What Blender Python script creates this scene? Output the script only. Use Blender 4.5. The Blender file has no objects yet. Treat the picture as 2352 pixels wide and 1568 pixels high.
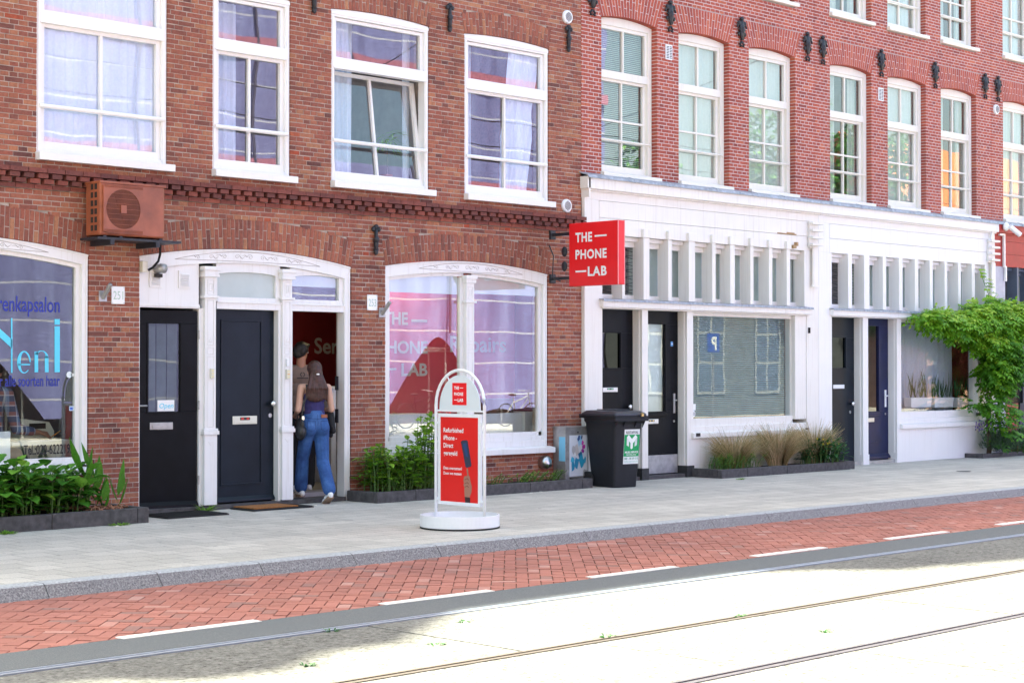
import bpy, bmesh, math, random
from math import sin, cos, tan, pi, radians, sqrt, atan
from mathutils import Vector, Matrix
random.seed(7)
R = random.random
def U(a, b): return a + (b - a) * random.random()

# ------------------------------------------------------------------ camera, sky, sun, exposure
scn = bpy.context.scene
COL = scn.collection
CD, CH, CF = 16.5, 1.63, 4000.0            # distance to the facade, eye height, focal length (for a 2352 px wide frame)
CB, CP = radians(45), math.atan(59 / 4000)
cam_d = bpy.data.cameras.new('camera'); cam = bpy.data.objects.new('camera', cam_d); COL.objects.link(cam)
cam_d.sensor_width = 36; cam_d.lens = 36 * CF / 2352; cam_d.clip_end = 500; cam_d.clip_start = .1
cam.location = (0, -CD, CH); cam.rotation_euler = (pi / 2 + CP, 0, -CB)
scn.camera = cam
SUN_EL, SUN_AZ = radians(60), 0.0
world = bpy.data.worlds.new('World'); scn.world = world; world.use_nodes = True
wn = world.node_tree.nodes; wl = world.node_tree.links
sky = wn.new('ShaderNodeTexSky'); sky.sky_type = 'NISHITA'; sky.sun_disc = False
sky.sun_elevation = SUN_EL; sky.sun_rotation = SUN_AZ; sky.dust_density = 4.0; sky.ozone_density = 1.0
bg = wn['Background']; bg.inputs['Strength'].default_value = .1
wl.new(sky.outputs[0], bg.inputs[0])
sl = bpy.data.lights.new('sun', 'SUN'); sl.energy = 4.0; sl.angle = radians(1.1); sl.color = (1, .965, .91)
so = bpy.data.objects.new('sun', sl); COL.objects.link(so); so.rotation_euler = (-(pi / 2 - SUN_EL), 0, -SUN_AZ)
scn.view_settings.view_transform = 'Standard'; scn.view_settings.look = 'None'
scn.view_settings.exposure = 2.88
scn.view_settings.use_white_balance = True; scn.view_settings.white_balance_temperature = 7600; scn.view_settings.white_balance_tint = -6; scn.view_settings.gamma = 1
scn.cycles.max_bounces = 10; scn.cycles.transparent_max_bounces = 24
scn.cycles.sample_clamp_indirect = 6; scn.cycles.use_denoising = True

# measured points of the photograph, brought on to a real plane of the street
def ray(px, py):
    x = (px - 1176) / CF; y = -(py - 784) / CF
    f = (sin(CB) * cos(CP), cos(CB) * cos(CP), sin(CP)); u = (-sin(CB) * sin(CP), -cos(CB) * sin(CP), cos(CP)); r = (cos(CB), -sin(CB), 0)
    return [f[i] + x * r[i] + y * u[i] for i in range(3)]
def wall(px, py, y=0.0):
    d = ray(px, py); t = (CD + y) / d[1]; return (t * d[0], CH + t * d[2])
def gnd(px, py, z=0.0):
    d = ray(px, py); t = (z - CH) / d[2]; return (t * d[0], t * d[1] - CD)

# ------------------------------------------------------------------ mesh helpers
class MB:
    def __init__(s): s.v = []; s.f = []; s.c = []; s.t = 0.5
    def face(s, idx): s.f.append(idx); s.c.append(s.t)
    def box(s, x0, x1, y0, y1, z0, z1, t=None, skip=''):
        if t is not None: s.t = t
        n = len(s.v)
        s.v += [(x0, y0, z0), (x1, y0, z0), (x1, y1, z0), (x0, y1, z0), (x0, y0, z1), (x1, y0, z1), (x1, y1, z1), (x0, y1, z1)]
        for k, q in (('b', (3, 2, 1, 0)), ('t', (4, 5, 6, 7)), ('f', (0, 1, 5, 4)), ('k', (2, 3, 7, 6)), ('l', (3, 0, 4, 7)), ('r', (1, 2, 6, 5))):
            if k not in skip: s.face([n + i for i in q])
        return s
    def hexa(s, p, t=None, skipback=True):
        """8 points: 0-3 front (ccw seen from the front), 4-7 back"""
        if t is not None: s.t = t
        n = len(s.v); s.v += [tuple(q) for q in p]
        for q in ((0, 1, 2, 3), (1, 0, 4, 5), (2, 1, 5, 6), (3, 2, 6, 7), (0, 3, 7, 4)): s.face([n + i for i in q])
        if not skipback: s.face([n + i for i in (7, 6, 5, 4)])
    def quad(s, a, b, c, d, t=None):
        if t is not None: s.t = t
        n = len(s.v); s.v += [tuple(a), tuple(b), tuple(c), tuple(d)]; s.face([n, n + 1, n + 2, n + 3])
    def poly(s, pts, t=None):
        if t is not None: s.t = t
        n = len(s.v); s.v += [tuple(p) for p in pts]; s.face(list(range(n, n + len(pts))))
    def prism(s, pts, o, u, w, d, t=None):
        """polygon pts (2D along u,w from o) extruded by vector d"""
        if t is not None: s.t = t
        o, u, w, d = map(Vector, (o, u, w, d)); n = len(s.v); k = len(pts)
        P = [o + u * a + w * b for a, b in pts]
        s.v += [tuple(p) for p in P] + [tuple(p + d) for p in P]
        s.face([n + i for i in range(k)]); s.face([n + k + i for i in reversed(range(k))])
        for i in range(k):
            j = (i + 1) % k; s.face([n + j, n + i, n + k + i, n + k + j])
    def tube(s, pts, r, seg=8, caps=True, t=None, flat=None):
        if t is not None: s.t = t
        pts = [Vector(p) for p in pts]; m = len(pts); rs = r if isinstance(r, (list, tuple)) else [r] * m
        base = len(s.v); up0 = Vector((0, 0, 1))
        for i, p in enumerate(pts):
            d = (pts[min(i + 1, m - 1)] - pts[max(i - 1, 0)]).normalized()
            a = d.cross(up0)
            if a.length < .05: a = d.cross(Vector((0, 1, 0)))
            a.normalize(); b = d.cross(a).normalized()
            for k in range(seg):
                th = 2 * pi * k / seg
                rr = rs[i]
                s.v.append(tuple(p + a * (cos(th) * rr) + b * (sin(th) * rr * (flat if flat else 1))))
        for i in range(m - 1):
            for k in range(seg):
                k2 = (k + 1) % seg
                s.face([base + i * seg + k, base + i * seg + k2, base + (i + 1) * seg + k2, base + (i + 1) * seg + k])
        if caps:
            s.face([base + k for k in reversed(range(seg))]); s.face([base + (m - 1) * seg + k for k in range(seg)])
    def lathe(s, prof, o, seg=24, axis='z', t=None):
        """profile [(radius, height)] around an axis through o"""
        if t is not None: s.t = t
        o = Vector(o); n = len(s.v); m = len(prof)
        for r, h in prof:
            for k in range(seg):
                th = 2 * pi * k / seg; c, q = cos(th) * r, sin(th) * r
                s.v.append(tuple(o + (Vector((c, q, h)) if axis == 'z' else Vector((c, h, q)) if axis == 'y' else Vector((h, c, q)))))
        for i in range(m - 1):
            for k in range(seg):
                k2 = (k + 1) % seg; s.face([n + i * seg + k, n + i * seg + k2, n + (i + 1) * seg + k2, n + (i + 1) * seg + k])
        s.face([n + k for k in reversed(range(seg))]); s.face([n + (m - 1) * seg + k for k in range(seg)])
    def ell(s, c, r, seg=12, rings=8, t=None):
        if t is not None: s.t = t
        n = len(s.v); c = Vector(c)
        r = Vector(r) if isinstance(r, (tuple, list)) else Vector((r, r, r))
        s.v.append((c.x, c.y, c.z + r.z))
        for i in range(1, rings):
            ph = pi * i / rings
            for k in range(seg):
                th = 2 * pi * k / seg; s.v.append((c.x + r.x * sin(ph) * cos(th), c.y + r.y * sin(ph) * sin(th), c.z + r.z * cos(ph)))
        s.v.append((c.x, c.y, c.z - r.z)); L = len(s.v) - 1
        for k in range(seg):
            k2 = (k + 1) % seg; s.face([n, n + 1 + k, n + 1 + k2]); s.face([L, L - seg + k2, L - seg + k])
            for i in range(rings - 2): s.face([n + 1 + i * seg + k, n + 1 + (i + 1) * seg + k, n + 1 + (i + 1) * seg + k2, n + 1 + i * seg + k2])
    def cap(s, a, b, ra, rb, seg=12):          # tapered capsule
        a, b = Vector(a), Vector(b); d = (b - a); L = d.length; d.normalize(); P = []; Q = []
        for k in range(4, 0, -1): th = pi / 2 * k / 4; P.append(a - d * (ra * sin(th))); Q.append(max(ra * cos(th), .0005))
        P += [a, b]; Q += [ra, rb]
        for k in range(1, 5): th = pi / 2 * k / 4; P.append(b + d * (rb * sin(th))); Q.append(max(rb * cos(th), .0005))
        s.tube(P, Q, seg)
    def strip(s, x0, x1, zt, zb, y0, y1, n=16, t=None):
        """band between two curves zt(x), zb(x), front y0, back y1"""
        if t is not None: s.t = t
        N = len(s.v)
        for i in range(n + 1):
            x = x0 + (x1 - x0) * i / n; a, b = zt(x), zb(x); s.v += [(x, y0, b), (x, y0, a), (x, y1, a), (x, y1, b)]
        for i in range(n):
            p = N + 4 * i; q = p + 4
            s.face([p, q, q + 1, p + 1]); s.face([p + 1, q + 1, q + 2, p + 2]); s.face([p + 2, q + 2, q + 3, p + 3]); s.face([p + 3, q + 3, q, p])
        s.face([N, N + 1, N + 2, N + 3]); p = N + 4 * n; s.face([p + 3, p + 2, p + 1, p])
    def leaf(s, p, d, nrm, L, W, fold=.25, droop=.3, t=None, seg=3):
        if t is not None: s.t = t
        p, d = Vector(p), Vector(d).normalized(); nrm = Vector(nrm)
        side = d.cross(nrm)
        if side.length < 1e-3: side = d.cross(Vector((1, 0, .3)))
        side.normalize(); up = side.cross(d).normalized(); n = len(s.v)
        ws = {3: (.12, .95, .62, 0), 2: (.2, 1, 0), 4: (.1, .8, 1, .6, 0)}[seg]
        for i in range(seg + 1):
            a = i / seg; c = p + d * (L * a) - up * (droop * L * a * a); w = ws[i] * W / 2
            s.v += [tuple(c - side * w + up * (fold * w)), tuple(c), tuple(c + side * w + up * (fold * w))]
        for i in range(seg):
            k = n + 3 * i
            if i == seg - 1: s.face([k, k + 1, k + 4]); s.face([k + 1, k + 2, k + 4])
            else: s.face([k, k + 1, k + 4, k + 3]); s.face([k + 1, k + 2, k + 5, k + 4])
    def build(s, name, mat, parent=None, smooth=False, local=False, bevel=0, fix=True):
        me = bpy.data.meshes.new(name)
        off = Vector((0, 0, 0))
        if parent is not None and not local:
            r = parent
            while r is not None: off += r.location; r = r.parent
        vs = s.v if off.length == 0 else [(a - off.x, b - off.y, c - off.z) for a, b, c in s.v]
        me.from_pydata(vs, [], s.f); me.update()
        at = me.color_attributes.new('tint', 'FLOAT_COLOR', 'CORNER')
        buf = []
        for f, c in zip(s.f, s.c):
            q = c if isinstance(c, tuple) else (c, c, c)
            buf += [q[0], q[1], q[2], 1.0] * len(f)
        at.data.foreach_set('color', buf)
        if smooth: me.polygons.foreach_set('use_smooth', [True] * len(me.polygons))
        o = bpy.data.objects.new(name, me); COL.objects.link(o)
        if mat is not None: me.materials.append(mat)
        if parent is not None: o.parent = parent
        if bevel:
            m = o.modifiers.new('bevel', 'BEVEL'); m.width = bevel; m.segments = 2; m.limit_method = 'ANGLE'; m.angle_limit = radians(40)
        return o
def tag(o, label=None, cat=None, group=None, kind=None):
    if label: o['label'] = label
    if cat: o['category'] = cat
    if group: o['group'] = group
    if kind: o['kind'] = kind
    return o
def thing(name, label, cat, loc=(0, 0, 0), rz=0, group=None):
    o = bpy.data.objects.new(name, None); COL.objects.link(o); o.location = loc; o.rotation_euler = (0, 0, rz); o.empty_display_size = .1
    return tag(o, label, cat, group)
def copy_tree(o, parent=None):
    c = o.copy(); COL.objects.link(c)
    if parent is not None: c.parent = parent
    for ch in [q for q in bpy.data.objects if q.parent == o]: copy_tree(ch, c)
    return c
def text_mesh(s, bold=0.0, spacing=1.0):
    cu = bpy.data.curves.new('t', 'FONT'); cu.body = s; cu.size = 1; cu.offset = bold; cu.space_character = spacing; cu.resolution_u = 3
    ob = bpy.data.objects.new('t', cu); COL.objects.link(ob); bpy.context.view_layer.update()
    dg = bpy.context.evaluated_depsgraph_get(); me = bpy.data.meshes.new_from_object(ob.evaluated_get(dg))
    bpy.data.objects.remove(ob); bpy.data.curves.remove(cu)
    vs = [tuple(v.co) for v in me.vertices]; fs = [list(p.vertices) for p in me.polygons]; bpy.data.meshes.remove(me)
    return vs, fs
def add_text(mb, s, o, u, w, width, height, bold=0.0, spacing=1.0, ref=None, slant=0, t=None):
    """lettering fitted into width x height from origin o (baseline left); ref = text whose height counts as 'height'"""
    if t is not None: mb.t = t
    vs, fs = text_mesh(s, bold, spacing)
    if not vs: return
    x0 = min(v[0] for v in vs); x1 = max(v[0] for v in vs)
    rv = vs if ref is None else text_mesh(ref, bold)[0]
    y1 = max(v[1] for v in rv); y0 = 0.0
    sx = width / (x1 - x0) if width else height / (y1 - y0); sy = height / (y1 - y0)
    o, u, w = Vector(o), Vector(u), Vector(w); n = len(mb.v)
    for v in vs: mb.v.append(tuple(o + u * ((v[0] - x0) * sx + slant * v[1] * sy) + w * (v[1] * sy)))
    for f in fs: mb.face([n + i for i in f])
XA, ZA, YN = (1, 0, 0), (0, 0, 1), (0, -1, 0)

# ------------------------------------------------------------------ materials
def nt(name):
    m = bpy.data.materials.new(name); m.use_nodes = True; t = m.node_tree
    b = t.nodes['Principled BSDF']; return m, t.nodes, t.links, b
def ramp(N, stops, interp='LINEAR'):
    r = N.new('ShaderNodeValToRGB'); r.color_ramp.interpolation = interp; e = r.color_ramp.elements
    e[0].position, e[0].color = stops[0][0], (*stops[0][1], 1)
    e[1].position, e[1].color = stops[-1][0], (*stops[-1][1], 1)
    for p, c in stops[1:-1]: q = e.new(p); q.color = (*c, 1)
    return r
def noise(N, L, scale, detail=4, rough=.55, coord='Object', stretch=None):
    tc = N.new('ShaderNodeTexCoord'); n = N.new('ShaderNodeTexNoise'); n.inputs['Scale'].default_value = scale
    n.inputs['Detail'].default_value = detail; n.inputs['Roughness'].default_value = rough
    if stretch:
        mp = N.new('ShaderNodeMapping'); mp.inputs['Scale'].default_value = stretch
        L.new(tc.outputs[coord], mp.inputs[0]); L.new(mp.outputs[0], n.inputs['Vector'])
    else: L.new(tc.outputs[coord], n.inputs['Vector'])
    return n
def mixc(N, L, a, b, fac, mode='MIX'):
    m = N.new('ShaderNodeMix'); m.data_type = 'RGBA'; m.blend_type = mode
    for s, v in ((m.inputs[0], fac), (m.inputs[6], a), (m.inputs[7], b)):
        if hasattr(v, 'is_output'): L.new(v, s)
        elif isinstance(v, (int, float)): s.default_value = v
        else: s.default_value = (*v, 1)
    return m.outputs[2]
def bump(N, L, b, h, strength, dist=.005):
    u = N.new('ShaderNodeBump'); u.inputs['Strength'].default_value = strength; u.inputs['Distance'].default_value = dist
    L.new(h, u.inputs['Height']); L.new(u.outputs[0], b.inputs['Normal'])
def mat_plain(name, col, rough=.6, metal=0, var=.12, scale=6, bmp=0, spec=None, bscale=None):
    m, N, L, b = nt(name); n = noise(N, L, scale, 5)
    dk = tuple(c * (1 - var) for c in col); lt = tuple(min(1, c * (1 + var)) for c in col)
    r = ramp(N, [(.3, dk), (.7, lt)]); L.new(n.outputs[0], r.inputs[0]); L.new(r.outputs[0], b.inputs['Base Color'])
    b.inputs['Roughness'].default_value = rough; b.inputs['Metallic'].default_value = metal
    if spec is not None: b.inputs['Specular IOR Level'].default_value = spec
    if bmp:
        n2 = noise(N, L, bscale or scale * 8, 3); bump(N, L, b, n2.outputs[0], bmp, .003)
    return m
def mat_paint(name, col, dirt=(.45, .4, .33), amt=.35, rough=.38):
    """old oil paint: faint tone changes, small spots of dirt, light brush relief"""
    m, N, L, b = nt(name)
    n1 = noise(N, L, 1.7, 4); r1 = ramp(N, [(.3, tuple(c * .95 for c in col)), (.7, col)]); L.new(n1.outputs[0], r1.inputs[0])
    n2 = noise(N, L, 9, 8, .7); r2 = ramp(N, [(.66, (0, 0, 0)), (.78, (1, 1, 1))]); L.new(n2.outputs[0], r2.inputs[0])
    n3 = noise(N, L, 2.0, 6, .65, stretch=(11, 11, .5)); r3 = ramp(N, [(.52, (0, 0, 0)), (.74, (1, 1, 1))]); L.new(n3.outputs[0], r3.inputs[0])
    mx = mixc(N, L, r2.outputs[0], r3.outputs[0], .5); sc = N.new('ShaderNodeMath'); sc.operation = 'MULTIPLY'; sc.inputs[1].default_value = amt
    L.new(mx, sc.inputs[0]); c = mixc(N, L, r1.outputs[0], dirt, sc.outputs[0]); L.new(c, b.inputs['Base Color'])
    b.inputs['Roughness'].default_value = rough
    n4 = noise(N, L, 30, 4, .6, stretch=(1, 1, .15)); bump(N, L, b, n4.outputs[0], .18, .003)
    return m
def mat_brick(name, stops, spot=(.6, .55, .5), spots=.72, bmp=.5):
    m, N, L, b = nt(name)
    at = N.new('ShaderNodeAttribute'); at.attribute_name = 'tint'
    r = ramp(N, stops); L.new(at.outputs['Fac'], r.inputs[0])
    n = noise(N, L, 28, 5, .65); rn = ramp(N, [(.25, (.62, .6, .6)), (.55, (1, 1, 1)), (.8, (1.18, 1.12, 1.05))]); L.new(n.outputs[0], rn.inputs[0])
    c = mixc(N, L, r.outputs[0], rn.outputs[0], 1, 'MULTIPLY')
    big = noise(N, L, .75, 7, .65, stretch=(1, 1, .55)); rb = ramp(N, [(.32, (.7, .7, .73)), (.5, (.97, .97, .97)), (.7, (1.13, 1.1, 1.06))]); L.new(big.outputs[0], rb.inputs[0])
    c = mixc(N, L, c, rb.outputs[0], 1, 'MULTIPLY')
    sp = noise(N, L, 16, 7, .72); rs = ramp(N, [(spots, (0, 0, 0)), (spots + .04, (.75, .75, .75))]); L.new(sp.outputs[0], rs.inputs[0])
    c = mixc(N, L, c, spot, rs.outputs[0]); L.new(c, b.inputs['Base Color']); b.inputs['Roughness'].default_value = .85
    b.inputs['Specular IOR Level'].default_value = .25
    nb = noise(N, L, 55, 6, .7); bump(N, L, b, nb.outputs[0], bmp, .006)
    return m
def mat_glass(name, tint=(.9, .93, .93), k=1.7, wob=.02, rough=0.0, base=.02, wscale=1.3):
    m = bpy.data.materials.new(name); m.use_nodes = True; N = m.node_tree.nodes; L = m.node_tree.links; N.clear()
    out = N.new('ShaderNodeOutputMaterial'); tr = N.new('ShaderNodeBsdfTransparent'); tr.inputs[0].default_value = (*tint, 1)
    gl = N.new('ShaderNodeBsdfGlossy'); gl.inputs['Roughness'].default_value = rough; gl.inputs[0].default_value = (.97, .98, 1, 1)
    gi = N.new('ShaderNodeNewGeometry'); dt = N.new('ShaderNodeVectorMath'); dt.operation = 'DOT_PRODUCT'; L.new(gi.outputs['Incoming'], dt.inputs[0]); L.new(gi.outputs['Normal'], dt.inputs[1])
    ab = N.new('ShaderNodeMath'); ab.operation = 'ABSOLUTE'; L.new(dt.outputs['Value'], ab.inputs[0]); om = N.new('ShaderNodeMath'); om.operation = 'SUBTRACT'; om.inputs[0].default_value = 1; L.new(ab.outputs[0], om.inputs[1])
    pw = N.new('ShaderNodeMath'); pw.operation = 'POWER'; pw.inputs[1].default_value = 5; L.new(om.outputs[0], pw.inputs[0]); fr = N.new('ShaderNodeMath'); fr.operation = 'MULTIPLY_ADD'; fr.inputs[1].default_value = .96; fr.inputs[2].default_value = .04; L.new(pw.outputs[0], fr.inputs[0])
    ma = N.new('ShaderNodeMath'); ma.operation = 'MULTIPLY_ADD'; ma.inputs[1].default_value = k; ma.inputs[2].default_value = base; ma.use_clamp = True
    mx = N.new('ShaderNodeMixShader')
    n = noise(N, L, wscale, 2, .4); ge = N.new('ShaderNodeNewGeometry')
    v1 = N.new('ShaderNodeVectorMath'); v1.operation = 'SUBTRACT'; v1.inputs[1].default_value = (.5, .5, .5); L.new(n.outputs['Color'], v1.inputs[0])
    v2 = N.new('ShaderNodeVectorMath'); v2.operation = 'SCALE'; v2.inputs['Scale'].default_value = wob; L.new(v1.outputs[0], v2.inputs[0])
    v3 = N.new('ShaderNodeVectorMath'); v3.operation = 'ADD'; L.new(ge.outputs['Normal'], v3.inputs[0]); L.new(v2.outputs[0], v3.inputs[1])
    v4 = N.new('ShaderNodeVectorMath'); v4.operation = 'NORMALIZE'; L.new(v3.outputs[0], v4.inputs[0]); L.new(v4.outputs[0], gl.inputs['Normal'])
    L.new(fr.outputs[0], ma.inputs[0]); L.new(ma.outputs[0], mx.inputs[0]); L.new(tr.outputs[0], mx.inputs[1]); L.new(gl.outputs[0], mx.inputs[2]); L.new(mx.outputs[0], out.inputs[0])
    return m
def mat_cloth(name, col, trans=.35, rough=.9, var=.1):
    m, N, L, b = nt(name)
    n = noise(N, L, 30, 3); r = ramp(N, [(.3, tuple(c * (1 - var) for c in col)), (.7, col)]); L.new(n.outputs[0], r.inputs[0])
    L.new(r.outputs[0], b.inputs['Base Color']); b.inputs['Roughness'].default_value = rough
    if trans:
        t = N.new('ShaderNodeBsdfTranslucent'); t.inputs[0].default_value = (*col, 1); mx = N.new('ShaderNodeMixShader'); mx.inputs[0].default_value = trans
        o = N['Material Output']; L.new(b.outputs[0], mx.inputs[1]); L.new(t.outputs[0], mx.inputs[2]); L.new(mx.outputs[0], o.inputs[0])
    return m
def mat_leaf(name, stops, rough=.45, trans=.3, spec=.4):
    m, N, L, b = nt(name); at = N.new('ShaderNodeAttribute'); at.attribute_name = 'tint'
    r = ramp(N, stops); L.new(at.outputs['Fac'], r.inputs[0]); n = noise(N, L, 40, 3); rn = ramp(N, [(.3, (.8, .8, .8)), (.7, (1.15, 1.15, 1.1))]); L.new(n.outputs[0], rn.inputs[0])
    c = mixc(N, L, r.outputs[0], rn.outputs[0], 1, 'MULTIPLY'); L.new(c, b.inputs['Base Color']); b.inputs['Roughness'].default_value = rough
    b.inputs['Specular IOR Level'].default_value = spec
    t = N.new('ShaderNodeBsdfTranslucent'); L.new(c, t.inputs[0]); mx = N.new('ShaderNodeMixShader'); mx.inputs[0].default_value = trans
    o = N['Material Output']; L.new(b.outputs[0], mx.inputs[1]); L.new(t.outputs[0], mx.inputs[2]); L.new(mx.outputs[0], o.inputs[0])
    return m
def mat_tint(name, rough=.5, metal=0, spec=.5):          # colour straight from the mesh's own per-face colour
    m, N, L, b = nt(name); at = N.new('ShaderNodeAttribute'); at.attribute_name = 'tint'; L.new(at.outputs['Color'], b.inputs['Base Color'])
    b.inputs['Roughness'].default_value = rough; b.inputs['Metallic'].default_value = metal; b.inputs['Specular IOR Level'].default_value = spec
    return m
M = {}
M['brickL'] = mat_brick('old_brick', [(0, (.15, .062, .055)), (.2, (.23, .085, .066)), (.45, (.31, .103, .074)), (.7, (.36, .138, .088)), (.88, (.42, .2, .115)), (1, (.38, .08, .045))])
M['brickC'] = mat_brick('sooty_brick', [(0, (.13, .052, .05)), (.5, (.24, .075, .062)), (1, (.32, .1, .07))], spots=.76)
M['brickR'] = mat_brick('red_brick', [(0, (.26, .065, .058)), (.35, (.36, .085, .066)), (.7, (.43, .105, .072)), (1, (.5, .15, .09))], spots=.78, bmp=.3)
M['mortarL'] = mat_plain('grey_mortar', (.42, .365, .33), .95, var=.25, scale=9, bmp=.5)
M['mortarR'] = mat_plain('white_mortar', (.55, .46, .45), .95, var=.12, scale=9, bmp=.3)
M['whiteL'] = mat_paint('white_window_paint', (.8, .79, .8), amt=.22)
M['whiteC'] = mat_paint('carved_white_paint', (.79, .78, .79), amt=.6)
M['cream'] = mat_paint('cream_paint', (.78, .755, .70), amt=.3)
M['creamF'] = mat_paint('cream_front_paint', (.81, .785, .755), dirt=(.45, .38, .31), amt=.6)
M['whiteF'] = mat_paint('white_front_paint', (.82, .815, .82), amt=.35)
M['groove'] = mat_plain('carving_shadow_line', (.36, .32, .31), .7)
M['glassL'] = mat_glass('upper_glass', tint=(.97, .98, 1), k=1.9, wob=.009, base=.06, wscale=1.2)
M['glassS'] = mat_glass('shop_glass', k=1.5, wob=.006, base=.04, wscale=.9)
M['glassH'] = mat_glass('salon_glass', k=1.2, wob=.006, base=.005, wscale=.9)
M['glassD'] = mat_glass('dark_glass', tint=(.35, .4, .4), k=1.0, wob=.01, base=.01)
M['glassR'] = mat_glass('right_glass', k=1.7, wob=.008, base=.1, wscale=1.5)
M['glassB'] = mat_glass('big_glass', tint=(.85, .9, .9), k=1.1, wob=.004, base=.05)
M['frost'] = mat_plain('frosted_pane', (.46, .52, .51), .25, var=.1, scale=3)
M['curtain'] = mat_cloth('sheer_curtain', (.7, .79, .94), .15)
M['curtain2'] = mat_cloth('pale_green_curtain', (.72, .78, .72), .2)
M['blind'] = mat_plain('blind_slats', (.6, .66, .64), .6)
M['blindG'] = mat_plain('grey_blind', (.24, .33, .37), .6)
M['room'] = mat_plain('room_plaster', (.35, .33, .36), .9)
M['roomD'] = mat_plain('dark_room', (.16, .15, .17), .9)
M['redwall'] = mat_plain('red_shop_wall', (.2, .005, .01), .7, var=.05)
M['floorw'] = mat_plain('shop_floor', (.18, .17, .16), .5)
M['black'] = mat_plain('black_paint', (.005, .006, .009), .35, var=.3, scale=4, spec=.13)
M['navy'] = mat_plain('dark_blue_door', (.008, .013, .022), .35, var=.25, scale=3, spec=.18)
M['navy2'] = mat_plain('navy_door', (.01, .014, .06), .35, var=.2, scale=3, spec=.25)
M['iron'] = mat_plain('black_iron', (.016, .017, .025), .5, var=.4, scale=25, bmp=.4)
M['steel'] = mat_plain('brushed_steel', (.6, .6, .62), .3, 1, var=.1)
M['steelD'] = mat_plain('weathered_steel', (.42, .42, .43), .45, .7, var=.2, scale=12)
M['chrome'] = mat_plain('polished_knob', (.8, .8, .82), .12, 1, var=.03)
M['lead'] = mat_plain('lead_flashing', (.33, .36, .42), .55, .2, var=.3, scale=14, bmp=.4)
M['kerbdark'] = mat_plain('dark_concrete', (.075, .07, .075), .95, var=.35, scale=16, bmp=.6)
M['stoneblk'] = mat_plain('black_plinth', (.03, .03, .033), .7, var=.3, scale=16)
M['red'] = mat_plain('sign_red', (.8, .012, .02), .35, var=.03)
M['redfront'] = mat_plain('dull_red_paint', (.36, .03, .032), .45, var=.12)
M['lilac'] = mat_plain('grey_lilac_paint', (.45, .45, .54), .5)
M['bluegrey'] = mat_plain('blue_grey_paint', (.1, .13, .19), .4)
M['white'] = mat_plain('white_plastic', (.84, .85, .87), .3, var=.03)
M['whiteM'] = mat_plain('white_metal', (.78, .8, .84), .35, var=.03)
M['beigeP'] = mat_plain('aged_plastic', (.68, .66, .58), .4, var=.06)
M['coir'] = mat_plain('coir_mat', (.3, .12, .035), .98, var=.35, scale=70, bmp=1, bscale=220)
M['rubber'] = mat_plain('black_rubber', (.018, .018, .02), .8, var=.3, scale=60)
M['bin'] = mat_plain('bin_plastic', (.014, .015, .02), .5, var=.12, scale=9, bmp=.25, bscale=300, spec=.3)
M['binlid'] = mat_plain('bin_lid_plastic', (.03, .033, .045), .32, var=.12)
M['skin'] = mat_plain('skin', (.55, .32, .24), .5, var=.06, scale=8)
M['skinD'] = mat_plain('skin_tan', (.42, .2, .13), .5, var=.08)
M['hairB'] = mat_plain('brown_hair', (.045, .014, .01), .5, var=.6, scale=30, bmp=.6, bscale=90)
M['hairK'] = mat_plain('black_hair', (.01, .008, .008), .5, var=.4, scale=60, bmp=.5)
M['top'] = mat_plain('navy_top', (.028, .022, .11), .85, var=.1, scale=30, bmp=.3)
M['shirtB'] = mat_plain('beige_shirt', (.24, .17, .14), .9, var=.08)
M['blackcl'] = mat_plain('black_cloth', (.01, .01, .013), .9, var=.3)
M['bagl'] = mat_plain('black_leather', (.012, .013, .016), .38, var=.3, scale=20, bmp=.3)
M['rust'] = mat_plain('rust_red_casing', (.28, .078, .038), .42, var=.3, scale=5, bmp=.15)
M['dark'] = mat_plain('dark_inside', (.02, .018, .018), .7)
M['wood'] = mat_plain('raw_wood', (.4, .26, .14), .8, var=.25, scale=20)
M['woodbr'] = mat_plain('brown_board', (.12, .05, .03), .6)
M['soil'] = mat_plain('soil', (.045, .032, .024), .98, var=.4, scale=30, bmp=1)
M['tile'] = mat_plain('orange_roof_tiles', (.5, .17, .08), .8, var=.3, scale=8)
M['tint'] = mat_tint('printed_colours', .45)
M['tintG'] = mat_tint('glossy_print', .25)
M['blueink'] = mat_plain('blue_ink', (.012, .03, .3), .5, var=.02)
M['cyan'] = mat_plain('cyan_vinyl', (.1, .62, .85), .5, var=.03)
M['blackink'] = mat_plain('black_ink', (.012, .013, .018), .5, var=.02)
M['greyink'] = mat_plain('pale_vinyl', (.5, .46, .47), .5, var=.03)
M['greenink'] = mat_plain('pale_green_ink', (.42, .56, .48), .5, var=.03)
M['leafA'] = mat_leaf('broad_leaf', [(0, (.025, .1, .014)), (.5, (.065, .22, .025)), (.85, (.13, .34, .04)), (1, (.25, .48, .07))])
M['leafB'] = mat_leaf('light_leaf', [(0, (.06, .17, .015)), (.5, (.13, .3, .025)), (1, (.28, .48, .05))])
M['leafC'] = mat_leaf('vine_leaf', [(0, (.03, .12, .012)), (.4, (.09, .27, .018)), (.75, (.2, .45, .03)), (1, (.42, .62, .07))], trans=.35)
M['leafD'] = mat_leaf('dark_leaf', [(0, (.015, .06, .02)), (.6, (.035, .13, .04)), (1, (.07, .22, .06))])
M['grassT'] = mat_leaf('dry_grass', [(0, (.1, .16, .04)), (.25, (.26, .24, .1)), (.55, (.5, .36, .2)), (1, (.78, .64, .44))], .7, .35, .2)
M['lav'] = mat_leaf('lavender_leaf', [(0, (.035, .06, .045)), (.5, (.07, .12, .075)), (.9, (.12, .2, .11)), (1, (.14, .1, .3))], .7, .2, .2)
M['bark'] = mat_plain('bark', (.1, .065, .04), .9, var=.3, scale=20)
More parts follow.
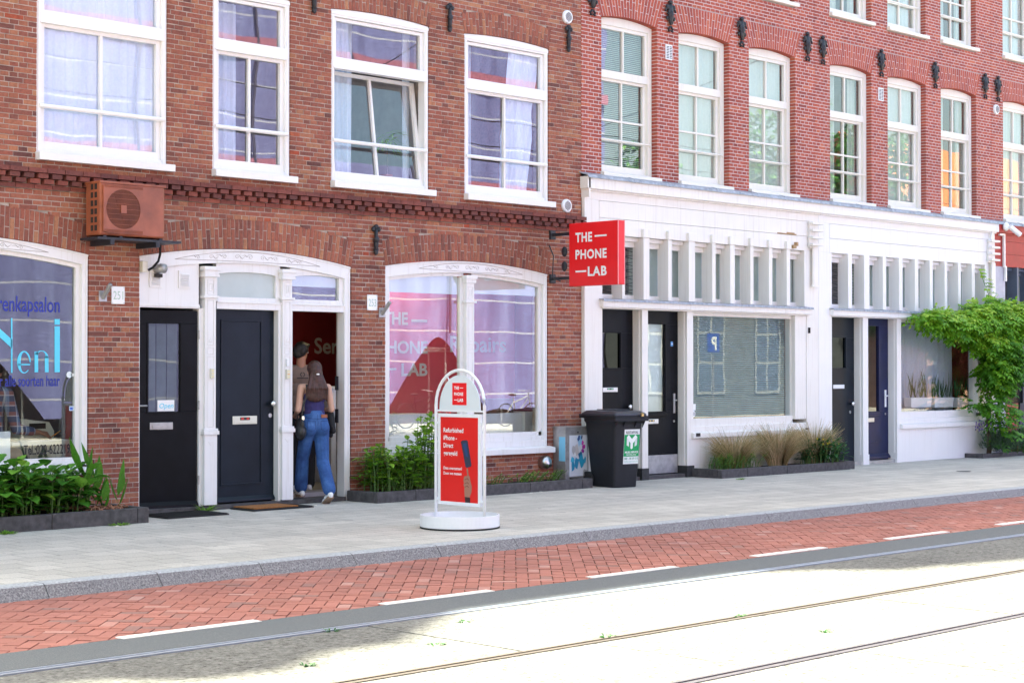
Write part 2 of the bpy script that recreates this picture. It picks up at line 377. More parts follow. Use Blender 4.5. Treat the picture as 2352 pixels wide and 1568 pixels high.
M['dullframe'] = mat_plain('dull_window_frame', (.3, .32, .34), .7)
M['denim'] = None
def mk_denim():
    m, N, L, b = nt('blue_denim')
    n = noise(N, L, 5, 5, .6); r = ramp(N, [(.3, (.012, .045, .17)), (.55, (.03, .1, .3)), (.75, (.08, .18, .42))]); L.new(n.outputs[0], r.inputs[0])
    n2 = noise(N, L, 180, 2); c = mixc(N, L, r.outputs[0], n2.outputs[0], .12, 'OVERLAY'); L.new(c, b.inputs['Base Color']); b.inputs['Roughness'].default_value = .85
    n3 = noise(N, L, 9, 3, .5, stretch=(1, 1, .8)); bump(N, L, b, n3.outputs[0], .9, .03); return m
M['denim'] = mk_denim()
def mk_plaid():
    m, N, L, b = nt('plaid_cloth'); tc = N.new('ShaderNodeTexCoord'); sp = N.new('ShaderNodeSeparateXYZ'); L.new(tc.outputs['Object'], sp.inputs[0])
    col = None
    base = (.08, .09, .16)
    def stripe(out, freq, lo, c, prev):
        a = N.new('ShaderNodeMath'); a.operation = 'MULTIPLY'; a.inputs[1].default_value = freq; L.new(out, a.inputs[0])
        f = N.new('ShaderNodeMath'); f.operation = 'FRACT'; L.new(a.outputs[0], f.inputs[0])
        g = N.new('ShaderNodeMath'); g.operation = 'LESS_THAN'; g.inputs[1].default_value = lo; L.new(f.outputs[0], g.inputs[0])
        h = N.new('ShaderNodeMath'); h.operation = 'MULTIPLY'; h.inputs[1].default_value = .55; L.new(g.outputs[0], h.inputs[0])
        return mixc(N, L, prev, c, h.outputs[0])
    c = stripe(sp.outputs['Z'], 9, .45, (.45, .14, .08), base); c = stripe(sp.outputs['X'], 9, .4, (.2, .3, .5), c)
    c = stripe(sp.outputs['Z'], 9, .1, (.6, .6, .65), c); c = stripe(sp.outputs['X'], 9, .1, (.6, .6, .65), c)
    L.new(c, b.inputs['Base Color']); b.inputs['Roughness'].default_value = .9; return m
M['plaid'] = mk_plaid()
def mk_ground(kind):
    m, N, L, b = nt(kind)
    b.inputs['Roughness'].default_value = .9; b.inputs['Specular IOR Level'].default_value = .25
    if kind == 'sidewalk_tiles':
        tc = N.new('ShaderNodeTexCoord'); mp = N.new('ShaderNodeMapping'); L.new(tc.outputs['Object'], mp.inputs[0])
        dn = N.new('ShaderNodeTexNoise'); dn.inputs['Scale'].default_value = 1.5; L.new(tc.outputs['Object'], dn.inputs[0])
        ad = N.new('ShaderNodeMix'); ad.data_type = 'RGBA'; ad.blend_type = 'ADD'; ad.inputs[0].default_value = .02; L.new(mp.outputs[0], ad.inputs[6]); L.new(dn.outputs['Color'], ad.inputs[7])
        br = N.new('ShaderNodeTexBrick'); L.new(ad.outputs[2], br.inputs[0]); br.offset = .5; br.inputs['Scale'].default_value = 1
        br.inputs['Brick Width'].default_value = .3; br.inputs['Row Height'].default_value = .3; br.inputs['Mortar Size'].default_value = .0055; br.inputs['Mortar Smooth'].default_value = .3
        br.inputs['Color1'].default_value = (.45, .42, .385, 1); br.inputs['Color2'].default_value = (.54, .505, .465, 1); br.inputs['Mortar'].default_value = (.24, .23, .21, 1)
        n = noise(N, L, 60, 7, .75); r = ramp(N, [(.3, (.62, .62, .63)), (.5, (1, 1, 1)), (.72, (1.35, 1.33, 1.28))]); L.new(n.outputs[0], r.inputs[0])
        c = mixc(N, L, br.outputs[0], r.outputs[0], 1, 'MULTIPLY')
        n2 = noise(N, L, .7, 6, .6, stretch=(.35, 1.6, 1)); r2 = ramp(N, [(.3, (.86, .86, .87)), (.7, (1.13, 1.12, 1.1))]); L.new(n2.outputs[0], r2.inputs[0])
        c = mixc(N, L, c, r2.outputs[0], 1, 'MULTIPLY')
        n3 = noise(N, L, 5.5, 2, .3); r3 = ramp(N, [(.7, (0, 0, 0)), (.73, (.45, .45, .45))]); L.new(n3.outputs[0], r3.inputs[0]); c = mixc(N, L, c, (.22, .21, .2), r3.outputs[0])
        vo = N.new('ShaderNodeTexVoronoi'); vo.inputs['Scale'].default_value = 2.3; L.new(tc.outputs['Object'], vo.inputs[0]); r4 = ramp(N, [(.035, (.5, .5, .5)), (.05, (0, 0, 0))]); L.new(vo.outputs['Distance'], r4.inputs[0]); c = mixc(N, L, c, (.16, .155, .15), r4.outputs[0])
        L.new(c, b.inputs['Base Color']); bump(N, L, b, n.outputs[0], .4, .004)
    if kind == 'tram_slab':
        n = noise(N, L, 26, 9, .82); r = ramp(N, [(.38, (.022, .02, .018)), (.455, (.115, .111, .108)), (.56, (.17, .166, .162)), (.68, (.29, .285, .278))]); L.new(n.outputs[0], r.inputs[0])
        n2 = noise(N, L, .8, 4); r2 = ramp(N, [(.3, (.85, .85, .85)), (.7, (1.1, 1.1, 1.1))]); L.new(n2.outputs[0], r2.inputs[0])
        c = mixc(N, L, r.outputs[0], r2.outputs[0], 1, 'MULTIPLY'); L.new(c, b.inputs['Base Color']); bump(N, L, b, n.outputs[0], .5, .004)
    if kind == 'asphalt':
        n = noise(N, L, 110, 4, .8); r = ramp(N, [(.3, (.075, .08, .088)), (.55, (.12, .127, .138)), (.75, (.22, .23, .24))]); L.new(n.outputs[0], r.inputs[0])
        L.new(r.outputs[0], b.inputs['Base Color']); bump(N, L, b, n.outputs[0], .6, .004)
    if kind == 'kerb_stone':
        n = noise(N, L, 70, 6, .8); r = ramp(N, [(.34, (.07, .068, .075)), (.5, (.2, .195, .205)), (.68, (.42, .41, .41))]); L.new(n.outputs[0], r.inputs[0])
        L.new(r.outputs[0], b.inputs['Base Color']); bump(N, L, b, n.outputs[0], .5, .005)
    if kind == 'clay_pavers':
        at = N.new('ShaderNodeAttribute'); at.attribute_name = 'tint'
        r = ramp(N, [(0, (.26, .15, .135)), (.12, (.32, .135, .11)), (.6, (.36, .145, .117)), (.9, (.4, .17, .14)), (1, (.43, .24, .21))]); L.new(at.outputs['Fac'], r.inputs[0])
        n = noise(N, L, 60, 5, .7); rn = ramp(N, [(.3, (.85, .85, .85)), (.7, (1.1, 1.1, 1.1))]); L.new(n.outputs[0], rn.inputs[0])
        n2 = noise(N, L, 1.1, 4, .6, stretch=(.4, 1, 1)); r2 = ramp(N, [(.3, (.82, .84, .88)), (.65, (1.04, 1.02, 1.0))]); L.new(n2.outputs[0], r2.inputs[0])
        c = mixc(N, L, r.outputs[0], rn.outputs[0], 1, 'MULTIPLY'); c = mixc(N, L, c, r2.outputs[0], 1, 'MULTIPLY'); L.new(c, b.inputs['Base Color']); bump(N, L, b, n.outputs[0], .3, .003)
    return m
for k in ('sidewalk_tiles', 'tram_slab', 'asphalt', 'kerb_stone', 'clay_pavers'): M[k] = mk_ground(k)
M['kerb_pale'] = mat_plain('pale_kerb_top', (.36, .37, .39), .9, var=.3, scale=40, bmp=.4)  # paler tone for the thin cap along the kerb top
M['joint'] = mat_plain('paver_joint_sand', (.09, .05, .04), .95, var=.3, scale=40)
M['roadpaint'] = mat_plain('road_paint', (.7, .68, .66), .7, var=.08, scale=30, bmp=.3)
M['rail'] = mat_plain('polished_rail', (.36, .41, .5), .45, .7, var=.1, scale=20)
M['raildark'] = mat_plain('dull_rail', (.16, .15, .18), .4, .8, var=.15, scale=20)
M['railrust'] = mat_plain('rusty_rail', (.05, .037, .033), .6, .1, var=.3, scale=20)

# ------------------------------------------------------------------ the setting
def structure(mb, name, mat, **k):
    o = mb.build(name, mat, **k); o['kind'] = 'structure'; return o
RZ = -.1
g = MB(); g.box(-60, 160, -160, 60, -1.0, -.16); structure(g, 'ground', M['joint'])
g = MB(); g.box(-20, 90, -4.56, .3, -.5, 0); structure(g, 'sidewalk', M['sidewalk_tiles'])
# kerb of one metre stones
k = MB(); x = -10.2
while x < 70:
    L_ = 1.0 if x < 0 else 1.0
    pts = [(-4.563, -.3), (-4.563, .004), (-4.70, .003), (-4.722, -.006), (-4.735, -.022), (-4.80, RZ - .004), (-4.80, -.3)]
    k.prism([(a, b) for a, b in pts], (x + .003, 0, 0), (0, 1, 0), ZA, (L_ - .007, 0, 0)); x += L_
structure(k, 'kerb', M['kerb_stone'])
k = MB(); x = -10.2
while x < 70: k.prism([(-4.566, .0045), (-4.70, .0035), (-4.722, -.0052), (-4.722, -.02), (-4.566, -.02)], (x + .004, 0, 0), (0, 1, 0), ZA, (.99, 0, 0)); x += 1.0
structure(k, 'kerb_top', M['kerb_pale'])
g = MB(); g.box(-20, 90, -6.86, -4.76, -.5, RZ - .012); structure(g, 'cycle_lane_bed', M['joint'])
# 45 degree herringbone clay bricks between kerb and asphalt
pv = MB(); bw, bl, gap = .1, .2, .004
def paver(cx, cy, ang, L=bl, W=bw):
    h = U(-.0015, .0025); tv = U(.15, .85)
    q = R()
    if q < .06: tv = U(0, .1)
    elif q > .95: tv = U(.93, 1)
    a, b = L / 2 - gap, W / 2 - gap; c, s_ = cos(ang), sin(ang); n = len(pv.v); P = []
    for (u, w) in ((-a, -b), (a, -b), (a, b), (-a, b)):
        P.append((cx + u * c - w * s_, cy + u * s_ + w * c))
    y1, y0 = -4.79, -6.855
    if min(p[1] for p in P) < y0 or max(p[1] for p in P) > y1:      # cut the brick at the edges of the lane
        from_clip = P
        for lim, sg in ((y0, 1), (y1, -1)):
            out = []
            for i in range(len(from_clip)):
                A, B_ = from_clip[i], from_clip[(i + 1) % len(from_clip)]
                ia, ib = (A[1] - lim) * sg >= 0, (B_[1] - lim) * sg >= 0
                if ia: out.append(A)
                if ia != ib:
                    t = (lim - A[1]) / (B_[1] - A[1]); out.append((A[0] + t * (B_[0] - A[0]), lim))
            from_clip = out
            if len(out) < 3: return
        P = from_clip
    k_ = len(P); pv.t = tv
    z = RZ + h
    tl = U(-.004, .004), U(-.004, .004)
    pv.v += [(p[0], p[1], z + tl[0] * (p[0] - cx) * 4 + tl[1] * (p[1] - cy) * 4) for p in P] + [(p[0], p[1], RZ - .03) for p in P]
    pv.face([n + i for i in range(k_)])
    for i in range(k_):
        j = (i + 1) % k_; pv.face([n + j, n + i, n + k_ + i, n + k_ + j])
c45 = sqrt(.5)
for i in range(-95, 140):
    for j in range(-140, 95):
        # herringbone in rotated frame: pairs of bricks on a staggered lattice
        m_ = (i - j) % 4
        if m_ == 0: u, w, ang = (i + 1) * bw, (j + .5) * bw, 0
        elif m_ == 3: u, w, ang = (i + .5) * bw, (j + 1) * bw, pi / 2
        else: continue
        x_ = (u - w) * c45 + 14; y_ = (u + w) * c45 - 5.8
        y_ = (u + w) * c45 - 5.8
        if 3.5 < x_ < 32 and -7.0 < y_ < -4.7: paver(x_, y_, ang + pi / 4)
structure(pv, 'cycle_lane', M['clay_pavers'])
g = MB(); g.box(32, 90, -6.86, -4.79, -.4, RZ); g.box(-20, 3.5, -6.86, -4.79, -.4, RZ); o = structure(g, 'cycle_lane_far', M['clay_pavers'])
g = MB(); g.box(-20, 90, -7.42, -6.862, -.5, RZ + .002); structure(g, 'asphalt_strip', M['asphalt'])
d = MB(); xx = 6.1 - 2.245 * 3
while xx < 60:
    y_ = -6.915 + .0105 * (xx - 5)
    d.box(xx + U(-.02, .02), xx + 1.1 + U(-.02, .02), y_, y_ + .1, RZ - .002, RZ + .0065); xx += 2.245
structure(d, 'lane_marking', M['roadpaint'])
sl_ = MB()
ys = [(-7.56, -9.02), (-9.13, -10.33), (-10.45, -12.1), (-12.2, -13.6), (-13.7, -17.2)]
for n_, (a, b) in enumerate(ys):
    x = -14 + n_ * .9 + (0.37 if n_ == 0 else 0)
    while x < 80:
        sl_.box(x, x + 3.02, b, a, -.5, RZ + U(-.001, .002)); x += 3.03
structure(sl_, 'tram_slabs', M['tram_slab'])
g = MB(); g.box(-20, 90, -24, -17.2, -.5, RZ + .05); structure(g, 'far_sidewalk', M['sidewalk_tiles'])
# grooved tram rails (head, groove, lip)
for n_, (yr, mt) in enumerate(((-7.49, 'rail'), (-9.075, 'railrust'), (-10.39, 'raildark'))):
    r_ = MB(); w = .055
    r_.box(-20, 90, yr - w, yr - .012, -.3, RZ + .006); r_.box(-20, 90, yr - .012, yr + .026, -.3, RZ - .03); r_.box(-20, 90, yr + .026, yr + w, -.3, RZ + .003)
    o = structure(r_, 'tram_rail', M[mt])
    s2 = MB(); s2.box(-20, 90, yr + w, yr + w + .014, -.3, RZ - .008); s2.box(-20, 90, yr - w - .018, yr - w, -.3, RZ - .008); structure(s2, 'rail_joint', M['dark'])
for yr in (-12.15, -13.65):
    r_ = MB(); r_.box(-20, 90, yr - .05, yr + .05, -.3, RZ + .004); structure(r_, 'tram_rail', M['railrust'])

# ------------------------------------------------------------------ brickwork
def clip_iv(x0, x1, holes):
    iv = [(x0, x1)]
    for a, b in holes:
        nx = []
        for p, q in iv:
            if b <= p or a >= q: nx.append((p, q)); continue
            if a > p: nx.append((p, a))
            if b < q: nx.append((b, q))
        iv = nx
    return [(p, q) for p, q in iv if q - p > .004]
def zone(xl, xr, z0, zs, rise, T, splay=0.0, flat=False):
    """what the wall leaves out for an arched opening and its soldier arch: z -> interval"""
    xc, hw = (xl + xr) / 2, (xr - xl) / 2
    ztc = zs + rise + T; zte = ztc if flat else zs + T * .9
    def f(z):
        if z < z0: return None
        if z < zs: return (xl, xr)
        if z > ztc: return None
        e = hw + splay * min(1, (z - zs) / max(.01, (zte - zs)))
        if z > zte: e = min(e, (hw + splay) * sqrt(max(0, (ztc - z) / (ztc - zte))))
        return (xc - e, xc + e)
    return f
def brickwork(parent, X0, X1, Z0, Z1, zones, mat, mortar, pitch=.055, L=.215, jit=.0022, joint=.009, off=0.0, name='brick_wall', dep=.11, my=.004, lo=0, hi=1, skip=lambda z: False):
    b = MB(); mo = MB(); n = int(round((Z1 - Z0) / pitch))
    for kz in range(n):
        za = Z0 + kz * pitch; zm = za + pitch / 2
        if skip(zm): continue
        holes = [h for h in (f(zm) for f in zones) if h]
        stretch = (kz % 2 == 0)
        unit = L if stretch else L / 2
        st = X0 - L + off + (L / 4 if stretch else 0) + (L / 2 if (kz % 4 == 2) else 0)
        for (p, q) in clip_iv(X0, X1, holes):
            ed = [p]; i = int((p - st) / unit) + 1
            while True:
                e = st + i * unit + U(-1, 1) * jit * 2.5
                if e >= q - .03: break
                if e > p + .03: ed.append(e)
                i += 1
            ed.append(q)
            zj = za + joint / 2 + U(-1, 1) * jit * .5
            for a, c in zip(ed[:-1], ed[1:]):
                a2 = a + (joint / 2 if a != p else 0); c2 = c - (joint / 2 if c != q else 0)
                t = lo + (hi - lo) * min(1, max(0, random.gauss(.5, .2)))
                z0_, z1_ = zj + U(-1, 1) * jit, za + pitch - joint / 2 + U(-1, 1) * jit
                y = U(-1, 1) * jit; j = lambda: U(-1, 1) * jit
                b.hexa([(a2, y + j(), z0_), (c2, y + j(), z0_ + j() * .6), (c2, y + j(), z1_ + j() * .6), (a2, y + j(), z1_), (a2, dep, z0_), (c2, dep, z0_), (c2, dep, z1_), (a2, dep, z1_)], t)
            mo.box(p + .003, q - .003, my, .3, za, za + pitch)
    o = b.build(name, mat, parent); m_ = mo.build('mortar', mortar, parent)
    return o
def arch(parent, mat, mortar, xl, xr, zs, rise, T, splay, flat=False, pitch=.056, jit=.002, lo=0, hi=1, parts=2, dep=.12, my=.004, gw=.0045):
    xc, hw = (xl + xr) / 2, (xr - xl) / 2; b = MB(); mo = MB()
    n = int(round(2 * hw / pitch))
    bot = lambda t: (xc + hw * t, zs + rise * (1 - t * t))
    top = lambda t: (xc + (hw + splay) * t, zs + rise + T if flat else zs + T * .9 + (rise + T * .1) * (1 - t * t))
    for i in range(n):
        t0, t1 = -1 + 2 * i / n, -1 + 2 * (i + 1) / n; g_ = gw / hw
        a0, a1 = bot(t0 + g_), bot(t1 - g_); c0, c1 = top(t0 + g_), top(t1 - g_)
        cut = [0, (.36 if i % 2 else .66) + U(-.02, .02), 1] if parts == 2 else [0, .32, .68, 1]
        for s0, s1 in zip(cut[:-1], cut[1:]):
            H = T; e0 = s0 + (.005 / H if s0 else .0); e1 = s1 - (.005 / H if s1 < 1 else .004 / H)
            lerp = lambda A, B_, s: (A[0] + (B_[0] - A[0]) * s, A[1] + (B_[1] - A[1]) * s)
            P = [lerp(a0, c0, e0), lerp(a1, c1, e0), lerp(a1, c1, e1), lerp(a0, c0, e1)]; y = U(-1, 1) * jit - .001
            t = lo + (hi - lo) * min(1, max(0, random.gauss(.5, .25)))
            b.hexa([(p[0], y + U(-1, 1) * jit, p[1]) for p in P] + [(p[0], dep, p[1]) for p in P], t)
    k = 24; pl = [bot(-1 + 2 * i / k) for i in range(k + 1)]; pt = [top(-1 + 2 * i / k) for i in range(k + 1)]
    for i in range(k):
        P = [(pl[i][0], pl[i][1] + .004), (pl[i + 1][0], pl[i + 1][1] + .004), pt[i + 1], pt[i]]
        mo.hexa([(p[0], my, p[1]) for p in P] + [(p[0], .3, p[1]) for p in P])
    for i in range(k):
        P = [(pl[i][0], pl[i][1] + .03), (pl[i + 1][0], pl[i + 1][1] + .03), (pt[i + 1][0] + .02 * (i == k - 1), pt[i + 1][1] + .07), (pt[i][0] - .02 * (i == 0), pt[i][1] + .07)]
        mo.hexa([(p[0], .014, p[1]) for p in P] + [(p[0], .29, p[1]) for p in P])
    b.build('brick_arch', mat, parent); mo.build('arch_mortar', mortar, parent)
def curtain(parent, x0, x1, z0, z1, y, mat, amp=.03, wl=.12, slant=0.0, name='curtain'):
    c = MB(); n = max(6, int((x1 - x0) / (wl / 8))); ph = U(0, 6); N = 5
    for r_ in range(N + 1):
        f = r_ / N
        for i in range(n + 1):
            x = x0 + (x1 - x0) * i / n + slant * (1 - f) * (1 if x1 > x0 else 1)
            a = (x - x0) / wl * 2 * pi + ph
            c.v.append((x + .01 * sin(a * .37 + f), y + amp * (sin(a + .5 * sin(a * .31)) * (1.1 - .4 * f) + .35 * sin(a * 2.3 + 1)), z0 + (z1 - z0) * f))
    for r_ in range(N):
        for i in range(n): k = r_ * (n + 1) + i; c.face([k, k + 1, k + n + 2, k + n + 1])
    return c.build(name, mat, parent, smooth=True)

# ------------------------------------------------------------------ house on the left (hair salon and phone shop)
HL = thing('brick_house', 'weathered brown red brick house with arched shopfronts, filling the left half of the photo', 'house', (4.0, 0, 0))
SZ = dict(x0=6.75, x1=10.05, zs=2.845, rise=.15)      # salon window
DZ = dict(x0=10.68, x1=13.715, zs=2.86, rise=.14)     # three doors
PZ = dict(x0=14.26, x1=17.2, zs=2.9, rise=.115)       # phone shop window
WL = [(9.41, 11.04), (11.65, 12.77), (13.39, 15.0), (15.62, 17.215)]
WL0 = [(5.2, 6.8), (7.45, 8.6)]
LZ0, LZS, LR = 3.90, 5.995, .038
zones = [zone(SZ['x0'], SZ['x1'], .49, SZ['zs'], SZ['rise'], .345, .03), zone(DZ['x0'], DZ['x1'], -1, DZ['zs'], DZ['rise'], .345, .06),
         zone(PZ['x0'], PZ['x1'], .47, PZ['zs'], PZ['rise'], .345, .06)]
for a, b in WL + WL0: zones.append(zone(a, b, LZ0 - .09, LZS, LR, .3, .05))
XL0, XLR = 4.0, 17.868
corb0, corb1 = 3.5, 3.72
brickwork(HL, XL0, XLR, -.02, -.02 + 64 * .055, zones, M['brickL'], M['mortarL'])
brickwork(HL, XL0, XLR, 3.72, 3.72 + 62 * .055, zones, M['brickL'], M['mortarL'], off=.04)
for q in (SZ, DZ, PZ): arch(HL, M['brickL'], M['mortarL'], q['x0'], q['x1'], q['zs'], q['rise'], .345, .06 if q is not SZ else .03, parts=2, lo=.1, hi=.85)
for a, b in WL + WL0: arch(HL, M['brickL'], M['mortarL'], a, b, LZS, LR, .3, .05, lo=.15, hi=.85)
# corbelled frieze: string course, two rows of staggered headers, string course
cb = MB(); z = 3.5
def row(z, dy, w, step, offx, t0, t1, jit=.002, gapx=.009):
    x = XL0 + offx
    while x < XLR:
        a, b = max(x, XL0), min(x + w, XLR)
        if b - a > .02: cb.box(a, b, -dy + U(-jit, jit), .05, z + .004, z + .052, t=U(t0, t1), skip='k')
        x += step
row(3.5, .03, .207, .215, 0, .15, .8); row(3.555, .075, .115, .165, .02, 0, .6); row(3.61, .105, .115, .165, .1, 0, .5); row(3.665, .12, .207, .215, .1, 0, .45)
cb.build('corbel_frieze', M['brickC'], HL)
cm = MB(); cm.box(XL0, XLR, -.018, .3, 3.503, 3.55); cm.box(XL0, XLR, .004, .3, 3.55, 3.72); cm.build('frieze_mortar', M['mortarL'], HL)

def arch_f(x0, x1, zs, rise, d=0.0):
    xc, hw = (x0 + x1) / 2, (x1 - x0) / 2
    return lambda x: zs + rise * (1 - ((x - xc) / hw) ** 2) - d

def window_left(i, xl, xr, style):
    w = MB(); zt = arch_f(xl, xr, LZS, LR, .004)
    a, b = xl + .003, xr - .003; y0 = .018
    w.box(a, a + .062, y0, .14, LZ0, LZS - .05); w.box(b - .062, b, y0, .14, LZ0, LZS - .05)
    w.box(a + .02, a + .05, y0 - .008, y0 + .01, LZ0 + .01, LZS - .08); w.box(b - .05, b - .02, y0 - .008, y0 + .01, LZ0 + .01, LZS - .08)
    w.strip(a, b, zt, lambda x: LZS - .085, y0 - .0015, .14); w.strip(a, b, lambda x: zt(x) - .02, lambda x: LZS - .06, y0 - .012, y0 + .01)
    w.box(a + .062, b - .062, y0 + .005, .14, LZ0, LZ0 + .04)
    w.box(a + .045, b - .045, y0 - .012, .14, 5.285, 5.41)                  # transom
    w.box(a + .04, b - .035, y0 - .02, .1, 5.275, 5.292)
    frame = w.build('window', M['whiteL'], HL, bevel=.003)
    us = MB(); p, q = a + .062, b - .062
    us.box(p, p + .05, .05, .1, 5.41, 5.905); us.box(q - .05, q, .05, .1, 5.41, 5.905); us.box(p + .05, q - .05, .05, .1, 5.41, 5.425); us.box(p + .05, q - .05, .05, .1, 5.865, 5.905)
    us.build('upper_sash', M['whiteL'], frame)
    ls = MB(); z0, z1 = LZ0 + .04, 5.283
    ls.box(p, p + .052, .05, .1, z0, z1); ls.box(q - .052, q, .05, .1, z0, z1); ls.box(p + .052, q - .052, .05, .1, z0, z0 + .085); ls.box(p + .052, q - .052, .05, .1, z1 - .045, z1)
    ls.box((p + q) / 2 - .016, (p + q) / 2 + .016, .055, .098, z0 + .085, z1 - .045)
    gl = MB(); gl.quad((p + .052, .088, z0 + .085), (q - .052, .088, z0 + .085), (q - .052, .088, z1 - .045), (p + .052, .088, z1 - .045))
    if style == 'tilt':
        k = tan(radians(7.5))
        for m_ in (ls, gl): m_.v = [(x, y + (z - z0) * k, z) for x, y, z in m_.v]
    ls.build('lower_sash', M['whiteL'], frame); gl.build('pane', M['glassL'], frame)
    gu = MB(); gu.quad((p + .05, .085, 5.425), (q - .05, .085, 5.425), (q - .05, .085, 5.865), (p + .05, .085, 5.865)); gu.build('pane', M['glassL'], frame)
    sb = MB(); sb.tube([(a + .035, .012, 4.395), (b - .03, .012, 4.395)], .024, 10); sb.build('safety_bar', M['whiteL'], frame, smooth=False)
    si = MB(); si.prism([(-.09, 0), (.04, 0), (.04, .085), (.0, .088), (-.09, .078)], (xl - .01, 0, LZ0 - .088), (0, 1, 0), ZA, (xr - xl + .06, 0, 0)); si.build('sill', M['whiteL'], frame, bevel=.004)
    if style == 'full': curtain(frame, p, q, LZ0 + .03, 5.95, .125, M['curtain'], wl=.13, amp=.012)
    if style == 'half': curtain(frame, p, p + .55, LZ0 + .03, 5.95, .16, M['curtain'], wl=.1)
    if style == 'tilt': curtain(frame, p - .02, p + .52, LZ0 + .03, 5.95, .32, M['curtain'], wl=.1); curtain(frame, q - .12, q + .02, LZ0 + .03, 5.95, .32, M['curtain'], wl=.09)
    if style == 'side': curtain(frame, q - .55, q + .0, LZ0 + .03, 5.95, .16, M['curtain'], wl=.12, slant=-.22); curtain(frame, p + .3, p + .42, LZ0 + .03, 5.95, .4, M['curtain'], wl=.09)
    if style == 'dark': curtain(frame, p + .3, p + .62, LZ0 + .03, 5.95, .5, M['curtain'], wl=.1)
    return frame
for i, ((a, b), st) in enumerate(zip(WL, ('full', 'dark', 'tilt', 'side'))): window_left(i, a, b, st)
for a, b in WL0: window_left(9, a, b, 'half')

# upper floors (out of the frame; they cast the shade on the street), side walls, back, floors, roof
def mass(parent, x0, x1, ztop, zfront, mat, floors, shade_gables=(), depth=9.0):
    m = MB(); m.box(x0, x1, .0, .3, zfront, ztop); m.box(x0, x0 + .2, .3, depth, 0, ztop); m.box(x1 - .2, x1, .3, depth, 0, ztop); m.box(x0 + .2, x1 - .2, depth - .2, depth, 0, ztop)
    m.build('upper_wall', mat, parent)
    f = MB()
    for z0, z1 in floors: f.box(x0 + .2, x1 - .2, .3, depth - .2, z0, z1)
    f.build('floor_slab', M['room'], parent)
    r_ = MB(); r_.prism([(0, 0), (depth, 0), (depth / 2, 2.2)], (x0, 0, ztop), (0, 1, 0), ZA, (x1 - x0, 0, 0)); r_.build('roof', M['tile'], parent)
    for pts in shade_gables:
        g_ = MB(); g_.prism(pts, (0, .02, 0), XA, ZA, (0, .5, 0)); g_.build('shade_gable', mat, parent)
SHADE_GABL = [[(4.2, 12.7), (8.7, 12.7), (7.9, 13.6), (7.3, 14.25), (6.7, 14.2), (6.2, 14.75), (5.6, 14.6), (5.2, 13.9), (4.6, 13.8)],  # unseen gables, added and outlined to cast the shade patches on the road
        [(11.6, 12.7), (17.6, 12.7), (17.4, 14.7), (14.6, 15.1), (13.4, 14.5), (12.9, 14.35), (12.4, 13.5)]]
mass(HL, XL0, XLR, 12.85, 7.13, M['brickC'], [(0, .1), (3.2, 3.45), (6.4, 6.7), (9.6, 9.9), (12.6, 12.85)], SHADE_GABL)
f = MB(); f.box(XL0 + .2, XLR - .2, 3.6, 3.8, 3.45, 6.4); f.box(13.1, 13.2, .35, 3.6, 3.45, 6.4); f.box(11.3, 11.4, .35, 3.6, 3.45, 6.4); f.box(15.25, 15.35, .35, 3.6, 3.45, 6.4); f.build('room_walls', M['room'], HL)

# wall anchors
def anchor_left(x, z, h=.36):
    a = MB(); y = -.035
    a.tube([(x, y, z - h * .42), (x, y, z - h * .2), (x, y, z + h * .12), (x, y, z + h * .4)], [.02, .03, .024, .02], 8)
    a.ell((x, y - .01, z - h * .02), (.04, .03, .045)); a.ell((x, y, z + h * .42), (.035, .03, .03)); a.ell((x - .045, y, z + h * .33), (.028, .022, .03)); a.ell((x + .045, y, z + h * .33), (.028, .022, .03))
    a.ell((x, y, z - h * .46), (.03, .025, .035)); a.tube([(x - .012, y, z - h * .25), (x - .03, y, z - h * .36), (x, y, z - h * .5), (x + .03, y, z - h * .36), (x + .012, y, z - h * .25)], .013, 6)
    a.tube([(x, y, z), (x, .02, z)], .02, 6)
    return a.build('wall_anchor', M['iron'], HL, smooth=True)
for x, z in ((13.10, 6.08), (15.33, 6.16), (17.58, 6.19), (14.08, 3.22)): anchor_left(x, z)
def round_vent(x, z, par, mat):
    v = MB(); v.lathe([(.095, 0), (.095, -.012), (.088, -.03), (.075, -.036)], (x, 0, z), 24, 'y'); o = v.build('round_vent', mat, par, smooth=False)
    s_ = MB()
    for i in range(-4, 5):
        zz = z + i * .015; hw = sqrt(max(.0001, .062 ** 2 - (i * .015) ** 2)); s_.box(x - hw, x + hw, -.039, -.03, zz - .004, zz + .004)
    s_.build('louvre', M['dark'], o)
round_vent(17.576, 6.48, HL, M['whiteM']); round_vent(17.557, 3.86, HL, M['whiteM'])

# --- carved white frames of the ground floor
def scrolls(parent, xc, zf, w, n, y):
    """incised scrollwork along the arched head"""
    s_ = MB()
    for k in range(n):
        t = (k + .5) / n * 2 - 1; x = xc + t * w; z = zf(x); sc = .042 * (1 - .35 * abs(t)); dr = 1 if k % 2 else -1
        P = []
        for i in range(15):
            a = i / 14 * 2.6 * pi; r_ = sc * (1 - i / 17); P.append((x + dr * r_ * cos(a), y, z + r_ * sin(a) * .8))
        s_.tube(P, .0035, 4, flat=.5)
        s_.tube([(x + dr * sc, y, z), (x + dr * (sc + .03), y, z - .02 * dr), (x + dr * (sc + .075), y, z + .012)], [.004, .0035, .001], 4)
    e0, e1 = xc - w - .22, xc + w + .22; m_ = 20
    for sgn in (1, -1):
        s_.tube([(e0 + (e1 - e0) * i / m_, y, zf(e0 + (e1 - e0) * i / m_) + sgn * .055 * (1 - (i / m_ * 2 - 1) ** 2)) for i in range(m_ + 1)], .003, 4)
    s_.build('scroll_carving', M['groove'], parent)
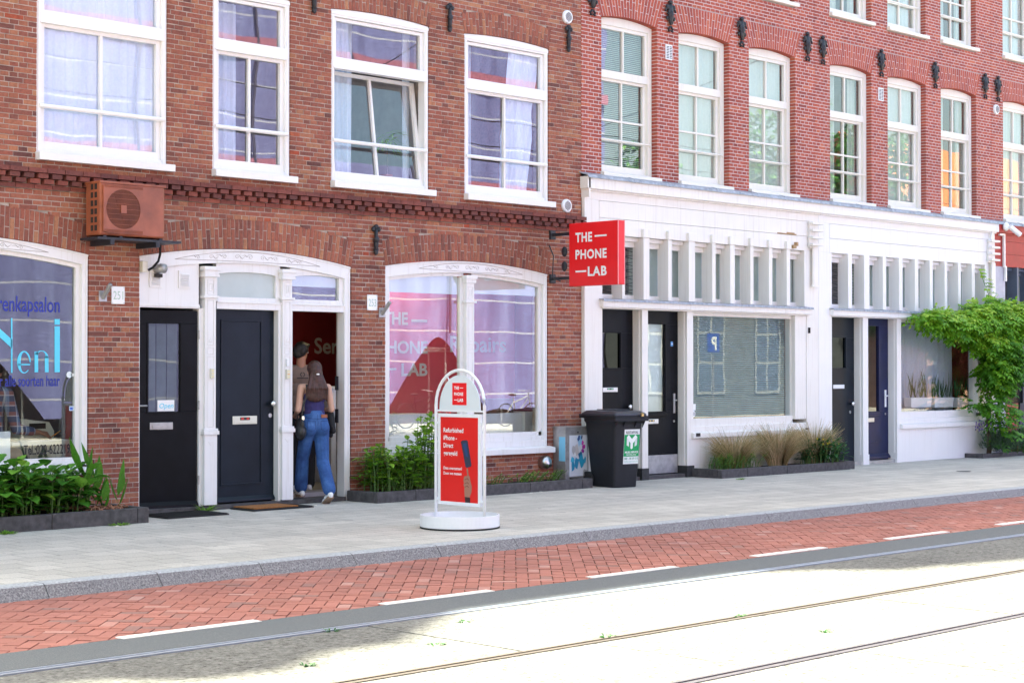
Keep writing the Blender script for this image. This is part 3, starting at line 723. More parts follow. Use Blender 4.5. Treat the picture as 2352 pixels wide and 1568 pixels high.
def pilaster(parent, x0, x1, zcap, y, fr=M['whiteC']):
    p = MB(); w = x1 - x0; xc = (x0 + x1) / 2
    p.box(x0, x1, y, .12, 0.06, zcap); p.box(x0 - .012, x1 + .012, y - .012, .12, 0.06, .86)          # pedestal
    p.box(x0 - .03, x1 + .03, y - .03, .12, .86, .905); p.box(x0 - .02, x1 + .02, y - .02, .12, .905, .93)
    p.box(x0 - .035, x1 + .035, y - .04, .12, zcap - .045, zcap + .0); p.box(x0 - .02, x1 + .02, y - .025, .12, zcap - .09, zcap - .045); p.box(x0 - .03, x1 + .03, y - .033, .12, zcap - .12, zcap - .09)
    p.box(x0 - .028, x1 + .028, y - .025, .12, zcap - .36, zcap - .335)
    def panel(z0, z1, m_=.028):
        p.box(x0 + m_, x0 + m_ + .008, y - .006, y, z0, z1); p.box(x1 - m_ - .008, x1 - m_, y - .006, y, z0, z1); p.box(x0 + m_, x1 - m_, y - .0065, y, z1 - .008, z1); p.box(x0 + m_, x1 - m_, y - .0065, y, z0, z0 + .008)
    panel(zcap - .32, zcap - .15); panel(zcap - .28, zcap - .19, .05); panel(zcap - .9, zcap - .38); panel(zcap - 1.0, zcap - .92); panel(.95, zcap - 1.02); panel(.14, .8)
    p.prism([(-.03, .0), (.03, 0), (0, .045)], (xc, y - .008, zcap - .86), XA, ZA, (0, .008, 0)); p.prism([(-.05, .05), (.05, .05), (0, 0)], (xc, y - .015, .74), XA, ZA, (0, .008, 0))
    o = p.build('pilaster', fr, parent, bevel=.003)
    return o

# three door front
DF = MB(); zt = arch_f(DZ['x0'], DZ['x1'], DZ['zs'], DZ['rise'], .004); a, b = DZ['x0'] + .004, DZ['x1'] - .004
zb2 = lambda x: zt(x) - .16
DF.strip(a, b, zt, zb2, .0185, .16, 30); DF.strip(a, b, zt, lambda x: zt(x) - .022, .008, .03, 30)
DF.box(b - .09, b, .02, .16, .0, 2.80); DF.box(b - .035, b - .012, .01, .03, .02, 2.79)
DF.box(a, a + .012, .012, .14, .02, 2.79)
L1, L2, L3 = (10.69, 11.56), (11.74, 12.66), (12.80, 13.626)
DF.strip(a + .012, 11.5, lambda x: zb2(x) + .002, lambda x: 2.345, .045, .1, 12)           # panel over the first door
DF.box(a + .012, 11.5, .03, .12, 2.295, 2.345); DF.box(a + .012, 11.5, .02, .05, 2.31, 2.325)
for (p, q) in (L2, L3):
    DF.box(p, q, .03, .16, 2.30, 2.385); DF.box(p, q, .018, .05, 2.37, 2.39)
    DF.strip(p + .0, q - .0, lambda x: zb2(x) + .002, lambda x, c=(p + q) / 2, h=(q - p) / 2: 2.735 - .035 * ((x - c) / h) ** 2, .0485, .12, 14)
    DF.box(p, p + .02, .05, .12, 2.385, 2.75); DF.box(q - .065, q, .05, .12, 2.385, 2.75); DF.box(p + .02, q - .065, .05, .12, 2.385, 2.44)
DF.box(11.5, 11.56, .04, .16, 0.05, 2.30); DF.box(12.62, 12.66, .03, .16, 0.03, 2.30)
DF.box(12.79, 12.83, .03, .16, 0.03, 2.30)
dfr = DF.build('door_surround', M['whiteC'], HL, bevel=.003)
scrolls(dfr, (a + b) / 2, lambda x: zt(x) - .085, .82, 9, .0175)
pilaster(dfr, 11.555, 11.705, 2.78, -.0); pilaster(dfr, 12.66, 12.80, 2.79, -.0)
for (p, q), mt in ((L2, 'frost'), (L3, 'glassS')):
    gq = MB(); gq.strip(p + .018, q - .063, lambda x, c=(p + q) / 2, h=(q - p) / 2: 2.737 - .035 * ((x - c) / h) ** 2, lambda x: 2.438, .086, .09, 10); gq.build('fanlight_pane', M[mt], dfr)
gq = MB(); gq.box(12.82, 13.56, .12, .13, 2.6, 2.78); gq.build('roller_blind', M['whiteM'], dfr)
for x in (10.915, 11.30):
    vt = MB()
    vt.box(x - .08, x + .08, .03, .05, 2.52, 2.72)
    for i in range(7): vt.prism([(0, 0), (-.014, -.012), (-.002, .002)], (x - .055, .03, 2.56 + i * .02), (0, 1, 0), ZA, (.11, 0, 0))
    vt.build('wall_vent', M['whiteC'], dfr)
fp = MB(); fp.tube([(10.93, .05, 2.72), (10.93, -.03, 2.73), (10.95, -.09, 2.725)], .052, 16); fp.build('flue_pipe', M['steelD'], dfr, smooth=True)
fp = MB(); fp.box(10.885, 10.97, -.02, .03, 2.63, 2.67); fp.build('flue_mouth', M['dark'], dfr)
bx = MB(); bx.box(10.69, 10.76, -.05, .03, 2.68, 2.80); bx.build('junction_box', M['beigeP'], dfr, bevel=.006)
bl = MB()
bl.box(11.62, 11.665, -.03, 0, 1.5, 1.615, t=.5); bl.build('doorbell_panel', M['beigeP'], dfr, bevel=.003); bl = MB(); bl.box(12.70, 12.755, -.03, 0, 1.49, 1.605); bl.build('doorbell_panel', M['beigeP'], dfr, bevel=.003)
bl = MB()
for k in range(3): bl.box(11.628, 11.657, -.034, -.029, 1.515 + k * .033, 1.533 + k * .033, t=(.75, .68, .4)); bl.box(12.71, 12.745, -.034, -.029, 1.505 + k * .033, 1.523 + k * .033, t=(.75, .5, .25) if k == 1 else (.75, .68, .4))
bl.build('bell_button', M['tint'], dfr)
bl = MB(); bl.box(12.705, 12.745, -.025, 0, 1.64, 1.73); bl.build('doorbell', M['whiteM'], dfr, bevel=.006)
th = MB(); th.box(10.69, 13.63, .0, .35, -.05, .05); th.build('threshold', M['kerbdark'], HL)

# doors
def knob(parent, x, y, z, r=.035):
    k = MB(); k.lathe([(.012, 0), (.014, -.03), (r * .8, -.036), (r, -.05), (r * .95, -.075), (r * .55, -.088), (.002, -.09)], (x, y, z), 20, 'y'); k.build('knob', M['chrome'], parent, smooth=True)
    k = MB(); k.lathe([(.025, 0), (.025, -.008)], (x, y, z - .14), 16, 'y'); k.build('lock', M['steel'], parent)
def mail(parent, x0, x1, z0, z1, y, mat, tag_cols=None):
    m_ = MB(); m_.box(x0, x1, y - .012, y, z0, z1); o = m_.build('letter_plate', mat, parent, bevel=.004)
    w = x1 - x0; s_ = MB(); s_.box(x0 + w * .06, x1 - w * .06, y - .016, y - .011, z0 + (z1 - z0) * .15, z0 + (z1 - z0) * .38); s_.build('flap', mat, o, bevel=.002)
    if tag_cols:
        s_ = MB(); s_.box(x0 + w * .3, x1 - w * .3, y - .0155, y - .0118, z0 + (z1 - z0) * .5, z1 - (z1 - z0) * .15, t=(.02, .02, .02))
        for k in range(2): s_.box(x0 + w * (.34 + k * .22), x0 + w * (.44 + k * .22), y - .017, y - .0154, z0 + (z1 - z0) * .55, z1 - (z1 - z0) * .2, t=tag_cols)
        s_.build('name_plate', M['tint'], o)
# middle door, closed
d2 = MB(); x0, x1, y = 11.752, 12.622, .12; d2.box(x0, x1, y, y + .05, .07, 2.298)
for m_ in (.10,):
    pz0, pz1 = .26, 2.18
    d2.box(x0 + m_, x1 - m_ - .08, y - .012, y, pz1 - .02, pz1); d2.box(x0 + m_, x1 - m_ - .08, y - .012, y, pz0, pz0 + .02); d2.box(x0 + m_, x0 + m_ + .02, y - .0115, y, pz0 + .02, pz1 - .02); d2.box(x1 - m_ - .10, x1 - m_ - .08, y - .0115, y, pz0 + .02, pz1 - .02)
d2.prism([(0, 0), (-.035, .0), (-.03, .02), (0, .06)], (x0, y, .07), (0, 1, 0), ZA, (x1 - x0, 0, 0))
dd = d2.build('door', M['navy'], HL, bevel=.003); tag(dd, 'closed dark blue panelled door between two carved white pilasters')
X, Z = wall(622, 936, .08); knob(dd, 12.565, y, 1.2); mail(dd, 12.02, 12.37, .965, 1.06, y, M['beigeP'], (.6, .03, .02))
# left door, ajar, hinged on the right
hx, hy, ang = 11.49, .06, radians(11)
def ajar(mb):
    mb.v = [(hx + (x - hx) * cos(ang) + 0 * y, hy + (y - hy) - (x - hx) * sin(ang), z) for x, y, z in mb.v]; return mb
d1 = MB(); x0, x1, y = 10.74, 11.49, .06
gx0, gx1, gz0, gz1 = 10.90, 11.28, 1.13, 2.12
d1.box(x0, x1, y, y + .05, -.0 + .03, gz0); d1.box(x0, x1, y, y + .05, gz1, 2.27); d1.box(x0, gx0, y, y + .05, gz0, gz1); d1.box(gx1, x1, y, y + .05, gz0, gz1)
for q in ((gx0 - .02, gx0, gz0 - .02, gz1 + .02), (gx1, gx1 + .02, gz0 - .02, gz1 + .02), (gx0, gx1, gz1, gz1 + .02), (gx0, gx1, gz0 - .02, gz0)): d1.box(q[0], q[1], y - .01, y, q[2], q[3])
d1.prism([(0, 0), (-.04, .0), (-.035, .03), (0, .07)], (x0, y, .05), (0, 1, 0), ZA, (x1 - x0, 0, 0))
dl = ajar(d1).build('door', M['black'], HL, bevel=.003); tag(dl, 'black glazed door standing ajar with an Open card in its window')
q = MB(); q.quad((gx0, y + .02, gz0), (gx1, y + .02, gz0), (gx1, y + .02, gz1), (gx0, y + .02, gz1)); ajar(q).build('pane', M['glassD'], dl)
q = MB()
for k in range(3): q.box(gx0 + .0 + k * .13, gx0 + .115 + k * .13, y + .05 + k * .004, y + .056 + k * .004, gz0, gz1)
ajar(q).build('vertical_blind', mat_plain('pale_blind', (.5, .53, .55), .7), dl)
q = MB(); q.box(gx0 + .12, gx1 - .06, y + .012, y + .016, gz0 + .005, gz0 + .13); ajar(q).build('open_card', M['white'], dl)
q = MB(); add_text(q, 'Open', (gx0 + .135, y + .010, gz0 + .04), XA, ZA, .17, .055, .01, slant=.2, ref='O'); ajar(q).build('open_lettering', M['cyan'], dl)
q = MB(); q.box(10.915, 11.19, y - .014, y, .93, 1.01); q.box(10.94, 11.165, y - .022, y - .013, .945, .985); ajar(q).build('letter_plate', M['steelD'], dl, bevel=.003)
q = MB(); q.box(10.765, 10.795, y - .01, y, 1.06, 1.26); q.tube([(10.78, y, 1.2), (10.78, y - .045, 1.2), (10.86, y - .05, 1.2)], .009, 8); ajar(q).build('handle', M['steelD'], dl)
for z in (.95, 1.35): q = MB(); q.box(13.535, 13.545, .04, .1, z, z + .17); q.build('strike_plate', M['iron'], HL)
for z in (.3, 1.15, 1.95): q = MB(); q.tube([(11.495, .035, z), (11.495, .035, z + .1)], .01, 8); q.build('hinge', M['steelD'], dl)
# open shop doorway: the door leaf swung inside along the right jamb
q = MB(); q.box(12.785, 12.822, .17, 1.0, .07, 2.28); lf = q.build('door', M['whiteM'], HL); tag(lf, 'white shop door swung fully open into the shop')
q = MB(); q.box(12.822, 12.84, .86, .9, 1.0, 1.25); q.build('handle', M['black'], lf)
# phone shop window
PF = MB(); zt = arch_f(PZ['x0'], PZ['x1'], PZ['zs'], PZ['rise'], .004); a, b = PZ['x0'] + .004, PZ['x1'] - .004
zb2p = lambda x: zt(x) - .15
PF.strip(a, b, zt, zb2p, .0185, .16, 30); PF.strip(a, b, zt, lambda x: zt(x) - .022, .008, .03, 30)
PF.box(a, a + .07, .02, .16, .56, 2.86); PF.box(b - .07, b, .02, .16, .56, 2.86); PF.box(b - .03, b - .01, .01, .03, .58, 2.85)
PF.box(a + .07, b - .07, .02, .16, .56, .64); PF.box(a + .07, b - .07, .05, .14, .64, .70)
mx0, mx1 = 15.66, 15.80
for p, q_ in ((a + .07, mx0), (mx1, b - .07)):
    PF.box(p, p + .05, .06, .12, .70, 2.80); PF.box(q_ - .055, q_, .06, .12, .70, 2.80); PF.box(p, q_, .06, .12, .70, .755)
    PF.strip(p, q_, lambda x: zb2p(x) + .002, lambda x: zb2p(x) - .045, .0585, .12, 14)
pf = PF.build('shop_window_frame', M['whiteC'], HL, bevel=.003)
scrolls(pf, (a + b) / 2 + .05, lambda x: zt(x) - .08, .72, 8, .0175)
pl_ = MB(); zc = 2.83; x0, x1 = mx0, mx1; y = -.0
pl_.box(x0, x1, y, .14, .70, zc); pl_.box(x0 - .03, x1 + .03, y - .035, .12, zc - .05, zc); pl_.box(x0 - .018, x1 + .018, y - .02, .12, zc - .1, zc - .05); pl_.box(x0 - .025, x1 + .025, y - .022, .12, zc - .36, zc - .335)
for z0, z1, m_ in ((zc - .31, zc - .14, .028), (zc - .27, zc - .18, .05), (zc - .86, zc - .39, .028), (zc - .98, zc - .89, .028), (.8, zc - 1.0, .028)):
    pl_.box(x0 + m_, x0 + m_ + .008, y - .006, y, z0, z1); pl_.box(x1 - m_ - .008, x1 - m_, y - .006, y, z0, z1); pl_.box(x0 + m_, x1 - m_, y - .0065, y, z1 - .008, z1); pl_.box(x0 + m_, x1 - m_, y - .0065, y, z0, z0 + .008)
pl_.build('pilaster', M['whiteC'], pf, bevel=.003)
gq = MB()
for p, q_ in ((a + .12, mx0 - .055), (mx1 + .05, b - .125)): gq.strip(p, q_, lambda x: zb2p(x) - .043, lambda x: .755, .094, .098, 10)
gq.build('shop_pane', M['glassS'], pf)
gq = MB(); gq.prism([(-.11, 0), (.1, 0), (.1, .09), (-.0, .09), (-.11, .07)], (PZ['x0'] - .0, 0, .47), (0, 1, 0), ZA, (2.97, 0, 0)); gq.build('sill', M['whiteC'], pf, bevel=.004)
gq = MB(); gq.box(a + .12, mx0 - .055, .12, .128, 2.58, 2.86); gq.box(mx1 + .05, b - .125, .12, .128, 2.6, 2.86); gq.build('roller_blind', M['whiteM'], pf)
# hair salon window
SF = MB(); zt = arch_f(SZ['x0'], SZ['x1'], SZ['zs'], SZ['rise'], .004); a, b = SZ['x0'] + .004, SZ['x1'] - .004
SF.strip(a, b, zt, lambda x: zt(x) - .12, .0185, .16, 30); SF.strip(a, b, zt, lambda x: zt(x) - .02, .008, .03, 30)
SF.box(b - .07, b, .02, .16, .56, 2.83); SF.box(a, a + .07, .02, .16, .56, 2.83); SF.box(b - .03, b - .01, .01, .03, .58, 2.8)
SF.box(a, b, .02, .16, .56, .62)
SF.box(a + .07, a + .12, .06, .12, .62, 2.78); SF.box(b - .125, b - .07, .06, .12, .62, 2.78); SF.box(a + .12, b - .125, .06, .12, .62, .665); SF.strip(a + .07, b - .07, lambda x: zt(x) - .118, lambda x: zt(x) - .165, .0585, .12, 20)
sf = SF.build('shop_window_frame', M['whiteC'], HL, bevel=.003)
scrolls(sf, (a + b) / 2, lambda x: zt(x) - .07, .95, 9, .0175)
gq = MB(); gq.strip(a + .12, b - .125, lambda x: zt(x) - .163, lambda x: .665, .094, .098, 16); gq.build('shop_pane', M['glassH'], sf)
gq = MB(); gq.prism([(-.1, 0), (.1, 0), (.1, .07), (-.0, .07), (-.1, .055)], (SZ['x0'] - .03, 0, .49), (0, 1, 0), ZA, (3.37, 0, 0)); gq.build('sill', M['whiteC'], sf, bevel=.004)
# lettering on the salon glass (as seen from the street)
def on_glass(px0, px1, py, y=.090):
    A = wall(px0, py, y); B_ = wall(px1, py, y); return A, B_
def glass_text(s, px0, px1, pyb, pyt, mat, name, bold=0, ref=None, slant=0):
    y = .0915; A = wall(px0, pyb, y); B_ = wall(px1, pyb, y); T = wall(px1, pyt, y)
    q = MB(); add_text(q, s, (A[0], y, B_[1]), XA, ZA, B_[0] - A[0], T[1] - B_[1], bold, 1, ref, slant); q.build(name, mat, sf)
X0 = wall(137.5, 717, .0915)[0]
def rt(s, px1, pyb, cap_px, wid, mat, name, bold=0, ref='l'):      # right aligned line of vinyl lettering, wid metres
    y = .0915; B_ = wall(px1, pyb, y); T = wall(px1, pyb - cap_px, y); q = MB()
    add_text(q, s, (B_[0] - wid, y, B_[1]), XA, ZA, wid, T[1] - B_[1], bold, 1, ref); q.build(name, mat, sf)
w1 = wall(137.5, 717, .0915)[0] - wall(0, 717, .0915)[0]
rt('Herenkapsalon', 137.5, 717, 34.5, w1 * 1.30, M['blueink'], 'window_lettering', .012)
rt('voor alle soorten haar', 137.5, 886, 25, w1 * 1.22, M['blueink'], 'window_lettering', .012)
xa, xb = wall(54.7, 1042, .0915)[0], wall(168, 1040, .0915)[0]
rt('Tel.:020-6222193', 168, 1040, 22, xb - xa, M['blackink'], 'window_lettering', .008, ref='2')
q = MB(); y = .0915
def GZ(zx, zy): return wall(zx * .1823, 544.5 + zy * .1823, y)       # coordinates of an enlarged detail
def bar(p0, p1, w0, w1):   # quad stroke between two detail points (horizontal widths)
    A, B_ = GZ(*p0), GZ(*p1); C, D_ = GZ(p0[0] + w0, p0[1]), GZ(p1[0] + w1, p1[1])
    q.quad((B_[0], y, B_[1]), (D_[0], y, D_[1]), (C[0], y, C[1]), (A[0], y, A[1]))
off = (803 - 544.5) / .1823
bar((138, 1018), (138, off + 290), 18, 20); bar((-60, 1130), (138, 1400), 0, 0)
A = [GZ(-80, 1080), GZ(150, 1290), GZ(150, 1400), GZ(-80, 1190)]; q.poly([(p[0], y, p[1]) for p in (A[3], A[2], A[1], A[0])])
bar((687, 1032), (687, 1103), 67, 67); bar((687, 1122), (687, off + 283), 67, 67)
bar((435, 1440), (435, off + 283), 45, 47); bar((565, 1500), (565, off + 283), 46, 48)
def ring(cx, cy, rx, ry, a0, a1, w0, w1, n=24):
    P = []
    for i in range(n + 1):
        f_ = i / n; a_ = radians(a0 + (a1 - a0) * f_); w_ = w0 + (w1 - w0) * sin(pi * f_) if w1 >= 0 else w0
        P.append((GZ(cx + rx * cos(a_), cy - ry * sin(a_)), GZ(cx + (rx - w_) * cos(a_), cy - (ry - w_ * .45) * sin(a_))))
    for (o0, i0), (o1, i1) in zip(P[:-1], P[1:]): q.quad((o0[0], y, o0[1]), (o1[0], y, o1[1]), (i1[0], y, i1[1]), (i0[0], y, i0[1]))
cy_ = (1432 + off + 297) / 2; ry_ = (off + 297 - 1432) / 2
ring(302, cy_, 86, ry_, 0, 315, 14, 46)
bar((225, cy_ + 22), (225, cy_ + 40), 160, 150)
ring(520, 1520, 90, 92, 0, 150, 46, 20)
q.build('window_lettering', M['cyan'], sf)
# stickers on the salon glass
q = MB(); A = wall(155, 860, y); q.lathe([(.035, 0), (.035, .0015)], (A[0] + .02, y - .004, A[1]), 16, 'y', t=(.75, .82, .86)); q.box(A[0] + .04, A[0] + .145, y - .004, y - .002, A[1] - .018, A[1] + .012, t=(.75, .82, .86))
A = wall(159, 943, y); B_ = wall(178, 932, y); q.box(A[0], B_[0], y - .004, y - .002, A[1], B_[1], t=(.6, .75, .9)); q.box(A[0] + .006, A[0] + .04, y - .006, y - .0035, A[1] + .01, B_[1] - .01, t=(.05, .12, .5)); q.box(A[0] + .05, B_[0] - .006, y - .006, y - .0035, A[1] + .035, B_[1] - .02, t=(.05, .12, .5))
q.build('sticker', M['tint'], sf)

# interiors of the left house
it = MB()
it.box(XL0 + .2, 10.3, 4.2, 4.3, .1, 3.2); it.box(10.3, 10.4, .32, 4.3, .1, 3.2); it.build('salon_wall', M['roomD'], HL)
it = MB(); it.box(11.60, 11.68, .32, 5, .1, 3.2); it.box(12.70, 12.78, .32, 4.3, .1, 3.2); it.box(10.4, 12.7, 4.2, 4.3, .1, 3.2); it.build('hall_wall', M['room'], HL)
it = MB(); it.box(12.78, XLR - .2, 3.1, 3.2, .1, 3.2);  it.box(XLR - .26, XLR - .2, .32, 3.1, .1, 3.2); rw = it.build('shop_wall', M['redwall'], HL)
it = MB(); it.box(15.08, XLR - .265, 1.05, 1.15, .12, 3.2); it.build('added_partition', mat_plain('lit_red_partition', (.55, .03, .06), .6, var=.05), HL)  # added nearer wall, the shop's red brightened so that it looks lit
it = MB(); it.box(12.78, XLR - .26, .32, 3.1, .1, .12); it.build('shop_floor', M['floorw'], HL)
q = MB(); yy = 3.09
def room_text(s, px0, px1, pyb, pyt, bold=.02, ref=None):
    A = wall(px0, pyb, yy); B_ = wall(px1, pyb, yy); T = wall(px1, pyt, yy); add_text(q, s, (A[0], yy, B_[1]), XA, ZA, B_[0] - A[0], T[1] - B_[1], bold, 1, ref)
A = wall(722, 812, yy); room_text('Services', 722, 855, 812, 777, .02, 'S'); yy = 1.04; room_text('Repairs', 1034, 1162, 808, 773, .02, 'R')
room_text('THE', 880, 937, 745, 717, .03); room_text('PHONE', 872, 982, 811, 783, .03); room_text('LAB', 922, 982, 862, 834, .03)
A = wall(945, 739, yy); B_ = wall(981, 734, yy); q.box(A[0], B_[0], yy - .002, yy, A[1], B_[1]); A = wall(880, 850, yy); B_ = wall(910, 845, yy); q.box(A[0], B_[0], yy - .002, yy, A[1], B_[1]); q.build('wall_lettering', M['greyink'], HL)

# ------------------------------------------------------------------ row of red brick houses on the right
XR0 = 17.872; PIT = 5.6
WR = [(18.29, 19.50), (20.0, 21.21), (21.71, 22.92)]
RZ0, RZS, RR = 4.40, 6.595, .055
# height of the horizontal members, measured on the first window
lv = lambda zy: wall(1381, zy * .4503, .127)[1]
def window_right(par, xl, xr, z0, zs, rise, cur, detail=True, top=None):
    w = MB(); zt = arch_f(xl, xr, zs, rise, .004); a, b = xl + .003, xr - .003; yf = .1
    hz = lambda z: z + (z0 - RZ0)
    w.box(a, a + .08, yf, .2, z0, zs - .04); w.box(b - .08, b, yf, .2, z0, zs - .04); w.strip(a, b, zt, lambda x: zs - .075, yf - .0015, .2, 12); w.box(a + .08, b - .08, yf + .005, .2, z0, z0 + .03)
    w.box(b - .022, b - .004, yf - .006, yf + .01, z0 + .01, zs - .03)
    fr = w.build('window', M['cream'], par, bevel=.003)
    p, q = a + .08, b - .08; mz = hz(lv(372))
    us = MB(); us.box(p, p + .05, .12, .17, mz - .02, zs - .075); us.box(q - .05, q, .12, .17, mz - .02, zs - .075); us.box(p - .0, q + .0, .105, .17, mz - .06, mz + .05); us.box(p + .05, q - .05, .12, .17, zs - .125, zs - .075); us.box((p + q) / 2 - .015, (p + q) / 2 + .015, .122, .165, mz + .05, zs - .125)
    us.build('upper_sash', M['cream'], fr)
    ls = MB(); ls.box(p, p + .06, .15, .195, z0 + .03, mz - .06); ls.box(q - .06, q, .15, .195, z0 + .03, mz - .06); ls.box(p + .06, q - .06, .15, .195, z0 + .03, z0 + .12); ls.box((p + q) / 2 - .015, (p + q) / 2 + .015, .152, .19, z0 + .12, mz - .06)
    z1 = hz(lv(606)); z2 = hz(lv(710)); ls.box(p + .06, q - .06, .1525, .1895, z1 - .014, z1 + .014); ls.box(p + .06, q - .06, .1525, .1895, z2 - .012, z2 + .012)
    ls.box(p + .0, q - .0, .14, .2, mz - .1, mz - .06)
    ls.build('lower_sash', M['cream'], fr)
    g_ = MB(); g_.quad((p + .05, .15, mz + .05), (q - .05, .15, mz + .05), (q - .05, .15, zs - .125), (p + .05, .15, zs - .125)); g_.quad((p + .06, .178, z0 + .12), (q - .06, .178, z0 + .12), (q - .06, .178, mz - .1), (p + .06, .178, mz - .1)); g_.build('pane', M['glassR'], fr)
    sb = MB(); sb.tube([(a + .05, .09, z2 - .0), (b - .04, .09, z2 - .0)], .014, 8); sb.box(b - .05, b - .02, .085, .12, z2 - .04, z2 + .03); sb.build('safety_bar', M['cream'], fr)
    si = MB(); si.prism([(-.07, 0), (.12, 0), (.12, .075), (.0, .07), (-.07, .055)], (xl - .02, 0, z0 - .07), (0, 1, 0), ZA, (xr - xl + .06, 0, 0)); si.build('sill', M['cream'], fr, bevel=.004)
    if cur == 'blind':
        bl = MB(); z = z0 + .1
        while z < zs - .05: bl.prism([(0, 0), (.02, .014), (.021, .012), (.001, -.002)], (p, .24, z), (0, 1, 0), ZA, (q - p, 0, 0)); z += .028
        bl.build('blind', M['blind'], fr)
    if cur == 'full': curtain(fr, p, q, z0 + .03, zs, .225, M['curtain2'], wl=.16, amp=.015)
    if cur == 'side': curtain(fr, p, p + .45, z0 + .03, zs, .28, M['curtain2'], wl=.1); curtain(fr, q - .2, q, z0 + .03, zs, .28, M['curtain2'], wl=.1)
    return fr
houses = []
specs = [('red_brick_house', 'red brick house with white mortar over a cream shopfront, next to the weathered house', ['blind', 'full', 'full']),
         ('red_brick_house', 'red brick house with white mortar over a white shopfront with a climbing vine', ['side', 'full', 'side']),
         ('red_brick_house', 'red brick house over a dull red shopfront at the right edge of the photo', ['full', 'none', 'full'])]
for h, (nm, lb, curs) in enumerate(specs):
    x0 = XR0 + h * PIT; x1 = x0 + PIT - .004
    H = thing(nm, lb, 'house', (x0, 0, 0)); houses.append(H)
    zs_ = []; ws = [(a + h * PIT, b + h * PIT) for a, b in WR]
    for a, b in ws:
        zs_.append(zone(a, b, RZ0 - .075, RZS, RR, .36, .17, True)); zs_.append(zone(a, b, 7.395, 9.58, RR, .36, .17, True))
    brickwork(H, x0, x1, 4.34, 4.34 + 88 * .0525, zs_, M['brickR'], M['mortarR'], pitch=.0525, L=.22, jit=.0006, joint=.011, off=.03, my=.0012)
    for (a, b), c_ in zip(ws, curs):
        arch(H, M['brickR'], M['mortarR'], a, b, RZS, RR, .36, .17, True, pitch=.0545, jit=.0006, parts=2, dep=.12, lo=.2, hi=.9, my=.0012, gw=.0055)
        if a < 32: window_right(H, a, b, RZ0, RZS, RR, c_)
        window_right(H, a, b, 7.47, 7.47 + RZS - RZ0, RR, c_ if c_ != 'blind' else 'full')
    mass(H, x0, x1, 13.0, 8.96, M['brickR'], [(0, .1), (3.9, 4.2), (7.0, 7.2), (10, 10.2), (12.8, 13)])
    r_ = MB(); r_.box(x0 + .2, x1 - .2, 2.8, 2.9, 4.2, 7.0); r_.box(x0 + .2, x1 - .2, 2.8, 2.9, 7.2, 8.9); r_.build('room_walls', M['room'], H)
    # ornate anchors, vents
def anchor_right(par, x, z):
    a = MB(); y = -.03
    a.tube([(x, y, z + .17), (x, y, z + .08), (x, y - .008, z - .02), (x, y, z - .12)], [.035, .05, .042, .022], 8, flat=.5)
    a.ell((x, y, z + .2), (.035, .025, .03)); a.ell((x, y - .012, z + .03), (.03, .03, .06))
    for s_ in (-1, 1):
        P = []
        for i in range(13):
            t = i / 12 * 1.7 * pi; r_ = .042 * (1 - i / 20); P.append((x + s_ * (.048 + r_ * cos(t)), y, z + .08 + r_ * 1.4 * sin(t) - .02))
        a.tube(P, .013, 6); a.ell((x + s_ * .055, y, z + .13), (.028, .02, .034)); a.ell((x + s_ * .06, y, z - .03), (.018, .018, .03))
        a.tube([(x, y, z - .14), (x + s_ * .04, y, z - .18), (x + s_ * .035, y, z - .215), (x + s_ * .008, y, z - .2)], .014, 6)
    a.tube([(x, y, z - .05), (x + .035, y, z - .1), (x + .04, y, z - .06)], .01, 5); a.tube([(x, y, z), (x, .02, z)], .02, 6)
    a.v = [(x + (p[0] - x) * 1.3, p[1] * 1.15, z + (p[2] - z) * 1.05) for p in a.v]
    return a.build('wall_anchor', M['iron'], par, smooth=True)
for x in (18.073, 19.777, 21.492, 23.226): anchor_right(houses[0], x, 6.80)
for x in (23.651, 25.369, 27.084, 28.804): anchor_right(houses[1], x, 6.80)
for x in (29.265, 30.97): anchor_right(houses[2], x, 6.80)
def sq_vent(par, x, z):
    v = MB(); v.box(x - .075, x + .075, -.018, 0, z - .11, z + .11); o = v.build('wall_vent', M['whiteM'], par, bevel=.003)
    v = MB()
    for i in range(8):
        zz = z - .083 + i * .0235; v.box(x - .06, x - .008, -.02, -.017, zz - .006, zz + .006); v.box(x + .008, x + .06, -.02, -.017, zz - .006, zz + .006)
    v.build('louvre', M['dark'], o)
sq_vent(houses[0], 19.763, 6.27); sq_vent(houses[1], 25.376, 6.27); round_vent(29.227, 6.417, houses[2], M['whiteM'])

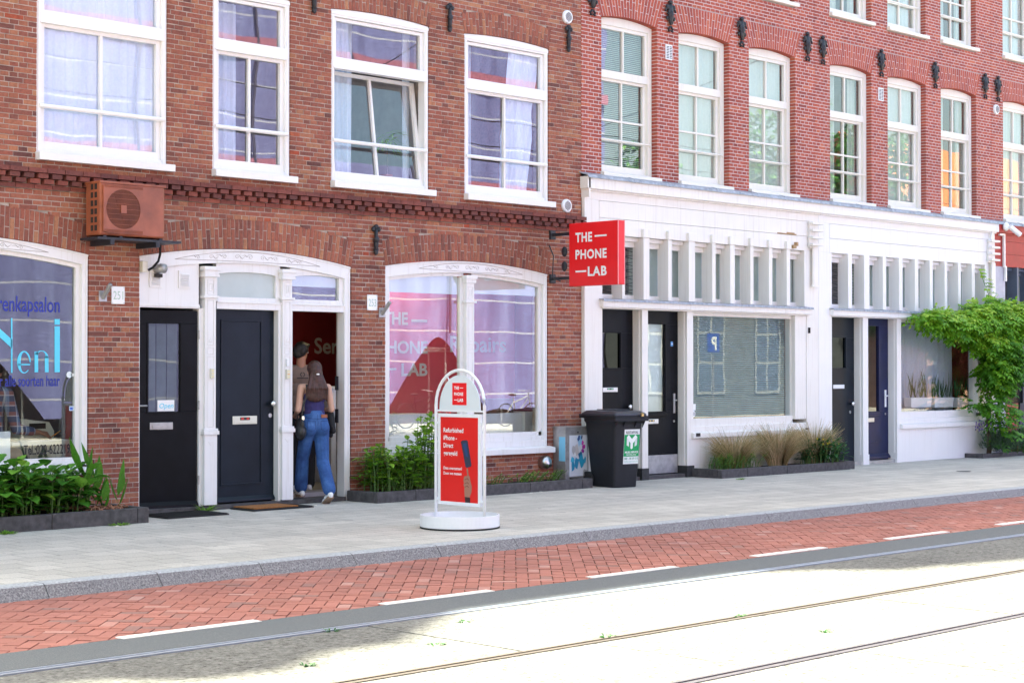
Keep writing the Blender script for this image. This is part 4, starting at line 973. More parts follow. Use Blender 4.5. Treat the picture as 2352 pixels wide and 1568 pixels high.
# timber shopfronts
YF = -.06
POSTS = [[(18.63, 18.69), (19.096, 19.226), (19.65, 19.73), (20.125, 20.27), (20.68, 20.76), (21.12, 21.23), (21.62, 21.70), (22.10, 22.185), (22.565, 22.655)],
         [(24.27, 24.38), (24.74, 24.895), (25.30, 25.40), (25.80, 25.91), (26.30, 26.41), (26.78, 26.88), (27.27, 27.36), (27.73, 27.82), (28.20, 28.31)]]
POSTS.append([(a + 2 * PIT, b + 2 * PIT) for a, b in POSTS[0]])
for h in range(3):
    H = houses[h]; x0 = XR0 + h * PIT; x1 = x0 + PIT
    mt = (M['creamF'], M['whiteF'], M['redfront'])[h]; y = YF
    xa = x0 + .37; xe = (23.14, 28.77, 34.4)[h]                      # the opening between the pilasters
    # fascia
    s_ = MB()
    s_.box(x0 + (.0 if h else -.03), x1 - .004, -.15, .0, 4.12, 4.29); s_.box(x0 + (.0 if h else -.01), x1 - .004, -.1, 0, 4.095, 4.12)
    s_.box(x0, x1 - .004, y, -.002, 3.975, 4.097); s_.box(x0 + .3, x1 - .3, y - .004, -.002, 3.735, 3.971); s_.box(x0 + .3, x1 - .3, y - .002, -.002, 3.50, 3.731); s_.box(x0, x0 + .3, y, -.002, 3.5, 3.975); s_.box(x1 - .3, x1 - .004, y, -.002, 3.5, 3.975)
    fa = s_.build('fascia', mt, H, bevel=.004)
    s_ = MB(); s_.prism([(-.175, 0), (.02, .06), (.02, .075), (-.175, .018), (-.185, -.025), (-.178, -.025)], (x0 - (.05 if h == 0 else 0), 0, 4.29), (0, 1, 0), ZA, (x1 - x0 + (.05 if h == 0 else 0), 0, 0))
    for i in range(1, 6): xx = x0 + i * PIT / 6 + U(-.2, .2); s_.prism([(-.18, .004), (.02, .066), (.02, .082), (-.18, .024), (-.19, -.03), (-.18, -.03)], (xx, 0, 4.29), (0, 1, 0), ZA, (.03, 0, 0))
    s_.build('lead_flashing', M['lead'], H)
    # pilasters
    for q0, q1 in ((x0, xa), (xe, x1 - .004)): s_ = MB(); s_.box(q0, q1, y, .2, .0, 3.5); s_.build('front_pilaster', mt if h < 2 else M['lilac'], H, bevel=.004)
    # transom row
    s_ = MB(); tz0, tz1 = 2.60, 3.50; posts = POSTS[h]
    for a, b in posts:
        s_.box(a, b, y - .03, .12, tz0, tz1 - .0)
        if h == 0: s_.box(a - .02, b + .01, y - .05, y + .0, tz1 - .0, tz1 + .12)
    s_.box(xa, xe, .1, .16, tz0, tz0 + .07); s_.box(xa, xe, .09, .16, 3.36, 3.44); s_.box(xa, xe, .02, .16, 3.44, 3.5)
    edges = [xa] + [q_ for ab in posts for q_ in ab] + [xe]; s_.box(xe - .06, xe, y, .16, tz0, tz1)
    po = s_.build('transom_posts', mt if h < 2 else M['bluegrey'], H, bevel=.003)
    g_ = MB()
    for i in range(0, len(edges), 2): g_.quad((edges[i], .13, tz0 + .07), (edges[i + 1], .13, tz0 + .07), (edges[i + 1], .13, 3.36), (edges[i], .13, 3.36))
    g_.build('transom_pane', M['glassB'], po)
    g_ = MB()
    g_.box(posts[1][0], xe, .19, .21, tz0 + .05, 3.37, t=.5); g_.build('blind', M['frost'], po)
    if h < 2:
        g_ = MB()
        for i in range(0, 4, 2):
            for k in range(8): zz = tz0 + .1 + k * .1; g_.tube([(edges[i], .122, zz), (edges[i + 1], .122, zz + .05)], .004, 4); g_.tube([(edges[i], .122, zz + .05), (edges[i + 1], .122, zz)], .004, 4)
        g_.build('leaded_bars', M['iron'], po)
    # transom rail with lead
    s_ = MB(); s_.box(xa - .06, xe + .06, y - .07, .12, 2.475, 2.575); s_.box(xa - .02, xe + .02, y - .03, .12, 2.455, 2.475); tr = s_.build('transom_rail', mt, H, bevel=.004)
    s_ = MB(); s_.prism([(-.15, 0), (.06, .02), (.06, .028), (-.15, .012), (-.155, -.02), (-.15, -.02)], (xa - .07, 0, 2.576), (0, 1, 0), ZA, (xe - xa + .14, 0, 0)); s_.build('lead_flashing', M['lead'], tr)
    # ribbed ornament between the houses
    if h < 2:
        xo = x1 - .2 if h == 0 else x1 - .19; s_ = MB()
        s_.box(xo - .1, xo + .12, -.1, y, 3.55, 3.98); s_.box(xo - .04, xo + .09, -.13, -.1, 2.95, 3.55); s_.box(xo - .06, xo + .11, -.135, -.1, 2.92, 2.95)
        for k in range(4): s_.box(xo - .14, xo + .16, -.19, -.1, 3.58 + k * .115, 3.615 + k * .115)
        if h == 1: s_.prism([(-.06, 0), (.06, 0), (0, .2)], (xo, -.12, 3.98), XA, ZA, (0, .06, 0))
        s_.build('ribbed_ornament', mt, H, bevel=.003)
    # posts below the transom
    d1a, d1b = (18.244, 19.096) if h == 0 else (23.93, 24.74) if h == 1 else (29.53, 30.34)
    p1 = posts[1]; p2 = (20.117, 20.26) if h == 0 else (25.77, 25.905) if h == 1 else (31.37, 31.5)
    for pp in (p1, p2):
        s_ = MB(); s_.box(pp[0], pp[1], y, .2, .17, 2.456); s_.box(pp[0] - .012, pp[0], -.01, .2, .17, 2.45); dp = s_.build('door_post', mt if h < 2 else M['lilac'], H, bevel=.003)
        s_ = MB(); s_.box(pp[0] - .015, pp[1] + .01, y - .01, .2, .0, .17); s_.build('plinth_block', M['stoneblk'] if h == 0 else mt, dp)
    # shop window
    wx0, wx1 = p2[1], xe; s_ = MB(); fw = .075
    s_.box(wx0, wx0 + .03, .0, .14, .80, 2.456); s_.box(wx1 - .3, wx1, y + .012, .14, .80, 2.456); s_.box(wx1 - .31, wx1 - .3, .03, .14, .8, 2.456)
    s_.box(wx0 + .03, wx1 - .3, .02, .14, 2.40, 2.456); s_.box(wx0 + .03, wx1 - .3, .0, .14, .74, .86); s_.box(wx0, wx1, y + .02, .1, .655, .745)
    wf = s_.build('shop_window_frame', mt, H, bevel=.004)
    s_ = MB(); s_.prism([(-.05, 0), (.1, 0), (.1, .085), (-.02, .085), (-.05, .07)], (wx0 - .05, y, .575), (0, 1, 0), ZA, (wx1 - wx0 + .05, 0, 0)); s_.build('sill', mt, wf, bevel=.004)
    s_ = MB(); s_.quad((wx0 + .03, .06, .86), (wx1 - .3, .06, .86), (wx1 - .3, .06, 2.40), (wx0 + .03, .06, 2.40)); s_.build('shop_pane', M['glassB'] if h == 0 else M['glassS'], wf)
    s_ = MB(); s_.box(wx0, wx1, y + .015, .1, 0, .576); s_.build('stall_riser', mt, H, bevel=.003)
    if h == 0:
        s_ = MB(); z = .88
        while z < 2.4: s_.prism([(0, 0), (.026, .02), (.027, .018), (.001, -.002)], (wx0 + .03, .14, z), (0, 1, 0), ZA, (wx1 - wx0 - .33, 0, 0)); z += .03
        s_.build('blind', M['blindG'], wf)
        s_ = MB(); s_.box(p2[1], p2[1] + .1, -.115, -.08, .6, .65); s_.box(wx1 - .1, wx1 - .02, -.113, -.1, .63, .66); s_.build('rot_hole', M['dark'], wf)
        s_ = MB(); A = wall(1857, 755, -.06); s_.box(A[0] - .01, A[0] + .02, -.085, -.055, A[1] - .07, A[1] + .02); s_.build('door_stop', M['black'], H)
        s_ = MB(); pk = [(1815, 545), (1838, 552), (1855, 562), (1852, 577), (1830, 575), (1822, 560)]
        for x_, z_, w_, h_ in ((22.72, 3.52, .07, .05), (22.8, 3.56, .04, .06), (22.35, 3.735, .5, .018), (22.6, 3.75, .2, .02)): s_.box(x_, x_ + w_, y - .0575 if z_ < 3.6 else y - .012, y, z_, z_ + h_)
        s_.build('peeled_paint', M['wood'], fa)
        s_ = MB(); s_.lathe([(.048, 0), (.048, .002)], (20.40, .05, .93), 20, 'y'); s_.box(20.36, 20.45, .05, .053, .985, 1.08); st_ = s_.build('sticker', M['white'], wf)
        s_ = MB(); add_text(s_, '255', (20.363, .048, .91), XA, ZA, .075, .045, .01); s_.build('sticker_lettering', M['blackink'], st_)
    if h == 1: curtain(wf, wx0 + .04, wx1 - .3, .8, 2.4, .5, M['curtain'], amp=.05, wl=.22)
    # doors
    def panel_door(x0_, x1_, mat, glass, gm, kind, lbl):
        q = MB(); yy = .11; z0, z1 = .05, 2.456
        gx0, gx1, gz0, gz1 = glass
        q.box(x0_, x1_, yy, yy + .05, z0, gz0); q.box(x0_, x1_, yy, yy + .05, gz1, z1); q.box(x0_, gx0, yy, yy + .05, gz0, gz1); q.box(gx1, x1_, yy, yy + .05, gz0, gz1)
        for e in ((gx0 - .025, gx0, gz0 - .025, gz1 + .025), (gx1, gx1 + .025, gz0 - .025, gz1 + .025), (gx0, gx1, gz1, gz1 + .025), (gx0, gx1, gz0 - .025, gz0)): q.box(e[0], e[1], yy - .012, yy, e[2], e[3])
        if kind == 'handle': q.box(gx0 - .02, gx1 + .02, yy - .03, yy, gz0 - .07, gz0 - .025); q.box(gx0, gx1, yy - .01, yy, .35, .365); q.box(gx0, gx1, yy - .01, yy, gz0 - .12, gz0 - .105)
        o = q.build('door', mat, H, bevel=.003); tag(o, lbl)
        q = MB(); q.quad((gx0, yy + .02, gz0), (gx1, yy + .02, gz0), (gx1, yy + .02, gz1), (gx0, yy + .02, gz1)); q.build('pane', gm, o)
        return o
    if h < 2:
        dx = d1a; w_ = d1b - d1a
        A = panel_door(dx + .02, d1b, M['black'] if h == 0 else M['navy'], (dx + .12, dx + .12 + w_ * .52, 1.62, 2.12), M['glassD'], 'knob', 'black door with a small window, left of the two doors of its shopfront')
        knob(A, d1b - .14, .11, 1.06 if h == 0 else 1.02); mail(A, dx + .18, dx + .5, 1.275, 1.34, .11, M['steel'] if h == 0 else M['whiteM'], (.2, .6, .3) if h == 0 else None)
        e0, e1 = p1[1], p2[0] - .01
        B_ = panel_door(e0, e1, M['black'] if h == 0 else M['navy2'], (e0 + .07, e1 - .3, .98 if h == 0 else .88, 2.26 if h == 0 else 2.33), M['glassR'] if h == 0 else M['glassB'], 'handle', 'tall glazed black door with a steel kick plate' if h == 0 else 'glazed navy blue door')
        if h == 0: q = MB(); q.box(e0 + .04, e1 - .28, .19, .2, .9, 2.36); q.build('slat_blind', M['blind'], B_); q = MB(); q.box(e0 + .01, e1 - .02, .1, .11, .07, .34); q.build('kick_plate', M['steelD'], B_)
        else: q = MB(); q.prism([(0, 0), (-.05, .0), (-.045, .03), (0, .08)], (e0, .11, .08), (0, 1, 0), ZA, (e1 - e0, 0, 0)); q.build('weather_bar', M['navy2'], B_)
        zp = .86 if h == 0 else .76; mail(B_, e0 + .11, e0 + .42, zp - .06, zp + .01, .11, M['steel'], (.7, .5, .1) if h == 0 else None)
        q = MB(); hx_ = e1 - .1; q.box(hx_ - .02, hx_ + .02, .095, .11, .95, 1.24); q.tube([(hx_, .1, 1.14), (hx_, .05, 1.14), (hx_ - .09, .045, 1.14)], .01, 8); q.build('handle', M['whiteM'] if h else M['steel'], B_)
        q = MB(); q.lathe([(.018, 0), (.018, -.01)], (hx_, .11, .83), 12, 'y'); q.build('lock', M['steel'], B_)
        if h == 0: q = MB(); q.box(e1 - .17, e1 - .12, .105, .11, 1.94, 2.01, t=(.1, .3, .6)); q.box(e1 - .165, e1 - .125, .102, .105, 1.97, 1.98, t=(.8, .85, .9)); q.build('sticker', M['tint'], B_)
    else:
        A = panel_door(30.0, 30.3, M['black'], (30.05, 30.2, 1.2, 2.2), M['glassD'], 'knob', 'dark door at the right edge of the photo')
        q = MB(); q.box(29.12, 30.0, y + .05, .2, .0, .95); q.build('stall_riser', M['redfront'], H, bevel=.004)
        q = MB(); q.box(29.5, 35, .05, .12, .95, 2.456); q.build('dark_front', M['black'], H)
    # threshold and room behind
    q = MB(); q.box(x0 + .3, p2[0], -.03, .3, -.02, .055); q.build('threshold', M['kerbdark'] if h == 0 else M['steelD'], H)
    q = MB(); q.box(x0 + .1, x1 - .1, 2.5, 2.6, .1, 3.9); q.box(x0 + .02, x0 + .1, .22, 2.6, .1, 3.9); q.box(p2[0], p2[0] + .06, .22, 2.6, .1, 3.9); q.box(p1[0], p1[0] + .06, .22, 2.6, .1, 3.9); q.build('room_walls', M['room'], H)
# cover above door tops is the transom rail; screen wall between old house and shopfront
q = MB(); q.box(17.868, 17.9, -.15, .0, 4.0, 4.29); q.build('cornice_end', M['creamF'], houses[0])

# ------------------------------------------------------------------ things on the facade
AC = thing('air_conditioner', 'rust coloured air conditioner outdoor unit on a black shelf above the left doors', 'air conditioner', (10.36, -.2, 3.0))
x0, x1, yf, z0, z1 = 9.95, 10.765, -.37, 3.03, 3.605
q = MB(); q.box(x0, x1, yf, -.08, z0, z1); q.build('casing', M['rust'], AC, bevel=.022)
q = MB(); q.box(x0 - .008, x1 + .008, yf - .012, -.075, z1 - .022, z1 + .006); q.build('top_cover', M['rust'], AC, bevel=.006)
gx0, gx1, gz0, gz1 = x0 + .03, x0 + .52, z0 + .03, z1 - .03; cx, cz, rr = (gx0 + gx1) / 2, (gz0 + gz1) / 2, .212
q = MB(); n = 40; P0 = [(cx + rr * cos(2 * pi * i / n), cz + rr * sin(2 * pi * i / n)) for i in range(n)]
def sqp(a_):
    c_, s_ = cos(a_), sin(a_); hx_, hz_ = (gx1 - gx0) / 2, (gz1 - gz0) / 2; k_ = min(hx_ / max(1e-6, abs(c_)), hz_ / max(1e-6, abs(s_))); return (cx + c_ * k_, cz + s_ * k_)
for i in range(n):
    a0, a1 = 2 * pi * i / n, 2 * pi * (i + 1) / n; o0, o1 = sqp(a0), sqp(a1); i0, i1 = P0[i], P0[(i + 1) % n]; Y = yf - .025
    q.quad((i0[0], Y, i0[1]), (o0[0], Y, o0[1]), (o1[0], Y, o1[1]), (i1[0], Y, i1[1])); q.quad((i1[0], Y, i1[1]), (i1[0], yf, i1[1]), (i0[0], yf, i0[1]), (i0[0], Y, i0[1])); q.quad((o0[0], Y, o0[1]), (o0[0], yf, o0[1]), (o1[0], yf, o1[1]), (o1[0], Y, o1[1]))
fg = q.build('fan_grille', M['rust'], AC)
q = MB()
for i in range(-20, 21):
    dx = i * .0102; hh = sqrt(max(0, rr * rr - dx * dx))
    if hh > .01: q.box(cx + dx - .0016, cx + dx + .0016, yf - .023, yf - .018, cz - hh, cz + hh)
for i in range(-3, 4):
    dz = i * .055; hh = sqrt(max(0, rr * rr - dz * dz)); q.box(cx - hh, cx + hh, yf - .028, yf - .022, cz + dz - .002, cz + dz + .002)
q.box(cx - .035, cx + .035, yf - .034, yf - .02, cz - .042, cz + .042)
for zz0, zz1 in ((gz0, cz - rr - .004), (cz + rr + .004, gz1)):
    k_ = gx0 + .01
    while k_ < gx1: q.box(k_, k_ + .005, yf - .03, yf - .024, zz0 + .008, zz1 - .006); k_ += .012
q.build('grille_bars', M['rust'], fg)
q = MB(); q.lathe([(rr, 0), (rr, .002)], (cx, yf - .003, cz), 32, 'y'); q.build('fan_opening', M['dark'], AC)
q = MB()
for k_ in range(4): th = k_ * pi / 2 + .4; q.prism([(0, -.02), (.17, -.07), (.19, .03), (.05, .05)], (cx, yf - .012, cz), (cos(th), 0, sin(th)), (-sin(th), 0, cos(th)), (0, .004, 0))
q.build('fan_blade', M['blackcl'], AC)
q = MB()
for r_ in range(6):
    for c_ in range(2): q.box(x0 - .004, x0 + .002, yf + .055 + c_ * .075, yf + .1 + c_ * .075, z0 + .05 + r_ * .088, z0 + .11 + r_ * .088)
q.build('coil_opening', M['dark'], AC)
q = MB(); q.prism([(0, 0), (.09, 0), (.09, .16), (.04, .24), (0, .25)], (x1, -.2, z0 + .02), XA, ZA, (0, .12, 0)); q.build('valve_cover', M['rust'], AC, bevel=.01)
q = MB(); q.box(9.9, 10.95, -.41, -.06, 2.985, 3.01, t=0); q.box(10.05, 10.1, -.42, -.02, 2.93, 2.985); q.box(10.62, 10.67, -.42, -.02, 2.93, 2.985)
for xx in (10.0, 10.2, 10.7): q.box(xx, xx + .04, -.36, -.3, 3.01, 3.032)
for xx in (10.06, 10.63): q.prism([(0, 0), (-.3, 0), (0, -.25)], (xx, -.01, 2.94), (0, 1, 0), ZA, (.03, 0, 0)) if False else None
q.build('shelf_bracket', M['iron'], AC)
q = MB(); q.tube([(10.85, -.15, 2.98), (10.85, -.15, 2.88), (10.84, -.13, 2.8), (10.8, -.08, 2.73), (10.76, -.05, 2.70)], .014, 8); q.build('pipe', M['blackcl'], AC, smooth=True)

def plate(s, x, z, lbl):
    P = thing('house_number_plate', lbl, 'number plate', (x, 0, z), group='enamel house number plates')
    w, h = .082, .096
    q = MB(); q.box(x - w, x + w, -.012, -.002, z - h, z + h); q.build('plate', M['white'], P, bevel=.003)
    q = MB(); add_text(q, s, (x - .062, -.0135, z - .045), XA, ZA, .124, .09, .004); q.build('numerals', M['greenink'], P)
    q = MB()
    for a_ in (-1, 1):
        for b_ in (-1, 1): q.lathe([(.005, 0), (.005, -.003)], (x + a_ * (w - .012), -.012, z + b_ * (h - .012)), 8, 'y')
    q.build('screw', M['steelD'], P)
plate('251', 10.405, 2.415, 'white enamel plate reading 251 beside the hair salon window')
plate('253', 14.04, 2.43, 'white enamel plate reading 253 beside the phone shop doorway')
def flagholder(x, z, lbl, flip):
    P = thing('flagpole_holder', lbl, 'flagpole holder', (x, 0, z), group='steel flagpole holders')
    q = MB(); q.box(x - .05, x + .05, -.012, -.002, z - .06, z + .06); q.build('base_plate', M['steelD'], P, bevel=.003)
    q = MB(); d_ = Vector((.05, -.75, .8)).normalized(); a_ = Vector((x, -.01, z - .02)); q.tube([a_, a_ + d_ * .2], .024, 14, caps=False); q.tube([a_ + d_ * .2, a_ + d_ * .03], .019, 14, caps=True); q.build('socket_tube', M['steelD'], P, smooth=True)
flagholder(10.215, 2.40, 'steel flagpole holder left of the number 251 plate', 0)
flagholder(14.2, 2.31, 'steel flagpole holder beside the number 253 plate', 1)

# hanging light box of the phone shop, at right angles to the wall
SB = thing('hanging_sign', 'square red light box sign reading THE PHONE LAB on a wall bracket', 'shop sign', (17.2, -.83, 2.72))
q = MB(); q.box(17.205, 17.335, -1.272, -.388, 2.722, 3.57); q.build('sign_box', M['red'], SB, bevel=.006)
q = MB()
for yy in (-1.275,):
    q.box(17.2, 17.215, yy, yy + .006, 2.72, 3.572); q.box(17.325, 17.34, yy, yy + .006, 2.72, 3.572)
q.build('edge_trim', mat_plain('pale_red_edge', (.8, .25, .27), .4), SB)
def phone_lab(mb, o, u, w, W, H, b=.035):
    """three line lettering in a field of W x H"""
    o, u, w = Vector(o), Vector(u), Vector(w); ch = .145 * H; x0_, x1_ = .135 * W, .76 * W
    rows = [.70 * H, .43 * H, .155 * H]
    sp = 1.12
    add_text(mb, 'THE', o + u * x0_ + w * rows[0], u, w, .345 * W, ch, b, sp); add_text(mb, 'PHONE', o + u * x0_ + w * rows[1], u, w, .64 * W, ch, b, sp); add_text(mb, 'LAB', o + u * (.39 * W) + w * rows[2], u, w, .385 * W, ch, b, sp)
    for (a_, b_, r_) in ((.53, .775, 0), (.135, .36, 2)):
        z_ = rows[r_] + ch * .42; mb.quad(o + u * a_ * W + w * z_, o + u * b_ * W + w * z_, o + u * b_ * W + w * (z_ + .028 * H), o + u * a_ * W + w * (z_ + .028 * H))
q = MB(); phone_lab(q, (17.2025, -.388, 2.722), (0, -1, 0), ZA, .884, .848); q.build('lettering', M['white'], SB)
q = MB(); q.box(17.22, 17.32, -.03, 0, 2.78, 2.9); q.box(17.22, 17.32, -.03, 0, 3.38, 3.5)
for z in (2.84, 3.44): q.box(17.25, 17.29, -.39, -.02, z - .02, z + .02)
for z in (3.0, 3.2): q.ell((17.25, -.26, z), (.03, .05, .07))
q.tube([(17.2, -.02, 3.3), (17.2, -.1, 3.15), (17.2, -.08, 2.85), (17.24, -.2, 2.8)], .008, 6)
q.build('wall_bracket', M['iron'], SB)
# exhaust hood
EP = MB(); EP.lathe([(.075, .02), (.078, -.02), (.09, -.06), (.085, -.1), (.05, -.135), (.0, -.14)], (17.08, 0, .34), 20, 'y'); o = EP.build('exhaust_hood', M['steel'], smooth=True); tag(o, 'round steel exhaust hood low on the brick wall by the grey cabinet', 'exhaust hood')
q = MB(); q.ell((17.10, -.1, .30), (.055, .045, .032)); q.build('exhaust_mouth', M['dark'], o)
# security camera on the red front
SC = thing('security_camera', 'white bullet security camera under the cornice of the red shopfront', 'security camera', (29.3, -.15, 4.0))
A = wall(2305, 521, -.15); B_ = wall(2318, 527, -.25); q = MB(); q.ell((A[0], -.2, A[1]), (.07, .06, .08)); q.tube([(A[0], -.2, A[1]), (B_[0] + .0, -.3, B_[1] + .02)], .022, 8); q.build('mount', M['white'], SC, smooth=True)
q = MB(); q.tube([(B_[0] - .03, -.28, B_[1] + .05), (B_[0] + .16, -.38, B_[1] - .1)], .05, 14); q.build('camera_body', M['white'], SC)
q = MB(); X_ = A[0] + .1; q.box(X_ - .15, X_ + .04, -.11, -.07, A[1] - .16, A[1] - .12); q.box(X_, X_ + .04, -.11, -.07, A[1] - .75, A[1] - .16); q.box(X_ + .05, X_ + .09, -.11, -.07, A[1] - 1.0, A[1] - .72); q.build('cable_duct', M['white'], SC)

# ------------------------------------------------------------------ things on the pavement
# round based swing sign, at right angles to the street
AS = thing('pavement_sign', 'white swing sign on a round base with a red poster, standing on the pavement', 'advertising sign', (12.17, -3.58, 0))
sx, y0, y1 = 12.17, -3.22, -3.94; ym = (y0 + y1) / 2
q = MB(); q.lathe([(.0, .012), (.395, .012), (.405, .02), (.405, .135), (.392, .137), (.39, .04), (.0, .04)], (sx, -3.58, 0), 56); q.build('base_tray', M['whiteM'], AS, smooth=False)
q = MB(); q.lathe([(.0, 0), (.4, .0), (.407, .004), (.407, .016), (.39, .018)], (sx, -3.58, 0), 56); q.build('rubber_rim', M['rubber'], AS)
q = MB(); a0 = Vector((sx - .12, -3.22, .07)); q.tube([(sx - .03, -3.2 + .02, .07), (sx - .06, -3.14, .07)], .012, 8); q.lathe([(.032, -.02), (.036, 0), (.032, .02)], (sx - .05, -3.14, .07), 16, 'x')
q.v = q.v; q.build('transport_wheel', M['chrome'], AS)
q = MB(); P = [(sx, y0, .03), (sx, y0, .6), (sx, y0, 1.24)]
for i in range(1, 16): a_ = pi * i / 16; P.append((sx, ym + (y0 - ym) * cos(a_), 1.24 + .36 * sin(a_)))
P += [(sx, y1, 1.24), (sx, y1, .6), (sx, y1, .03)]; q.tube(P, .016, 10); q.build('frame_tube', M['whiteM'], AS, smooth=True)
q = MB(); hw = .30; P = [(-hw, 1.19), (hw, 1.19)]; P += [(hw * cos(a_), 1.22 + .33 * sin(a_)) for a_ in [pi * i / 20 for i in range(0, 21)]]
q.prism(P, (sx - .006, ym, 0), (0, -1, 0), ZA, (.012, 0, 0)); hd = q.build('header_panel', mat_plain('pale_blue_white_panel', (.68, .74, .79), .35, var=.02), AS)
q = MB(); q.box(sx - .011, sx + .011, y1 + .01, y0 - .01, 1.175, 1.195)
for a_ in (.32, .68): th = pi * a_; q.tube([(sx, ym + .30 * cos(th) * .98, 1.22 + .32 * sin(th)), (sx, ym + .36 * cos(th), 1.24 + .36 * sin(th))], .007, 6)
q.build('crossbar', M['whiteM'], AS)
q = MB(); q.box(sx - .0085, sx - .0065, ym - .105, ym + .105, 1.245, 1.47); q.build('logo_field', M['red'], hd)
q = MB(); phone_lab(q, (sx - .0095, ym + .105, 1.245), (0, -1, 0), ZA, .21, .225, .035); q.build('logo_lettering', M['white'], hd)
# poster frame
pz0, pz1, py0, py1 = .225, 1.155, ym + .315, ym - .315
q = MB()
for s_ in ((py1, py0, pz1 - .035, pz1), (py1, py0, pz0, pz0 + .035), (py1, py1 + .035, pz0 + .035, pz1 - .035), (py0 - .035, py0, pz0 + .035, pz1 - .035)): q.box(sx - .016, sx + .016, s_[0], s_[1], s_[2], s_[3])
q.box(sx - .006, sx + .006, py1 + .035, py0 - .035, pz0 + .035, pz1 - .035)
pfm = q.build('poster_frame', M['whiteM'], AS, bevel=.003)
q = MB()
for z in (.28, 1.06):
    for yy in (y0, y1): q.box(sx - .01, sx + .01, min(yy, ym + (.315 if yy == y0 else -.315)), max(yy, ym + (.315 if yy == y0 else -.315)), z - .012, z + .012)
q.build('swing_bracket', M['whiteM'], AS)
q = MB(); q.box(sx - .0085, sx - .0065, py1 + .035, py0 - .035, pz0 + .035, pz1 - .035); po = q.build('poster', mat_plain('poster_red', (.72, .018, .018), .3, var=.05, scale=2), pfm)
q = MB(); O = Vector((sx - .0095, py0 - .035 - .045, 0)); u_ = (0, -1, 0)
for k_, (s_, w_) in enumerate((('Refurbished', .295), ('iPhone -', .20), ('Direct', .145), ('geregeld', .205))): add_text(q, s_, O + Vector((0, 0, 1.0 - .078 * k_ - .035)), u_, ZA, w_, .046, .018, ref='R')
for k_, (s_, w_) in enumerate((('Data overzetten?', .275), ('Doen we meteen', .268))): add_text(q, s_, O + Vector((0, 0, .585 - .052 * k_)), u_, ZA, w_, .03, .014, ref='D')
q.build('poster_lettering', M['white'], po)
q = MB(); Lx = lambda a_, b_: (sx - .010, py0 - a_, b_)
def shp(pts, t, dx=0): q.poly([(sx - .010 - dx, py0 - a_, b_) for a_, b_ in pts], t)
c_ = lambda x_, y_: ((x_ - 175) / 425 * .63, 1.155 - (y_ - 485) / 800 * .93)        # detail pixels -> poster metres
shp([c_(*p) for p in ((404, 728), (416, 716), (462, 710), (472, 720), (510, 925), (502, 940), (462, 952), (450, 944))], (.03, .035, .07))
shp([c_(*p) for p in ((425, 745), (458, 735), (480, 860), (450, 850))], (.015, .05, .16), .0005)
sk, sd = (.36, .17, .12), (.2, .075, .055)
shp([c_(*p) for p in ((460, 965), (468, 953), (476, 965), (482, 1020), (468, 1020))], sk)
shp([c_(*p) for p in ((432, 1045), (440, 1026), (480, 1018), (492, 1024), (500, 1070), (512, 1110), (510, 1160), (494, 1200), (498, 1265), (448, 1262), (442, 1200), (438, 1150), (440, 1115), (430, 1110), (432, 1090), (440, 1082), (430, 1075))], sk)
for yy_ in (1048, 1082, 1112): shp([c_(*p) for p in ((440, yy_ + 6), (470, yy_ - 8), (486, yy_ + 6), (480, yy_ + 12), (466, yy_ + 2), (444, yy_ + 12))], sd, .0005)
shp([c_(*p) for p in ((448, 1262), (444, 1205), (496, 1208), (498, 1265))], (.03, .012, .015), .0006)
q.build('poster_picture', M['tint'], po)

# wheelie bin
BN = thing('wheelie_bin', 'dark grey wheelie bin with a green and white sticker and a padlocked lid', 'wheelie bin', (17.86, -.60, 0), radians(-9))
def ring_loft(q, levels, cap=True, t=None):
    n = len(q.v); k = len(levels[0])
    for L in levels: q.v += [tuple(p) for p in L]
    for i in range(len(levels) - 1):
        for j in range(k): j2 = (j + 1) % k; q.face([n + i * k + j, n + i * k + j2, n + (i + 1) * k + j2, n + (i + 1) * k + j])
    if cap: q.face([n + j for j in reversed(range(k))]); q.face([n + (len(levels) - 1) * k + j for j in range(k)])
def rrect(hx, y0, y1, z, r=.04, n=4):
    P = []
    for cx_, cy_, a0 in ((hx - r, y1 - r, 0), (-hx + r, y1 - r, 90), (-hx + r, y0 + r, 180), (hx - r, y0 + r, 270)):
        for i in range(n + 1): a_ = radians(a0 + 90 * i / n); P.append((cx_ + r * cos(a_), cy_ + r * sin(a_), z))
    return P
q = MB(); ring_loft(q, [rrect(.20, -.26, .22, .0), rrect(.205, -.265, .23, .02), rrect(.25, -.335, .31, .86), rrect(.268, -.36, .33, .90), rrect(.268, -.36, .33, .935)]); body = q.build('bin_body', M['bin'], BN, local=True, bevel=.008)
q = MB(); q.box(-.29, .29, -.40, .34, .935, .962); q.box(-.295, .295, -.405, -.36, .90, .935); q.box(-.29, .29, -.402, .3, .962, .972); q.build('rim', M['bin'], BN, local=True, bevel=.01)
q = MB(); ring_loft(q, [rrect(.285, -.39, .36, .974, .03), rrect(.28, -.385, .36, 1.0, .03), rrect(.24, -.33, .32, 1.035, .05), rrect(.2, -.28, .28, 1.042, .05)]); q.box(-.13, .13, -.2, .2, 1.043, 1.055); q.box(-.27, .27, .34, .42, .96, .99); ld = q.build('lid', M['binlid'], BN, local=True, bevel=.006)
q = MB(); q.tube([(-.25, .42, .95), (.25, .42, .95)], .018, 10); q.tube([(-.2, .33, .93), (-.2, .42, .95)], .018, 8); q.tube([(.2, .33, .93), (.2, .42, .95)], .018, 8); q.build('handle', M['bin'], BN, local=True)
for sgn in (-1, 1):
    q = MB(); q.lathe([(.0, -.024), (.06, -.024), (.065, -.03), (.1, -.03), (.1, .03), (.065, .03), (.06, .02), (.0, .02)], (sgn * .235, .26, .1), 28, 'x'); q.build('wheel', M['rubber'], BN, local=True)
